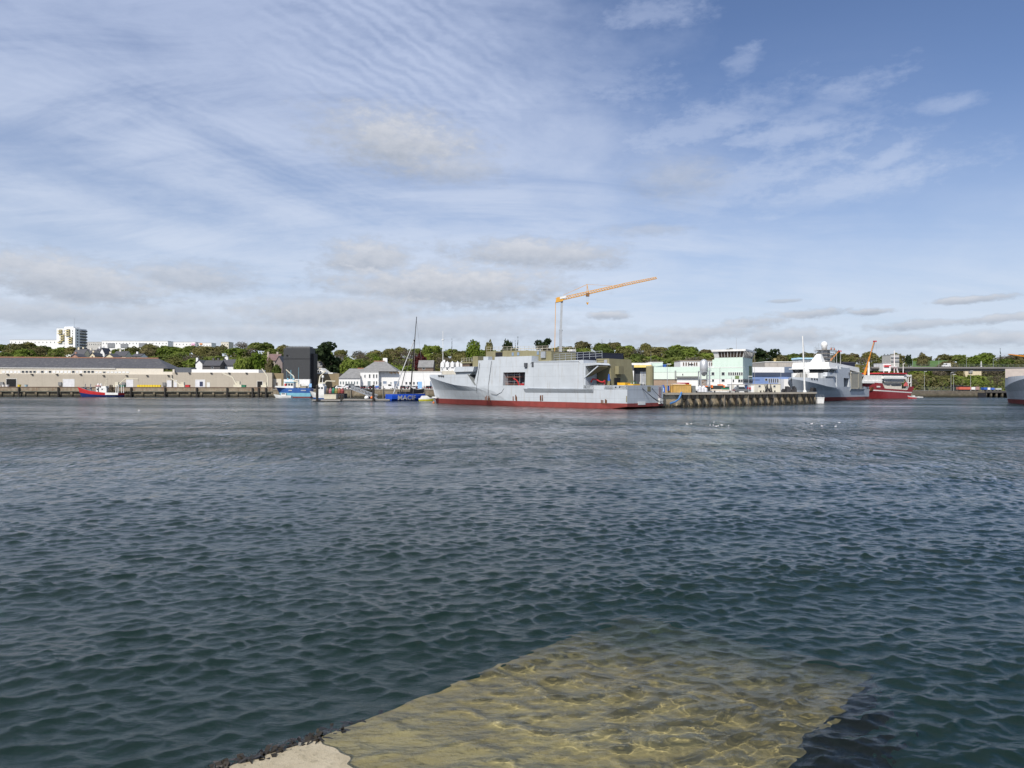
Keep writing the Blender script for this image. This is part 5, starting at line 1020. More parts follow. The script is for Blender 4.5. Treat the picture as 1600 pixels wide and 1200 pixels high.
MB().box(xm+.02, w_, -.4, -.1, f.at(1000, 574.2)[1], zB-.02).build('fascia_panel', pm('straw yellow', (.72, .56, .17)), f.T); MB().box(xm+.05, w_, 1.5, 12, 0, zB-.02).build('back_wall', pm('shaded recess wall', (.05, .055, .065)), f.T)  # back wall coloured dark to carry the shade of the recess
for a, b in ((1001, 1005.5), (1006.3, 1011)): door(f, a, b, 581.5, 600, STEEL, off=1.5)
for a, b in ((978, 982.3), (984, 986), (987.5, 989.5)): f.window(a, b, 588, 592.3)
f = Fac('hall', 'mint green roof box above the yellow fascia', 'hall', 1016, 1035.5, 244, 3.25); wall_box(f, MINT, 8, f.at(1020, 566.7)[1]); MB().box(-.1, f.w+.1, -.1, 8.1, f.at(1020, 566.7)[1], f.at(1020, 566.7)[1]+.25).build('coping', FRAME, f.T)
f = Fac('hall', 'deep blue roof box peeping above the mint hall', 'hall', 1035.5, 1041, 246, 3.25); wall_box(f, BLUEP, 8, f.at(1038, 570)[1]); MB().box(-.1, f.w+.1, -.1, 8.1, f.at(1038, 570)[1], f.at(1038, 570)[1]+.2).build('coping', pm('blue coping', (.1, .2, .45)), f.T)
f = Fac('hall', 'long pale mint hall left of the steel silo', 'hall', 1018, 1106, 228, 3.25, 222); h_ = f.at(1060, 573.6)[1]; hm = f.at(1060, 592.5)[1]
MB().box(0, f.w, 0, 16, hm, h_).build('wall', pm('pale mint cladding', (.62, .70, .63), rough=.6, var=.03, dirt=(.5, .6, .52), dirt_amt=.5, seam=(1.0, .05, .07)), f.T); MB().box(.02, f.w-.02, .3, 16, 0, hm).build('base_wall', pm('brown base', (.30, .22, .16)), f.T); MB().box(-.05, f.w+.05, -.06, .1, h_-1.6, h_+.05).build('fascia', MINT, f.T)
x = f.x(1055.5); MB().box(x-.25, x+.25, -.12, 0, hm, f.at(1055, 579)[1]).build('down_pipe', pm('pipe grey', (.25, .27, .26)), f.T)
x0, z0, w_, h2 = f.rect(1058, 1093, 588, 590); MB().box(x0, x0+w_, -3, 0, z0, z0+.4).build('canopy', pm('canopy grey', (.2, .21, .2)), f.T); MB().box(x0+.2, x0+w_, -2.2, -.05, 0, z0).build('low_wall', WALLW, f.T)
f.window(1066, 1067.6, 584, 586.5)
f = Fac('apartment_building', 'white flat roofed block with brown windows behind the steel silo', 'building', 1063, 1117, 262, 3.25); h_ = f.at(1080, 564.3)[1]; wall_box(f, WALLW, 10, h_); MB().box(-.1, f.w+.1, -.15, 10, h_, h_+.3).build('parapet', pm('brown parapet', (.3, .25, .2)), f.T)
for a in (1067, 1071, 1075, 1079.5, 1084, 1087.5, 1107.5, 1111): f.window(a, a+2.0, 566.2, 571.5, glassm=pm('brown pane', (.12, .08, .06), rough=.3))
MB().box(f.x(1075), f.x(1083), -.3, 0, f.at(1080, 569.5)[1], f.at(1080, 568.6)[1]).build('balcony', pm('balcony dark', (.08, .075, .07)), f.T)
# silo
t = T('silo', 'galvanised steel silo on a braced lattice stand left of the control tower', 'silo', on_yard(1099.8, 203)); D = 203; r_ = 1.12; zb = gz(1100, 581, D)-zt; ztp = gz(1100, 565, D)-zt
MB().lathe([(.35, zb-1.2), (r_, zb), (r_, ztp), (r_*.5, ztp+.5), (.1, ztp+.7)], n=16).build('tank', pm('silo steel', (.45, .46, .47), rough=.4, metal=.4, var=.15), t, True)
mb = MB(); q_ = 1.2
for sx in (-1, 1):
    for sy in (-1, 1): mb.bar((sx*q_, sy*q_, 0), (sx*q_, sy*q_, zb+.3), .2)
for s_ in (-1, 1):
    for z in (1.8, 3.6, zb): mb.bar((-q_, s_*q_, z), (q_, s_*q_, z), .1); mb.bar((s_*q_, -q_, z), (s_*q_, q_, z), .1)
    for z0_, z1_ in ((0, 1.8), (1.8, 3.6)): mb.bar((-q_, s_*q_, z0_), (q_, s_*q_, z1_), .07); mb.bar((q_, s_*q_, z0_), (-q_, s_*q_, z1_), .07)
mb.build('stand', STEEL, t); mb = MB()
for y in (-.3, .3): mb.bar((1.7, y, 0), (1.7, y, ztp), .05)
for k in range(16): mb.bar((1.7, -.3, .4+k*.5), (1.7, .3, .4+k*.5), .04)
for k in range(3): mb.lathe([(.55, 3+k*1.6), (.55, 3.1+k*1.6)], (1.7, 0, 0), 8)
mb.build('ladder', STEEL, t)
# control tower
cx, cyy = gx(1161, 206), 206.0
D0 = 211.3; f = Fac('control_tower', 'mint green control building with flared glazed tower room and white flat roof', 'control tower', 1104, 1161, D0, 3.25, 206.0)
dep = 13.2; x_s = f.x(1116); hm = f.at(1161, 573.7)[1]; hs = f.at(1161, 558.2)[1]; hg_ = f.at(1161, 548.6)[1]; hr = f.at(1161, 545.6)[1]; hb_ = f.at(1161, 592)[1]
MB().box(0, f.w-.02, .05, dep, 0, hb_).build('base_wall', WALLW, f.T); MB().box(0, f.w, 0, dep, hb_, hm).build('wall', MINT, f.T); MB().box(x_s, f.w-.05, .05, dep-.1, hm, hs).build('shaft_wall', MINT, f.T)
MB().box(x_s-.8, x_s, 1.0, 4, hm, hs-.5).build('side_shaft', MINT, f.T)
g = MB(); xw = f.x(1122.5); fl = .55
lo = [(x_s+.1, .1, hs), (f.w-.1, .1, hs), (f.w-.1, dep-.2, hs), (x_s+.1, dep-.2, hs)]; hi = [(x_s-.2, -fl, hg_), (f.w+fl*.7, -fl, hg_), (f.w+fl*.7, dep+.2, hg_), (x_s-.2, dep+.4, hg_)]
g.hexa(lo, hi, 0); g.build('glazing', pm('brown tinted glass', (.055, .038, .03), rough=.1, var=.4, sc=.4, spec=.6), f.T)
mu = MB()
for k in range(9):
    u_ = .16+k*.84/8; a = Vector(lo[0]).lerp(Vector(lo[1]), u_); b = Vector(hi[0]).lerp(Vector(hi[1]), u_); o_ = Vector((0, -.06, 0)); mu.bar(a+o_, b+o_, .07 if k % 3 else .12)
for k in range(8):
    u_ = k/7; a = Vector(lo[1]).lerp(Vector(lo[2]), u_); b = Vector(hi[1]).lerp(Vector(hi[2]), u_); o_ = Vector((.06, 0, 0)); mu.bar(a+o_, b+o_, .05 if 0 < k < 7 else .12)
mu.hexa([(x_s+.08, .02, hs), (xw, .02, hs), (xw, .3, hs), (x_s+.08, .3, hs)], [(x_s-.25, -fl-.06, hg_), (xw+.1, -fl-.06, hg_), (xw+.1, .3, hg_), (x_s-.25, .3, hg_)]); mu.build('mullion', FRAME, f.T)
MB().box(x_s-.55, f.w+.95, -1.0, dep+.6, hg_, hr).build('roof', FRAME, f.T)
for a, b in ((1111.8, 1116), (1127.6, 1132.2)):
    f.window(a, b, 581.7, 586.2); f.window(a+(.9 if a < 1120 else 0), b-(.4 if a < 1120 else 0), 592.6, 596.4, .05)
for k in range(7): f.window(1138+k*3.35, 1139.6+k*3.35+.6, 581.8, 586.3)
x0, z0, w_, h2 = f.rect(1148.5, 1155, 586.9, 592); MB().box(x0, x0+w_, -.04, 0, z0, z0+h2).build('olive_panel', OLIVE, f.T)
for a, b in ((1145, 1147), (1153.5, 1157), (1157.8, 1160.5)): f.window(a, b, 593, 597, .05)
MB().box(f.w, f.w+.05, dep*.62, dep*.9, hb_+.5, hm+.6).build('olive_strip', OLIVE, f.T); MB().box(f.w-.02, f.w+.12, .2, dep-.2, hb_-1.0, hb_-.05).build('ribbon_window', GLASS, f.T)
MB().box(0.05, f.w-.02, -.05, 0.0, hm-.12, hm+.06).build('coping', FRAME, f.T)
MB().box(f.x(1124.6), f.x(1125.2), -.12, 0, 0, hm).build('down_pipe', STEEL, f.T)
# blue and white hall
f = Fac('hall', 'long blue hall with navy band and white upper wall right of the control tower', 'hall', 1174, 1262, 285, 3.25); z1 = f.at(1200, 588)[1]; z2 = f.at(1200, 582)[1]; z3 = f.at(1200, 573.2)[1]
MB().box(0, f.w, 0, 20, 0, z1).build('wall', pm('blue cladding', (.17, .25, .46), rough=.6, var=.05, seam=(1.2, .05, .12)), f.T); MB().box(-.05, f.w, -.25, 20, z1, z2).build('navy_band', pm('navy band', (.045, .06, .10)), f.T); MB().box(0, f.x(1230), 3, 20, z2, z3).build('upper_wall', WALLW, f.T); MB().box(f.x(1230)+.02, f.w, 2.9, 20, z2, z3+.1).build('grey_panel', pm('slate blue panel', (.14, .18, .25)), f.T)
f.window(1195.5, 1199, 591.5, 595)
for k in range(5): f.window(1201+k*3.3, 1202.8+k*3.3, 591.6, 598)
MB().box(f.x(1216), f.x(1233), -6, -.02, 0, f.at(1220, 592.5)[1]).build('porch', WALLW, f.T); MB().box(f.x(1176), f.x(1187), -.1, 0, f.at(1180, 593.8)[1], f.at(1180, 593.3)[1]).build('pipe', NAVYC, f.T)
f = Fac('hall', 'weathered concrete hall with flat roof above the white upper wall', 'hall', 1195, 1252, 330, 3.25); h_ = f.at(1220, 566)[1]; wall_box(f, pm('weathered concrete', (.42, .39, .35), var=.12, dirt=(.25, .22, .19), dirt_amt=.8, seam=(2.5, .1, .15)), 20, h_); MB().box(-.1, f.w+.1, -.2, 20, h_, h_+.35).build('coping', FRAME, f.T); MB().lathe([(.6, 0), (.6, 1.2), (.8, 1.3), (.8, 1.6)], (f.x(1217), 5, h_+.3), 8).build('vent', pm('ochre vent', (.35, .28, .12)), f.T)
f = Fac('office', 'glazed office with pale blue roof edge behind the white mast', 'office building', 1248, 1279, 335, 3.25); h_ = f.at(1260, 561.3)[1]; wall_box(f, pm('glazed grey', (.30, .33, .36), rough=.3, seam=(1.4, .2, .4)), 8, h_); MB().box(-.3, f.w+.3, -.4, 8, h_, h_+.75).build('roof_edge', pm('pale blue edge', (.40, .62, .75)), f.T)
f = Fac('hall', 'dark flat shed half hidden behind the shrink wrapped ship', 'shed', 1316, 1336, 350, 3.25); h_ = f.at(1320, 566.4)[1]; wall_box(f, NAVYC, 8, h_); MB().box(-.1, f.w+.1, -.1, 8.1, h_, h_+.3).build('roof', pm('shed roof', (.08, .08, .1)), f.T)
# ------------------------------------------------------------------ cranes
CY = pm('crane yellow', (.60, .30, .035), rough=.5); D = 222.0
t = T('tower_crane', 'yellow slewing tower crane with grey telescopic mast behind the unfinished ship', 'crane', (gx(875.4, D), D, zt)); L_ = lambda px, py: Vector((gx(px, D)-gx(875.4, D), 0, gz(px, py, D)-zt))
MB().box(-1.6, 1.6, -1.6, 1.6, 0, 1.0).box(-.9, .9, -.9, .9, 1.0, 3.0).build('crane_base', CY, t)
a, b, c = L_(875.4, 600), L_(876.1, 515), L_(877.8, 470.5); MB().bar(a, b, .62, 4).build('mast', STEEL, t); m2 = MB(); m2.bar(b, c, .46, 4); m2.bar(b+Vector((-.6, 0, -.2)), b+Vector((.6, 0, -.2)), .25); m2.build('upper_mast', pm('galvanised light', (.36, .38, .40), rough=.5), t)
def truss(p, q_, wd, ht, n_, mat, parent, r_=.07, name='jib'):
    mb = MB(); p = Vector(p); q_ = Vector(q_); d_ = (q_-p).normalized(); up = Vector((-d_.z, 0, d_.x)); s_ = Vector((0, wd/2, 0))
    for o_ in (s_, -s_): mb.bar(p+o_, q_+o_, r_)
    mb.bar(p+up*ht, q_+up*ht*.7, r_*1.1)
    for i in range(n_):
        h1 = ht*(1-.3*i/n_); a = p.lerp(q_, i/n_); b = p.lerp(q_, (i+1)/n_); m_ = p.lerp(q_, (i+.5)/n_)+up*h1
        for o_ in (s_, -s_): mb.bar(a+o_, m_, r_*.6); mb.bar(b+o_, m_, r_*.6)
        mb.bar(a+s_, a-s_, r_*.6)
    return mb.build(name, mat, parent)
j0, j1, j2 = L_(869, 471), L_(974, 446.5), L_(1026, 435.3)
truss(j0, j1, .9, .95, 26, CY, t, .12); truss(j1, j2, .8, .75, 14, CY, t, .09)
MB().hexa([j0+Vector((-.3, -.7, -.4)), j0+Vector((2.1, -.7, .1)), j0+Vector((2.1, .7, .1)), j0+Vector((-.3, .7, -.4))], [j0+Vector((.1, -.6, 1.2)), j0+Vector((2.0, -.6, 1.5)), j0+Vector((2.0, .6, 1.5)), j0+Vector((.1, .6, 1.2))]).build('jib_head', CY, t)
p_ = L_(879.5, 465.5); MB().hexa([p_+Vector((-1.0, -.75, -.45)), p_+Vector((.9, -.75, 0)), p_+Vector((.9, -.55, 0)), p_+Vector((-1.0, -.55, -.45))], [p_+Vector((-1.0, -.75, .25)), p_+Vector((.9, -.75, .65)), p_+Vector((.9, -.55, .65)), p_+Vector((-1.0, -.55, .25))]).build('name_board', FRAME, t)
ap = L_(917, 444.3); mb = MB(); mb.bar(L_(919.5, 458), ap, .12); mb.bar(L_(916.5, 458), ap, .08); mb.bar(ap, L_(880, 461), .06); mb.bar(ap, L_(898, 453), .09); mb.bar(ap, L_(962, 446.8), .05); mb.build('a_frame', CY, t)
tp = L_(918, 460.5); MB().box(tp.x-.5, tp.x+.5, -.6, .6, tp.z-.5, tp.z+.5).build('trolley', pm('trolley brown', (.2, .1, .04)), t)
hk = L_(917.8, 472.5); mb = MB(); mb.bar(tp+Vector((-.25, 0, 0)), hk+Vector((-.2, 0, 0)), .025); mb.bar(tp+Vector((.25, 0, 0)), hk+Vector((.2, 0, 0)), .025); mb.build('hoist_rope', MATS['rigging grey'], t); MB().hexa([hk+Vector((-.1, -.15, -.7)), hk+Vector((.1, -.15, -.7)), hk+Vector((.1, .15, -.7)), hk+Vector((-.1, .15, -.7))], [hk+Vector((-.4, -.2, 0)), hk+Vector((.4, -.2, 0)), hk+Vector((.4, .2, 0)), hk+Vector((-.4, .2, 0))]).build('hook_block', CY, t)
bk = MB(); q0, q1 = L_(868, 472), L_(866.4, 560); bk.bar(q0, q1, .11); bk.build('back_stay', CY, t)
OC = pm('mobile crane orange', (.58, .22, .02), rough=.45)
def mobile(label, px0, py0, px1, py1, D, bx):
    t = T('mobile_crane', label, 'crane', (gx(px0, D), D, zt), 0); a = Vector((0, 0, gz(px0, py0, D)-zt)); b = Vector((gx(px1, D)-gx(px0, D), 0, gz(px1, py1, D)-zt)); base = a-(b-a).normalized()*(a.z-2.2)/(b-a).normalized().z
    MB().bar(base, a.lerp(b, .22), .5, 4).build('boom', OC, t); MB().bar(a.lerp(b, .2), a.lerp(b, .55), .32, 4).build('boom_section', OC, t); MB().bar(a.lerp(b, .52), b, .2, 4).build('boom_tip', OC, t)
    MB().bar(a.lerp(b, .25)+Vector((.5, 0, -.3)), b+Vector((.35, 0, -.1)), .09).build('boom_rail', BLACK, t); MB().box(b.x-.4, b.x+1.0, -.3, .3, b.z-.3, b.z+.2).build('boom_head', REDP, t); MB().bar((b.x+.9, 0, b.z), (b.x+.9, 0, b.z-9), .025).build('hoist_rope', MATS['rigging grey'], t)
    MB().box(base.x-5, base.x+5, -1.4, 1.4, .8, 1.7).box(base.x-1.6, base.x+1.6, -1.3, 1.3, 1.7, 3.2).build('carrier', OC, t)
    for x in (-4, -2.4, 2.4, 4): w_ = MB().lathe([(.6, -1.5), (.6, 1.5)], n=12).build('wheel', TYRE, t, loc=(base.x+x, 0, .6)); w_.rotation_euler = (math.pi/2, 0, 0)
    return t
mobile('orange mobile crane with tall raised boom between the grey and red ships', 1350.3, 586, 1366, 533, 312, 0); mobile('orange mobile crane with short boom rising behind the domed mast', 1297.5, 563, 1311, 548.5, 318, 0)
D = 330; t = T('gantry_jib', 'orange crane jib entering at the right edge above the bridge', 'crane', (gx(1660, D), D, zt)); MB().bar((0, 0, 0), (0, 0, 18), .8, 4).build('crane_mast', OC, t); MB().hexa([(gx(1576, D)-gx(1660, D), -.4, gz(1576, 554, D)-zt), (6, -.4, 12.0), (6, .4, 12.0), (gx(1576, D)-gx(1660, D), .4, gz(1576, 554, D)-zt)], [(gx(1576, D)-gx(1660, D), -.4, gz(1576, 553, D)-zt), (6, -.4, 14.0), (6, .4, 14.0), (gx(1576, D)-gx(1660, D), .4, gz(1576, 553, D)-zt)]).build('jib', OC, t)
# ------------------------------------------------------------------ red trawler freighter
RH = pm('wine red hull', (.21, .022, .026), rough=.4, var=.12, sc=.3, dirt=(.28, .10, .09), dirt_amt=.5); REDC = pm('red trim', (.45, .03, .04))
r = T('red_ship', 'wine red ocean trawler with white superstructure berthed behind the grey naval ships', 'ship', (173.8, 319.7, 0), math.atan2(-.4067, -.9135)); r.scale = (.5, 1.04, 1.04)
st = []
for i in range(25):
    x = i/24*62.0; s_ = x/62; top = interp(x, [(-1, 5.0), (4.4, 5.0), (4.8, 3.5), (33.5, 4.15), (35.5, 6.3), (62, 7.2)]); hb_ = 6.0*(1-max(0, (s_-.55)/.45)**2.2); wl_ = 6*(1-max(0, (s_-.45)/.55)**1.7); k_ = -4.2*max(0, 1-x/5)
    band = interp(x, [(0, 2.45), (53, 3.6), (62, 4.1)])
    st.append([(x+(3.5 if i == 0 else 0), wl_*.7, -1), (x+(3.3 if i == 0 else 0), wl_, 0.0), (x-(0 if i else .5), hb_*.99, band-.25), (x-(0 if i else .8), hb_, band+.2), (x+2.2*max(0, s_-.6)/.4-(0 if i else 4.0), hb_, max(top, band+.3))])
MB().skin(st, [0, 0, 1, 0], deck=2, transom=[0, 0, 1, 0]).build('hull', [RH, FRAME, DECKG], r)
MB().box(35, 58, -5.2, 5.4, 6.3, 7.2).box(32.3, 58, -4.8, 4.9, 7.2, 9.6).build('forward_house', WHITE, r)
wd = MB(); wd.box(4.8, 33.8, 5.7, 5.98, 3.55, 4.1); wd.box(8, 33, -5, 4.4, 3.5, 6.8); wd.build('working_deck', pm('rust stained white', (.62, .58, .50), dirt=(.3, .16, .07), dirt_amt=.8), r)
MB().box(7, 31.5, -5, 5.2, 6.8, 8.2).build('boat_deck', WHITE, r); MB().box(5.5, 34.5, -5.6, 5.8, 8.2, 9.0).box(8, 33, -5.4, 5.5, 9.0, 9.5).build('bridge_deck', WHITE, r)
MB().box(7, 33.2, -5, 5.3, 9.5, 10.25).build('bridge_window', GLASS, r); MB().box(5.4, 34.6, -5.8, 5.9, 10.25, 10.75).build('wheelhouse_roof', REDC, r); MB().box(7.5, 31, 5.2, 5.25, 7.0, 7.5).build('window_band', GLASS, r); MB().box(9, 21, 4.4, 4.46, 5.2, 5.9).box(23, 27, 4.4, 4.46, 5.4, 5.8).build('window_band', GLASS, r)
MB().box(34.5, 35.5, 5.6, 5.8, 6.6, 7.3).build('emblem', BLACK, r)
for k in range(5): MB().box(39.0+k*.9, 39.6+k*.9, 5.93, 6.03, 4.6, 5.2).build('lettering', FRAME, r)
mb = MB(); mb.bar((12.5, 0, 10.7), (10.6, 0, 13.5), .35); mb.bar((0.5, 0, 10.7), (3.0, 0, 13.5), .35); mb.box(2.8, 11, -.4, .4, 13.3, 13.8); mb.bar((5.5, 0, 13.5), (5.5, 0, 20.5), .3, 6, r2=.2); mb.bar((4, 0, 18), (7, 0, 18), .1); mb.bar((5.5, 0, 10.7), (5.5, 0, 13.5), .25); mb.build('mast', WHITE, r)
for x, z in ((19, 14.6), (-6, 15.0)): MB().bar((x, 0, 8.2 if x < 0 else 10.7), (x, 0, z), .22, 6, r2=.14).bar((x, 0, z), (x-2.5, 0, z), .1).build('derrick_post', WHITE, r)
MB().bar((38, 0, 9.6), (38, 0, 15.4), .5, 6).build('king_post', WHITE, r)
mb = MB()
for x in (-2.8, .8, 3.2):
    for y in (-4.6, 4.8): mb.bar((x, y, 4.6), (x, y, 10.0), .3)
mb.box(-3, 6.5, -4.9, 5.1, 9.2, 9.9); mb.box(-3, 3.5, 4.6, 5.0, 6.4, 6.8); mb.build('stern_gantry', WHITE, r)
mb = MB(); mb.hexa([(1.5, 4.5, 5.2), (6, 4.5, 5.2), (6, 5.2, 5.2), (1.5, 5.2, 5.2)], [(3, 4.6, 6.9), (4.2, 4.6, 6.9), (4.2, 5.1, 6.9), (3, 5.1, 6.9)]); mb.build('net_drum', pm('faded red', (.5, .1, .1)), r)
MB().hexa([(46.0, 5.2, 3.2), (48.5, 5.0, 3.2), (48.3, 5.6, 4.7), (46.2, 5.8, 4.7)], [(46.0, 4.4, 3.2), (48.5, 4.2, 3.2), (48.3, 4.8, 4.7), (46.2, 5.0, 4.7)]).build('anchor', RUST, r)
# ------------------------------------------------------------------ bridge, far quay
D = 440; t = T('road_bridge', 'long grey road bridge on concrete piers crossing at the right', 'bridge', (gx(1362, D), D, 0)); zd = gz(1450, 573.2, D); W_ = gx(1760, D)-gx(1362, D); BRC = pm('bridge concrete', (.20, .19, .185), var=.12, sc=.15)
MB().box(0, W_, 0, 11, zd-1.0, zd).build('deck', BRC, t); MB().box(0, W_, 1.5, 9.5, zd-2.4, zd-1.0).build('girder', BRC, t); mb = MB(); rail(mb, [(0, .2, zd), (W_, .2, zd)], 1.7, 3.0, .05, mids=3); mb.build('railing', pm('green grey rail', (.16, .20, .18)), t)
for px in (1494.4, 1421, 1590): x = gx(px, D)-gx(1362, D); MB().box(x-.75, x+.75, 3, 8, 2, zd-2.4).box(x-1.4, x+1.4, 2, 9, zd-3.2, zd-2.35).build('pier', pm('pier stone', (.36, .31, .27)), t)
for k, px in enumerate((1426, 1467, 1510, 1552)): lamp_post('thin lamp post standing on the road bridge', px, D+5, zd, zd+5.6, .8, 'lamp posts on the road bridge')
place_car('white', 1484.5, D+4, zd, math.pi, 'white van crossing the road bridge', 'vehicles on the bridge', True).scale = (.9, 1, 1.05)
t = T('sculpture', 'small pale statue like finial on the bridge parapet', 'statue', (gx(1533.5, D), D+.2, zd)); MB().lathe([(.5, 0), (.4, .6), (.3, .8), (.45, 1.6), (.35, 2.6), (.2, 3.0), (.25, 3.4), (.05, 3.7)], n=10).build('figure', pm('pale stone', (.45, .46, .45)), t)
f = Fac('quay', 'low dark far quay across the water below the bridge', 'quay', 1424, 1640, 352, 0.0); FQ = quay_mat('far quay wall', (.15, .13, .10), (.08, .07, .055), (.10, .075, .05))
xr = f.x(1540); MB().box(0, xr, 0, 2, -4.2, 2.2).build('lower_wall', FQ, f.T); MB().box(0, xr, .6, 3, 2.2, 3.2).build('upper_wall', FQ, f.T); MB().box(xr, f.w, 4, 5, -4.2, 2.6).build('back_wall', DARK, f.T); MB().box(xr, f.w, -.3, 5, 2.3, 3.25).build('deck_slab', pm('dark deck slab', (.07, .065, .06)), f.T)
for px in (1541, 1549, 1557.5, 1566.5, 1576, 1586): x = f.x(px); MB().box(x-.4, x+.4, 0, 1, -4, 2.3).build('pile', FQ, f.T)
MB().box(xr-4, xr, -.4, 0, -4, 2.3).build('fender', BLACK, f.T)
g = MB(); g.box(f.P.x-60, f.P.x+250, 354.5, 560, 2.0, 3.2); o = g.build('far_quay_ground', m_yard); tag(o, kind='structure')
mb = MB(); 
for k in range(30): mb.lathe([(random.uniform(.5, 1.4), -.6), (random.uniform(.4, 1), random.uniform(.2, 1)), (.2, random.uniform(.8, 1.8))], (random.uniform(-9, 5), random.uniform(-1, 2), 0), 6)
tag(mb.build('rock_heap', FQ, None, loc=(gx(1432, 350), 350, 0)), 'brown rock heap at the left end of the far quay', 'rocks')
G2 = 'vehicles on the far quay'
def trailer(px0, px1, py0, py1, D, m, lb):
    simple('trailer', lb, 'trailer', px0, px1, D, [('box_body', m, [(px0, px1, py0, py1, 0, 2.5)]), ('chassis', BLACK, [(px0+.3, px1-.3, py1, py1+.5, .3, 2.2)]), ('wheel', TYRE, [(px0+1, px0+2.6, py1+.4, 611, .1, .5), (px1-3.2, px1-1.2, py1+.4, 611, .1, .5)])], group=G2, z=3.2)
trailer(1499, 1517.5, 604.6, 608.6, 358, pm('faded red trailer', (.50, .12, .08)), 'long faded red trailer on the far quay'); trailer(1518, 1524, 604.8, 608.8, 358, WHITE, 'white box truck right of the red trailer on the far quay'); trailer(1525, 1530.5, 604.2, 609, 360, pm('maroon grey truck', (.35, .22, .2)), 'mixed grey truck third on the far quay')
trailer(1537.5, 1543, 605.4, 608.8, 360, BLUEP, 'blue box trailer on the far quay before the open jetty'); trailer(1543.5, 1548, 605.6, 609, 361, WHITE, 'white van body between the two blue trailers'); trailer(1549.5, 1554, 606, 609, 360, pm('bright blue box', (.06, .14, .5)), 'bright blue small box on the far quay jetty'); trailer(1556, 1565, 606.4, 609, 360, pm('pale van', (.4, .42, .42)), 'pale grey van at the right of the far quay')
simple('shed', 'black open shed behind the red trailer on the far quay', 'shed', 1492.5, 1516, 366, [('wall', DARK, [(1493, 1502.5, 602.6, 611, 0, 4), (1505, 1515.5, 603.2, 611, 0, 4)]), ('roof', pm('shed roof', (.08, .08, .1)), [(1492.5, 1503, 602.1, 602.6, -.2, 4.2), (1504.5, 1516, 602.7, 603.2, -.2, 4.2)])], z=3.2)
mb = MB(); rail(mb, [(0, 0, 0), (gx(1496, 356)-gx(1440, 356), 0, 0)], 1.9, 1.6, .05, mids=4); tag(mb.build('fence', pm('fence green grey', (.13, .15, .13)), None, loc=(gx(1440, 356), 356, 3.2)), 'green grey mesh fence along the far quay left of the red trailer', 'fence')
for px, py, lb in ((1444.3, 580.5, 'tall lamp post at the left end of the far quay'), (1486, 582, 'left of the paired lamp posts by the black shed'), (1490, 585, 'right of the paired lamp posts by the black shed'), (1516.6, 579.5, 'tall lamp post behind the red trailer with flat head')): lamp_post(lb, px, 358, 3.2, gz(px, py, 358), 1.2, 'lamp posts on the far quay', mat=pm('pale post', (.4, .41, .4)))
for px, lb in ((1432, 'white dinghy floating left below the far quay'), (1438.5, 'white dinghy floating right below the far quay')):
    t = T('dinghy', lb, 'boat', (gx(px+3, 335), 335, 0), math.pi); hull_boat(t, 2.6, 1.3, [(0, .45), (.6, .5), (1, .7)], [WHITE, DECKG], [0]*5, ROWS, rake=.3); MB().box(.5, .9, -.4, .4, .4, .7).build('outboard', BLACK, t)
t = T('dinghy', 'grey red tender at the red ship stern', 'boat', (gx(1431, 306), 306, 0), math.pi); hull_boat(t, 3.2, 1.6, [(0, .7), (.6, .9), (1, 1.3)], [REDP, MATS['pale van'], DECKG], [0, 0, 0, 1, 1], ROWS, rake=.4); MB().box(.6, 1.6, -.5, .5, .6, 1.3).build('cuddy', WHITE, t)
# ------------------------------------------------------------------ wooded hills behind the port
SKYL = [(-220, 537), (0, 537), (40, 536), (110, 541), (135, 549), (165, 548), (200, 542), (240, 539), (280, 539), (340, 541), (380, 536), (405, 535), (440, 541), (500, 546), (560, 545), (590, 543), (620, 541), (650, 543), (680, 541), (700, 546), (760, 546), (790, 543), (830, 546), (850, 548), (868, 543), (910, 536), (940, 535), (970, 536), (1000, 536), (1030, 537), (1060, 539), (1100, 545), (1150, 545), (1200, 550), (1230, 550), (1260, 553), (1300, 549), (1330, 553), (1350, 552), (1380, 554), (1430, 555), (1480, 553), (1530, 553), (1560, 554), (1600, 553), (1820, 552)]
FOOT = [(-220, 572), (300, 574), (400, 580), (520, 583), (700, 583), (860, 578), (1000, 575), (1100, 578), (1180, 582), (1300, 588), (1380, 594), (1450, 602), (1600, 603), (1820, 603)]
DEPTH = [390, 425, 465, 510, 560]; FR = [0.0, .25, .5, .75, 1.0]
def canopy_top(px, D):
    for i in range(4):
        if D <= DEPTH[i+1]: a = FR[i]+(FR[i+1]-FR[i])*(D-DEPTH[i])/(DEPTH[i+1]-DEPTH[i]); break
    else: a = 1.0
    py = interp(px, FOOT)+(interp(px, SKYL)-interp(px, FOOT))*max(0, a); return gz(px, py, D)
def ground_z(px, D): return max(3.0, canopy_top(px, D)-8.4)
m_hill, t = new_mat('hill ground'); g = t.node('ShaderNodeNewGeometry').outputs['Position']
c = t.mix(t.ss(t.noise(g, .12, 5, .6), .35, .65), (.07, .085, .03), (.12, .13, .055)); b = t.node('ShaderNodeBsdfDiffuse'); t.put(b.inputs[0], c); finish(t, b.outputs[0])
cols = list(range(-260, 1880, 20)); ds = [376, 390, 407, 425, 445, 465, 487, 510, 535, 560, 600, 700, 900]
vs = []; 
for D in ds:
    for px in cols:
        vs.append((gx(px, D), D, 2.4 if D == 376 else (ground_z(px, D)-(.8) if D <= 560 else ground_z(px, 560)+(D-560)*.012)))
fs = []; nc = len(cols)
for i in range(len(ds)-1):
    for j in range(nc-1): fs.append((i*nc+j, i*nc+j+1, (i+1)*nc+j+1, (i+1)*nc+j))
me = bpy.data.meshes.new('hillside'); me.from_pydata(vs, [], fs); me.materials.append(m_hill)
for p in me.polygons: p.use_smooth = True
hill = bpy.data.objects.new('hillside', me); COL.objects.link(hill); tag(hill, kind='structure')
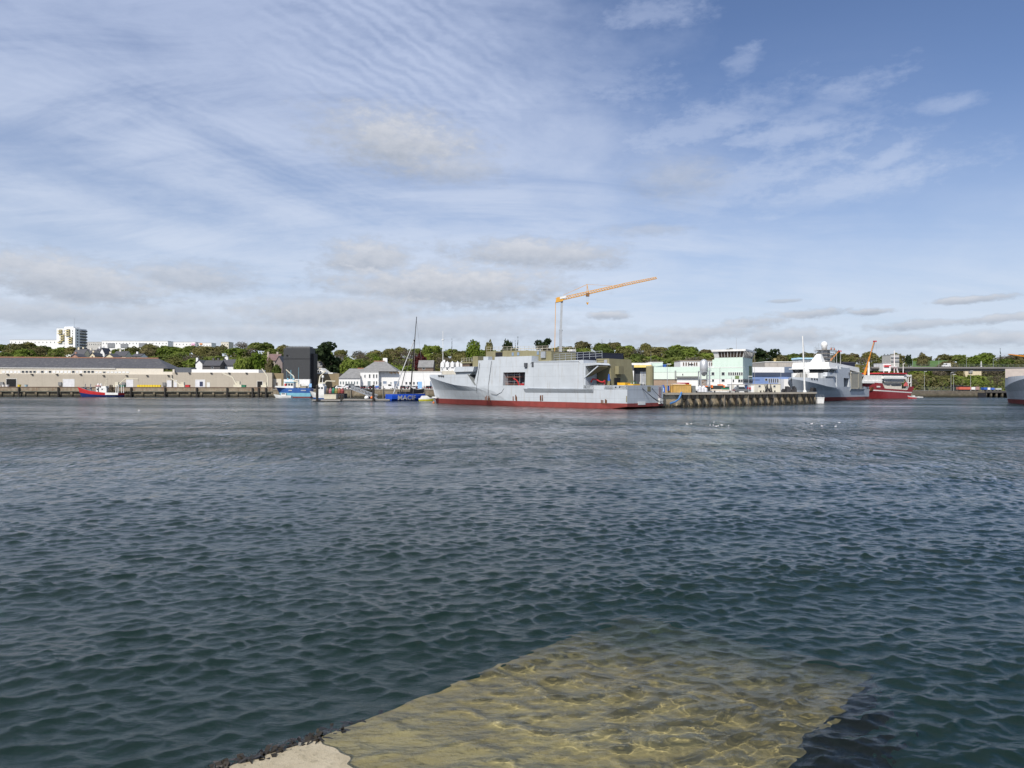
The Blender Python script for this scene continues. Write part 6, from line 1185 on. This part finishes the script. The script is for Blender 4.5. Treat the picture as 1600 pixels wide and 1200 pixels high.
BARK = pm('bark', (.13, .11, .08), rough=.9, var=.3, sc=3)
def crown_mesh(name, seed, mats, W_=4.4, Hc=7.6, z0=1.3, nb=14, n=1100, leaf=.62, shape='round', sparse=0.0):
    rg = np.random.RandomState(seed)
    if shape == 'round':            # a domed crown, its surface heaped into lobes with hollows between them
        d = rg.normal(size=(n, 3)); d /= np.linalg.norm(d, axis=1)[:, None]; d[:, 2] = np.where(d[:, 2] < -.35, -d[:, 2], d[:, 2])
        lb = rg.normal(size=(nb*2, 3)); lb[:, 2] = np.abs(lb[:, 2])*1.1-.25; lb /= np.linalg.norm(lb, axis=1)[:, None]
        g_ = np.max(np.exp((d@lb.T-1)*rg.uniform(14, 26, nb*2))*rg.uniform(.6, 1.1, nb*2), axis=1)
        r_ = (.70+.36*g_)*(1-.55*(rg.uniform(0, 1, n)**3.0))*rg.uniform(.95, 1.06, n)
        sx = rg.uniform(.85, 1.15); c = d*r_[:, None]*np.array([W_*sx, W_/sx, Hc*.58])+np.array([rg.uniform(-.4, .4), 0, z0+Hc*.40])
    else:
        bl = []
        for i in range(nb):
            a = rg.uniform(0, 6.283); zz = rg.uniform(0.08, 1); prof = {'cone': 1.05-zz, 'flat': .9 if zz > .45 else .45, 'col': .75}[shape]
            rr = prof*W_*rg.uniform(.25, .78); bl.append((rr*math.cos(a), rr*math.sin(a), z0+zz*Hc*.88, W_*rg.uniform(.26, .44)*(1.0 if shape != 'cone' else (1.15-zz)*.9)))
        bl = np.array(bl); k = rg.randint(0, nb, n); d = rg.normal(size=(n, 3)); d[:, 2] = d[:, 2]*.9+.15; d /= np.linalg.norm(d, axis=1)[:, None]
        rad = bl[k, 3]*(rg.uniform(0, 1, n)**.28)*rg.uniform(.86, 1.16, n); c = bl[k, :3]+d*rad[:, None]*np.array([1, 1, .78])
    nrm = d+rg.normal(size=(n, 3))*.5; nrm /= np.linalg.norm(nrm, axis=1)[:, None]; a = np.cross(nrm, rg.normal(size=(n, 3))); a /= np.linalg.norm(a, axis=1)[:, None]; b = np.cross(nrm, a)
    s = leaf*rg.uniform(.5, 1.3, n)[:, None]; v = np.concatenate([c-a*s*.5-b*s*.35, c+a*s*.5-b*s*.4, c+a*s*.3+b*s*.5, c-a*s*.35+b*s*.45], 1).reshape(-1, 3)
    me = bpy.data.meshes.new(name); me.from_pydata(v.tolist(), [], [(4*i, 4*i+1, 4*i+2, 4*i+3) for i in range(n)]); me.materials.append(mats); return me
def trunk_mesh(name, seed, H_, spread, n=9, r=.28, mat=None, twigs=0):
    rg = random.Random(seed); mb = MB(); mb.bar((0, 0, -1.2), (0, 0, H_*.45), r, 6, r2=r*.6); mb.bar((0, 0, H_*.45), (rg.uniform(-.3, .3), 0, H_*.85), r*.6, 5, r2=.05)
    for i in range(n):
        z = H_*rg.uniform(.25, .6); a = rg.uniform(0, 6.28); L = spread*rg.uniform(.5, .95); p = Vector((0, 0, z)); q_ = Vector((L*math.cos(a), L*math.sin(a), z+H_*rg.uniform(.12, .36))); mb.bar(p, q_, r*.35, 4, r2=.05)
        for j in range(twigs):
            s_ = p.lerp(q_, rg.uniform(.4, 1)); mb.bar(s_, s_+Vector((rg.uniform(-1.2, 1.2), rg.uniform(-1.2, 1.2), rg.uniform(.3, 1.8))), .05, 3, r2=.02)
    me_o = mb.build(name, mat or BARK); me = me_o.data; bpy.data.objects.remove(me_o); return me
LM = {'fresh': leaf_mat('fresh spring foliage', (.13, .18, .035), (.21, .26, .06)), 'mid': leaf_mat('mid green foliage', (.105, .14, .038), (.175, .21, .06)), 'olive': leaf_mat('olive brown foliage', (.13, .135, .045), (.21, .20, .08), (.18, .15, .09)),
      'dark': leaf_mat('dark evergreen foliage', (.02, .036, .017), (.045, .065, .03)), 'bare': leaf_mat('budding twigs', (.10, .088, .062), (.17, .15, .11)), 'red': leaf_mat('copper beech foliage', (.06, .02, .022), (.11, .035, .035)), 'lime': leaf_mat('lime green foliage', (.09, .15, .02), (.16, .21, .04)), 'gold': leaf_mat('golden gorse foliage', (.05, .07, .015), (.20, .15, .02))}
PROTO = {}
def proto(kind, k, **kw):
    tw = kw.pop('twigs', 0); PROTO.setdefault(kind, []).append((crown_mesh('crown', 100+k, LM[kw.pop('mat')], **kw), trunk_mesh('trunk', 200+k, 8.0, kw.get('W_', 4.4)*.8, twigs=tw, mat=BARK if kind != 'bare' else pm('grey bark', (.17, .15, .12), var=.2))))
for k in range(3): proto('leafy', k, mat='fresh', n=2000); proto('mid', 10+k, mat='mid', n=2000); proto('olive', 20+k, mat='olive', n=1900)
proto('bare', 30, mat='bare', n=900, leaf=.42, twigs=7, nb=10); proto('bare', 31, mat='bare', n=850, leaf=.42, twigs=8, nb=9)
proto('pine', 40, mat='dark', shape='flat', n=1300, Hc=6.5, z0=3.0, nb=11); proto('conifer', 50, mat='dark', shape='cone', W_=2.3, Hc=10, z0=.8, n=1000, nb=16, leaf=.5); proto('beech', 60, mat='red', n=2000); proto('lime', 70, mat='lime', n=1500); proto('gorse', 80, mat='gold', n=1300, z0=.4, Hc=5); proto('round', 90, mat='dark', n=1500, nb=18)
def tree(kind, px, D, top, w, label, grp=None, base=None, i=0, name='tree', hz=None):
    z = ground_z(px, D)-.6 if base is None else base; Ht = max(2.5, gz(px, top, D)-z) if hz is None else hz; cm, tm = PROTO[kind][i % len(PROTO[kind])]
    t = T(name, label, 'tree', (gx(px, D), D, z), random.uniform(0, 6.28), grp); S = Ht/8.9; wS = (w/F*D)/8.4 if w else S
    for nm, me_ in (('crown', cm), ('trunk', tm)):
        o = bpy.data.objects.new(nm, me_); COL.objects.link(o); o.parent = t; o.scale = (wS, wS, S)
    return t
random.seed(21)
# trees one can tell apart
tree('pine', 516, 372, 540.5, 70, 'tall dark umbrella pine right of the charcoal tower', base=4, name='pine_tree'); tree('pine', 503, 376, 555, 46, 'smaller dark pine beside the charcoal tower', base=4, name='pine_tree')
tree('leafy', 551, 368, 554, 36, 'big fresh green tree left of the harbour office roof', base=4); tree('mid', 572, 372, 561, 16, 'pointed green tree just left of the pyramid roof', base=4); tree('lime', 588, 392, 555, 20, 'pale green tree above the pyramid roof', base=6); tree('olive', 603, 430, 548, 20, 'brown tinged tree behind the office chimney', base=12)
tree('leafy', 613, 372, 565, 15, 'low green tree right of the office chimney', base=5); tree('beech', 655, 392, 550, 22, 'copper red beech behind the yacht mast', base=8, name='beech_tree'); tree('leafy', 668, 520, 536, 16, 'leaning green tree on the skyline right of the yacht mast'); tree('gorse', 693, 366, 551, 34, 'dark golden tinged bush tree above the grey ship bow', base=5)
tree('conifer', 706, 545, 532, 6, 'thin dark conifer on the skyline above the ship bow', name='conifer_tree'); tree('lime', 740, 430, 530, 24, 'loose light green tree rising above the hill at the ship bridge', base=14); tree('olive', 765, 430, 532, 16, 'tall brown green tree next to the loose light green tree', base=14); tree('round', 793, 420, 528, 19, 'dome shaped dark evergreen on the skyline above the ship', base=14)
tree('conifer', 809, 430, 530, 8, 'small pointed conifer right of the dome shaped evergreen', base=14, name='conifer_tree'); tree('conifer', 805, 440, 535, 5, 'tiny pointed conifer touching the dome shaped evergreen', base=16, name='conifer_tree'); tree('pine', 852, 450, 533, 34, 'dark flat topped pine left of the crane mast', base=16, name='pine_tree')
tree('conifer', 940.5, 520, 533, 6, 'left of two dark conifers on the wooded ridge right of the crane', name='conifer_tree'); tree('conifer', 953, 520, 533, 7, 'right of two dark conifers on the wooded ridge right of the crane', name='conifer_tree'); tree('pine', 1193, 400, 548, 46, 'dark broad pine right of the control tower', base=8, name='pine_tree'); tree('gorse', 1111, 430, 551, 12, 'golden bush left of the control tower room', base=15)
tree('leafy', 380, 372, 552, 26, 'bright green round tree behind the beige warehouse', base=4); tree('lime', 401, 376, 548, 28, 'tall bright green tree left of the brown roofed villa', base=4); tree('olive', 422, 372, 560, 18, 'dark brown tree before the brown roofed villa', base=4); tree('mid', 432, 366, 568, 16, 'small round green tree at the left foot of the charcoal tower', base=4)
tree('leafy', 898, 420, 541, 18, 'fresh green tree just right of the crane mast', base=14); tree('round', 1386, 500, 552, 16, 'dark round tree behind the red ship mast'); tree('round', 1420, 520, 552, 10, 'dark round tree right of the red ship mast'); tree('olive', 1441, 515, 551, 18, 'olive domed tree on the field edge right of the red ship'); tree('leafy', 1530, 520, 551, 34, 'broad fresh green tree on the skyline above the bridge lamp'); tree('conifer', 1563, 530, 547, 8, 'dark conifer on the skyline near the right edge', name='conifer_tree'); tree('round', 1309, 430, 545, 10, 'dark tree on the skyline right of the domed mast', base=14)
# the wood itself
BUSH = []
nT = 0
for r_i, D in enumerate((398, 432, 470, 512, 556)):
    step = 12.6/D*F*(1.0 if r_i < 4 else .93); px = -40+random.uniform(0, step)
    while px < 1640:
        x = px+random.uniform(-.25, .25)*step; px += step
        skip = (150 < x < 172 and r_i > 2) or (108 < x < 160 and r_i < 4) or (x < 268 and r_i < 2) or (300 < x < 445 and r_i == 0) or (1428 < x < 1470 and r_i in (3,)) or (x < 108 and r_i == 2 and False)
        if x > 1440 and r_i == 0: skip = True
        if 640 < x < 860 and r_i == 0: skip = False
        if skip: continue
        u = random.random()
        if x < 150: kd = 'mid' if u < .5 else 'leafy' if u < .8 else 'olive'
        elif x < 440: kd = 'mid' if u < .3 else 'leafy' if u < .52 else 'olive' if u < .86 else 'bare'
        elif x < 860: kd = 'mid' if u < .25 else 'leafy' if u < .45 else 'olive' if u < .75 else 'bare'
        elif x < 1120: kd = 'leafy' if u < .52 else 'mid' if u < .75 else 'olive' if u < .95 else 'bare'
        elif x < 1360: kd = 'olive' if u < .55 else 'bare' if u < .72 else 'mid' if u < .9 else 'leafy'
        else: kd = 'olive' if u < .4 else 'bare' if u < .55 else 'mid' if u < .8 else 'leafy'
        D_ = D+random.uniform(-12, 12); hz = random.uniform(9.0, 11.2)*(1.0 if r_i < 4 else .95); 
        wv = random.uniform(1.3, 1.75)
        lb = {'leafy': 'fresh green deciduous tree of the hillside wood', 'mid': 'mid green deciduous tree of the hillside wood', 'olive': 'brown green budding tree of the hillside wood', 'bare': 'grey twiggy tree still nearly bare in the hillside wood'}[kd]
        t = tree(kd, x, D_, 0, None, lb, 'trees of the hillside wood', i=nT, hz=hz)
        for ch in t.children: ch.scale = (hz/8.9*wv, hz/8.9*wv, hz/8.9)
        nT += 1
# undergrowth that fills the slopes between the trunks
rg = np.random.RandomState(5); P = []
for px in np.arange(-60, 1700, 1.0):
    for D in (386, 404, 420, 440, 458, 478, 500, 520, 540):
        if rg.rand() < .25: continue
        x_ = px+rg.uniform(-2, 2); d_ = D+rg.uniform(-10, 10)
        if 110 < x_ < 165 or (1425 < x_ < 1475 and d_ > 470): continue
        P.append((gx(x_, d_), d_, ground_z(x_, max(390, d_))-1.0+8.0*rg.uniform(0, 1)**1.2))
P = np.array(P); n = len(P)*3; c = np.repeat(P, 3, 0)+rg.normal(size=(n, 3))*np.array([.8, .8, .6]); a = rg.normal(size=(n, 3)); a /= np.linalg.norm(a, axis=1)[:, None]; b = np.cross(a, rg.normal(size=(n, 3))); b /= np.linalg.norm(b, axis=1)[:, None]; s = rg.uniform(.6, 1.5, n)[:, None]
v = np.concatenate([c-a*s*.5, c+b*s*.5, c+a*s*.5, c-b*s*.5], 1).reshape(-1, 3); me = bpy.data.meshes.new('undergrowth'); me.from_pydata(v.tolist(), [], [(4*i, 4*i+1, 4*i+2, 4*i+3) for i in range(n)]); me.materials.append(LM['mid']); me.materials.append(LM['olive'])
mi_ = np.repeat((np.sin(P[:, 0]*.09)+rg.normal(size=len(P))*.8 > 0).astype(np.int32), 3); me.polygons.foreach_set('material_index', mi_); me.update()
o = bpy.data.objects.new('undergrowth', me); COL.objects.link(o); tag(o, 'low shrubs and undergrowth on the wooded slope', 'undergrowth', kind='stuff')
# meadow on the right hand hill
mb = MB(); vs_ = []
PXS = list(range(1424, 1486, 6)); ok = MB()
for i in range(len(PXS)-1):
    a, b = PXS[i], PXS[i+1]; ok.poly([(gx(a, 505), 505, ground_z(a, 505)+5.2), (gx(b, 505), 505, ground_z(b, 505)+5.2), (gx(b, 540), 540, ground_z(b, 540)+6.0), (gx(a, 540), 540, ground_z(a, 540)+6.0)])
o = ok.build('meadow', pm('meadow grass', (.06, .12, .025), rough=.9, var=.2, sc=.1)); tag(o, kind='structure')
# ------------------------------------------------------------------ houses and blocks on the hill
def house(label, px0, px1, eave, ridge, base, D, wallm, roofm, gable=False, dep=8.0, chim=(), wins=(), cat='house', D1=None, dormers=()):
    f = Fac('house', label, cat, px0, px1, D, gz((px0+px1)/2, base, D), D1); f.T.location.z -= 3; f.z0 -= 3; w_ = f.w; he = f.at((px0+px1)/2, eave)[1]; hr = f.at((px0+px1)/2, ridge)[1]
    if gable:
        MB().prism_y([(0, 0), (w_, 0), (w_, he), (w_/2, hr), (0, he)], 0, dep).build('wall', wallm, f.T); rf = MB()
        for sg in (0, 1):
            x0 = -.3 if sg == 0 else w_+.3; e = he-.3*(hr-he)/(w_/2); rf.hexa([(x0, -.3, e+.05), (w_/2, -.3, hr+.05), (w_/2, dep+.3, hr+.05), (x0, dep+.3, e+.05)], [(x0, -.3, e+.35), (w_/2, -.3, hr+.35), (w_/2, dep+.3, hr+.35), (x0, dep+.3, e+.35)])
        ro = rf.build('roof', roofm, f.T)
    else:
        MB().prism_x([(0, 0), (dep, 0), (dep, he), (dep/2, hr), (0, he)], 0, w_).build('wall', wallm, f.T); rf = MB(); e = he-.35
        rf.hexa([(-.05, -.4, e+.05), (w_+.05, -.4, e+.05), (w_+.05, dep/2, hr+.05), (-.05, dep/2, hr+.05)], [(-.05, -.4, e+.35), (w_+.05, -.4, e+.35), (w_+.05, dep/2, hr+.35), (-.05, dep/2, hr+.35)])
        rf.hexa([(-.05, dep+.4, e+.05), (w_+.05, dep+.4, e+.05), (w_+.05, dep/2, hr+.05), (-.05, dep/2, hr+.05)], [(-.05, dep+.4, e+.35), (w_+.05, dep+.4, e+.35), (w_+.05, dep/2, hr+.35), (-.05, dep/2, hr+.35)]); ro = rf.build('roof', roofm, f.T)
    for cx_ in chim: x = f.x(cx_, dep/2); MB().box(x-.5, x+.5, dep/2-.4, dep/2+.4, hr-1.5, hr+1.5).build('chimney', wallm, ro)
    for a, b, c_, d_ in wins: f.window(a, b, c_, d_)
    for a, b in dormers:
        x0, x1 = f.x(a), f.x(b); m_ = (x0+x1)/2; dz_ = he+.1; MB().prism_y([(x0, dz_-1), (x1, dz_-1), (x1, dz_+.9), (m_, dz_+2.2), (x0, dz_+.9)], -.5, 3).build('dormer', wallm, ro)
    return f
DS = pm('dark slate', (.06, .06, .068), rough=.6, var=.2); BR = pm('plum tiled roof', (.15, .095, .09), rough=.7, var=.2); CRW = pm('cream wall', (.66, .58, .42)); STONE = pm('stone wall', (.36, .32, .26), var=.25, sc=1.5)
house('white gabled house at the left of the slate house group behind the warehouse', 305.5, 316, 568, 563, 578, 372, WALLW, DS, True, chim=(308,)); house('dark slate roofed house with two white chimneys behind the warehouse', 317, 344, 571, 563.5, 580, 368, pm('slate hung wall', (.09, .085, .085)), DS, chim=(333.5, 341), wins=((330, 333, 573, 576),))
house('white gable ended house with steep slate roof right of the slate houses', 345.5, 354, 570, 561.5, 580, 378, WALLW, DS, True, chim=(353,), wins=((349, 351, 567.5, 569.5),)); house('slate roofed lean house before the white gable', 346, 364.5, 571, 562, 580, 374, WALLW, DS, chim=(355,)); house('narrow white gabled cottage beside the bright green tree', 365, 371, 569, 562, 580, 380, CRW, DS, True)
house('villa with plum tiled roof and two chimneys behind the charcoal tower', 417, 436, 563, 553.5, 576, 384, STONE, BR, chim=(419, 433.5), wins=((430, 433, 565, 568),)); house('half timbered gable of the plum roofed villa', 430, 441, 566.5, 557, 580, 382, pm('half timber', (.25, .2, .19), seam=(.6, .12, .5)), DS, True)
house('grey slate roofed house right of the charcoal tower', 486, 503, 572.5, 565, 584, 366, CRW, SLG, wins=((489, 491, 575, 579), (496, 498.5, 575, 579))); house('white gabled cottage behind the brown hall', 491.5, 511, 583.5, 576, 590, 352, WALLW, pm('white painted roof', (.6, .6, .58)), True, wins=((496.5, 499, 579.5, 582), (499.8, 501.8, 579.5, 582)))
house('grey roofed house on the slope behind the yacht mast', 653, 677, 573.5, 563.5, 580, 372, pm('brown wall', (.18, .13, .1)), SLG, wins=((660, 664, 574, 577),), chim=()); house('long slate roofed terrace with white gable dormers above the ship bow', 688, 724, 571, 566.5, 582, 362, WALLW, SLG, dormers=((688.5, 694), (696, 701.5), (704, 709), (712.5, 717), (719, 723.5)), chim=(694,), wins=((690, 692, 575.5, 578.5), (697.5, 699.8, 575.5, 578.5))) 
k = 0
for px0, px1, ev, rg_, bs, D, g_, wm, lb in ((112, 130, 556.5, 546, 566, 430, False, CRW, 'dark slate roofed house below the tower block, leftmost of the hillside group'), (122, 134, 553, 545.5, 562, 470, True, CRW, 'cream gabled house at the foot of the white tower block'), (133, 147, 555, 547, 566, 440, False, CREAM, 'slate roofed house with cream edge in the middle of the hillside group'), (140, 148, 556, 551.5, 564, 415, True, CRW, 'small cream gabled house in front of the hillside group'), (147, 160, 551, 544.5, 560, 480, False, WALLW, 'slate roofed house below the grey flats'), (155, 163, 552, 544, 562, 455, True, WALLW, 'white pointed gable house right in the hillside group'), (163, 178, 558.5, 553, 566, 410, True, CRW, 'cream gabled house low above the warehouse roof ridge'), (176, 196, 556, 549, 566, 450, False, CREAM, 'slate roofed house among trees right of the cream gables'), (205, 220, 556.5, 553, 566, 420, False, WALLW, 'small grey roofed house in the trees above the warehouse ridge'), (111, 122, 557.5, 553.5, 564, 405, True, pm('brick gable', (.35, .2, .15)), 'brick gabled house just above the warehouse ridge')):
    house(lb, px0, px1, ev, rg_, bs, D, wm, DS, g_, chim=((px0+px1)/2+2,), wins=(((px0+px1)/2-1, (px0+px1)/2+1, ev+.5, ev+3),))
YG = pm('yellow balcony', (.55, .47, .25)); FLW = pm('white flats render', (.78, .78, .78), rough=.8, var=.03)
D = 640; f = Fac('tower_block', 'tall white tower block with yellow balconies on the left skyline', 'tower block', 88, 117, D, gz(100, 560, D), D-4); h_ = f.at(100, 513.2)[1]; dd = 13
MB().prism_z([(0, 0), (f.w, 0), (f.w, dd), (0, dd)], 0, h_).build('wall', FLW, f.T); MB().box(f.x(96), f.x(110), 3, 10, h_, h_+1.8).build('roof_hut', FLW, f.T); MB().bar((f.x(108.5), 5, h_+1.8), (f.x(108.5), 5, h_+10), .18, 5, r2=.08).build('aerial', STEEL, f.T); rm_ = MB(); rail(rm_, [(0, .1, h_), (f.w, .1, h_)], .9, 3, .06); rm_.build('railing', STEEL, f.T)
for cx_, rows_ in ((91, (515, 518.5)), (94.2, (522.5, 526, 529.5)), (90.8, (533,)), (103, (514.5, 518, 521.5)), (107, (526.5, 530, 533.5))):
    for ry in rows_:
        x0, z0, w_, h2 = f.rect(cx_, cx_+6.2, ry, ry+2.8); o = MB().box(x0, x0+w_, -1.3, 0, z0, z0+h2*.45).box(x0+w_-.4, x0+w_, -1.3, 0, z0, z0+h2).build('balcony', YG, f.T); MB().box(x0+.3, x0+w_-.5, -.06, 0, z0+h2*.45, z0+h2).build('window', GLASS, f.T)
for i in range(7):
    for a in (99.3, 112.6): f.window(a, a+1.1, 516+i*4, 518.2+i*4)
for i in range(8): MB().box(f.w, f.w+1.3, 5.5, 12.6, h_-2.5-i*2.6, h_-1.3-i*2.6).build('balcony', pm('dark balconies', (.10, .10, .11)), f.T)
for i in range(8): MB().box(f.w, f.w+.06, 2.0, 3.4, h_-2.3-i*2.6, h_-1.0-i*2.6).build('window', GLASS, f.T)
def slab(label, px0, px1, top, base, D, n_, extra=(), m=None, D1=None):
    f = Fac('apartment_building', label, 'apartment block', px0, px1, D, gz((px0+px1)/2, base, D), D1); h_ = f.at((px0+px1)/2, top)[1]; wall_box(f, m or FLW, 11, h_); MB().box(-.1, f.w+.1, -.15, 11.1, h_, h_+.35).build('parapet', pm('grey parapet', (.45, .45, .46)), f.T)
    for i in range(n_):
        a = px0+(i+.5)*(px1-px0)/n_; f.window(a-.5, a+.5, top+2.6, top+4.6)
    for a, b, c_, d_, mm, nm in extra: x0, z0, w_, h2 = f.rect(a, b, c_, d_); MB().box(x0, x0+w_, -.5, 0, z0, z0+h2).build(nm, mm, f.T)
    return f
BALD = pm('grey balcony', (.22, .23, .25)); PNK = pm('pink panel', (.62, .35, .5))
slab('long white flats left of the tower block on the skyline', 15, 88, 531.3, 545, 660, 12); slab('grey flats half hidden behind the tower block', 131, 158, 534.5, 548, 690, 8, m=pm('grey flats', (.48, .47, .45))); slab('long white flats with grey balconies right of the tower block', 158.5, 262, 533, 548, 670, 20, ((168, 179, 536, 543, BALD, 'balcony'), (188.5, 200, 537, 543, BALD, 'balcony'), (217, 228, 536, 543, BALD, 'balcony')))
slab('long white flats with pink panels on the skyline', 240, 305, 534.5, 548, 685, 12, ((248, 262, 537, 541, PNK, 'panel'), (299, 304.5, 536.5, 541.5, PNK, 'panel'))); slab('small white flats at the right end of the skyline row', 307, 330, 536, 548, 690, 5, ((312, 316, 536.5, 538.5, pm('orange panel', (.7, .3, .12)), 'panel'),)); slab('low pale house block on the skyline among trees', 345, 357, 534.6, 548, 640, 3, m=CREAM)
slab('pale yellow villa block seen under the bridge deck', 1508, 1533.5, 575.5, 590, 458, 4, ((1513, 1519, 577, 583, pm('grey window band', (.25, .25, .25)), 'window_band'),), m=CRW); slab('grey stacked flats behind the red ship mast', 1391.5, 1405, 555, 580, 470, 3, ((1392, 1404.5, 557.5, 560, BALD, 'balcony'), (1392, 1404.5, 563, 565.5, BALD, 'balcony')), m=pm('grey flats', (.48, .47, .45))); slab('low block with red white banner left of the red ship mast', 1379.5, 1392, 568, 580, 436, 2, ((1380, 1391.5, 570.5, 573.5, REDC, 'banner'),))
# ------------------------------------------------------------------ gulls and weed
GW = pm('gull white', (.75, .75, .74), rough=.8); GG = pm('gull grey', (.35, .36, .38)); 
def gull(loc, rz):
    b = MB(); b.lathe([(.01, -.24), (.07, -.17), (.10, -.04), (.095, .08), (.05, .17), (.045, .2)], n=8); me_t = b.build('gull', GW, None, True); me_t.rotation_euler = (math.pi/2, 0, rz); me_t.location = (loc[0], loc[1], .1); tag(me_t, 'white gull floating on the open water', 'gull', 'gulls on the water')
    h = MB(); h.lathe([(.01, -.055), (.05, -.02), (.05, .02), (.01, .055)], (0, .1, -.2), 7); h.build('head', GW, me_t, True); MB().bar((0, .1, -.25), (0, .095, -.33), .012, 4, r2=.004).build('beak', YC, me_t)
    for s_ in (-1, 1): MB().hexa([(s_*.1, -.02, .1), (s_*.04, .07, .1), (s_*.03, .05, .3), (s_*.05, .0, .3)], [(s_*.085, -.02, -.1), (s_*.03, .08, -.1), (s_*.02, .06, .3), (s_*.04, .01, .3)]).build('wing', GG, me_t)
    me_t.scale = (.62,)*3
    return me_t
gpos = [(1074, 664), (1080.5, 663.5), (1109.5, 665.5), (1115.5, 661), (1114.5, 665.6), (1119, 667.3), (1122.5, 666.7), (1128, 665.4), (1138.5, 666.7), (1268, 663.3), (1284.5, 667), (1305.5, 667.5), (1311, 661.5), (466.5, 625.5), (217.5, 642)]
g0 = None
for px, py in gpos:
    D = H*F/(py-yh(px)); 
    if g0 is None: g0 = gull((gx(px, D), D), 1.2); continue
    c = clone(g0, (gx(px, D), D, .1)); c.rotation_euler = (math.pi/2, 0, random.uniform(0, 6.28)); c.scale = (.62,)*3 if D < 100 else (.9,)*3
m_weed = pm('bladder wrack', (.022, .017, .010), rough=.35, var=.5, sc=6)
rs = random.Random(9); mb = MB()
for k in range(150):
    l = rs.choice([rs.gauss(-.45, .28), rs.gauss(.85, .38), rs.gauss(.2, .8)]); 
    if l > 3: continue
    wv = -abs(rs.gauss(0, .07))+.03; p = O_s+u_s*l+n_s*wv; z = .07-SLOPE*l-abs(wv)*.4; a = rs.uniform(0, 6.28); L = rs.uniform(.08, .26); d_ = Vector((math.cos(a), math.sin(a), 0)); s_ = Vector((-d_.y, d_.x, 0))*rs.uniform(.012, .03); p = Vector((p.x, p.y, z))
    q_ = p+d_*L*.6+Vector((0, 0, rs.uniform(.0, .07))); e = p+d_*L+Vector((0, 0, rs.uniform(-.05, .03)))
    mb.poly([p-s_, q_-s_*1.3, q_+s_*1.3, p+s_]); mb.poly([q_-s_*1.3, e-s_*.4, e+s_*.4, q_+s_*1.3])
o = mb.build('seaweed', m_weed); tag(o, 'dark seaweed along the left edge of the slipway', 'seaweed', kind='stuff')
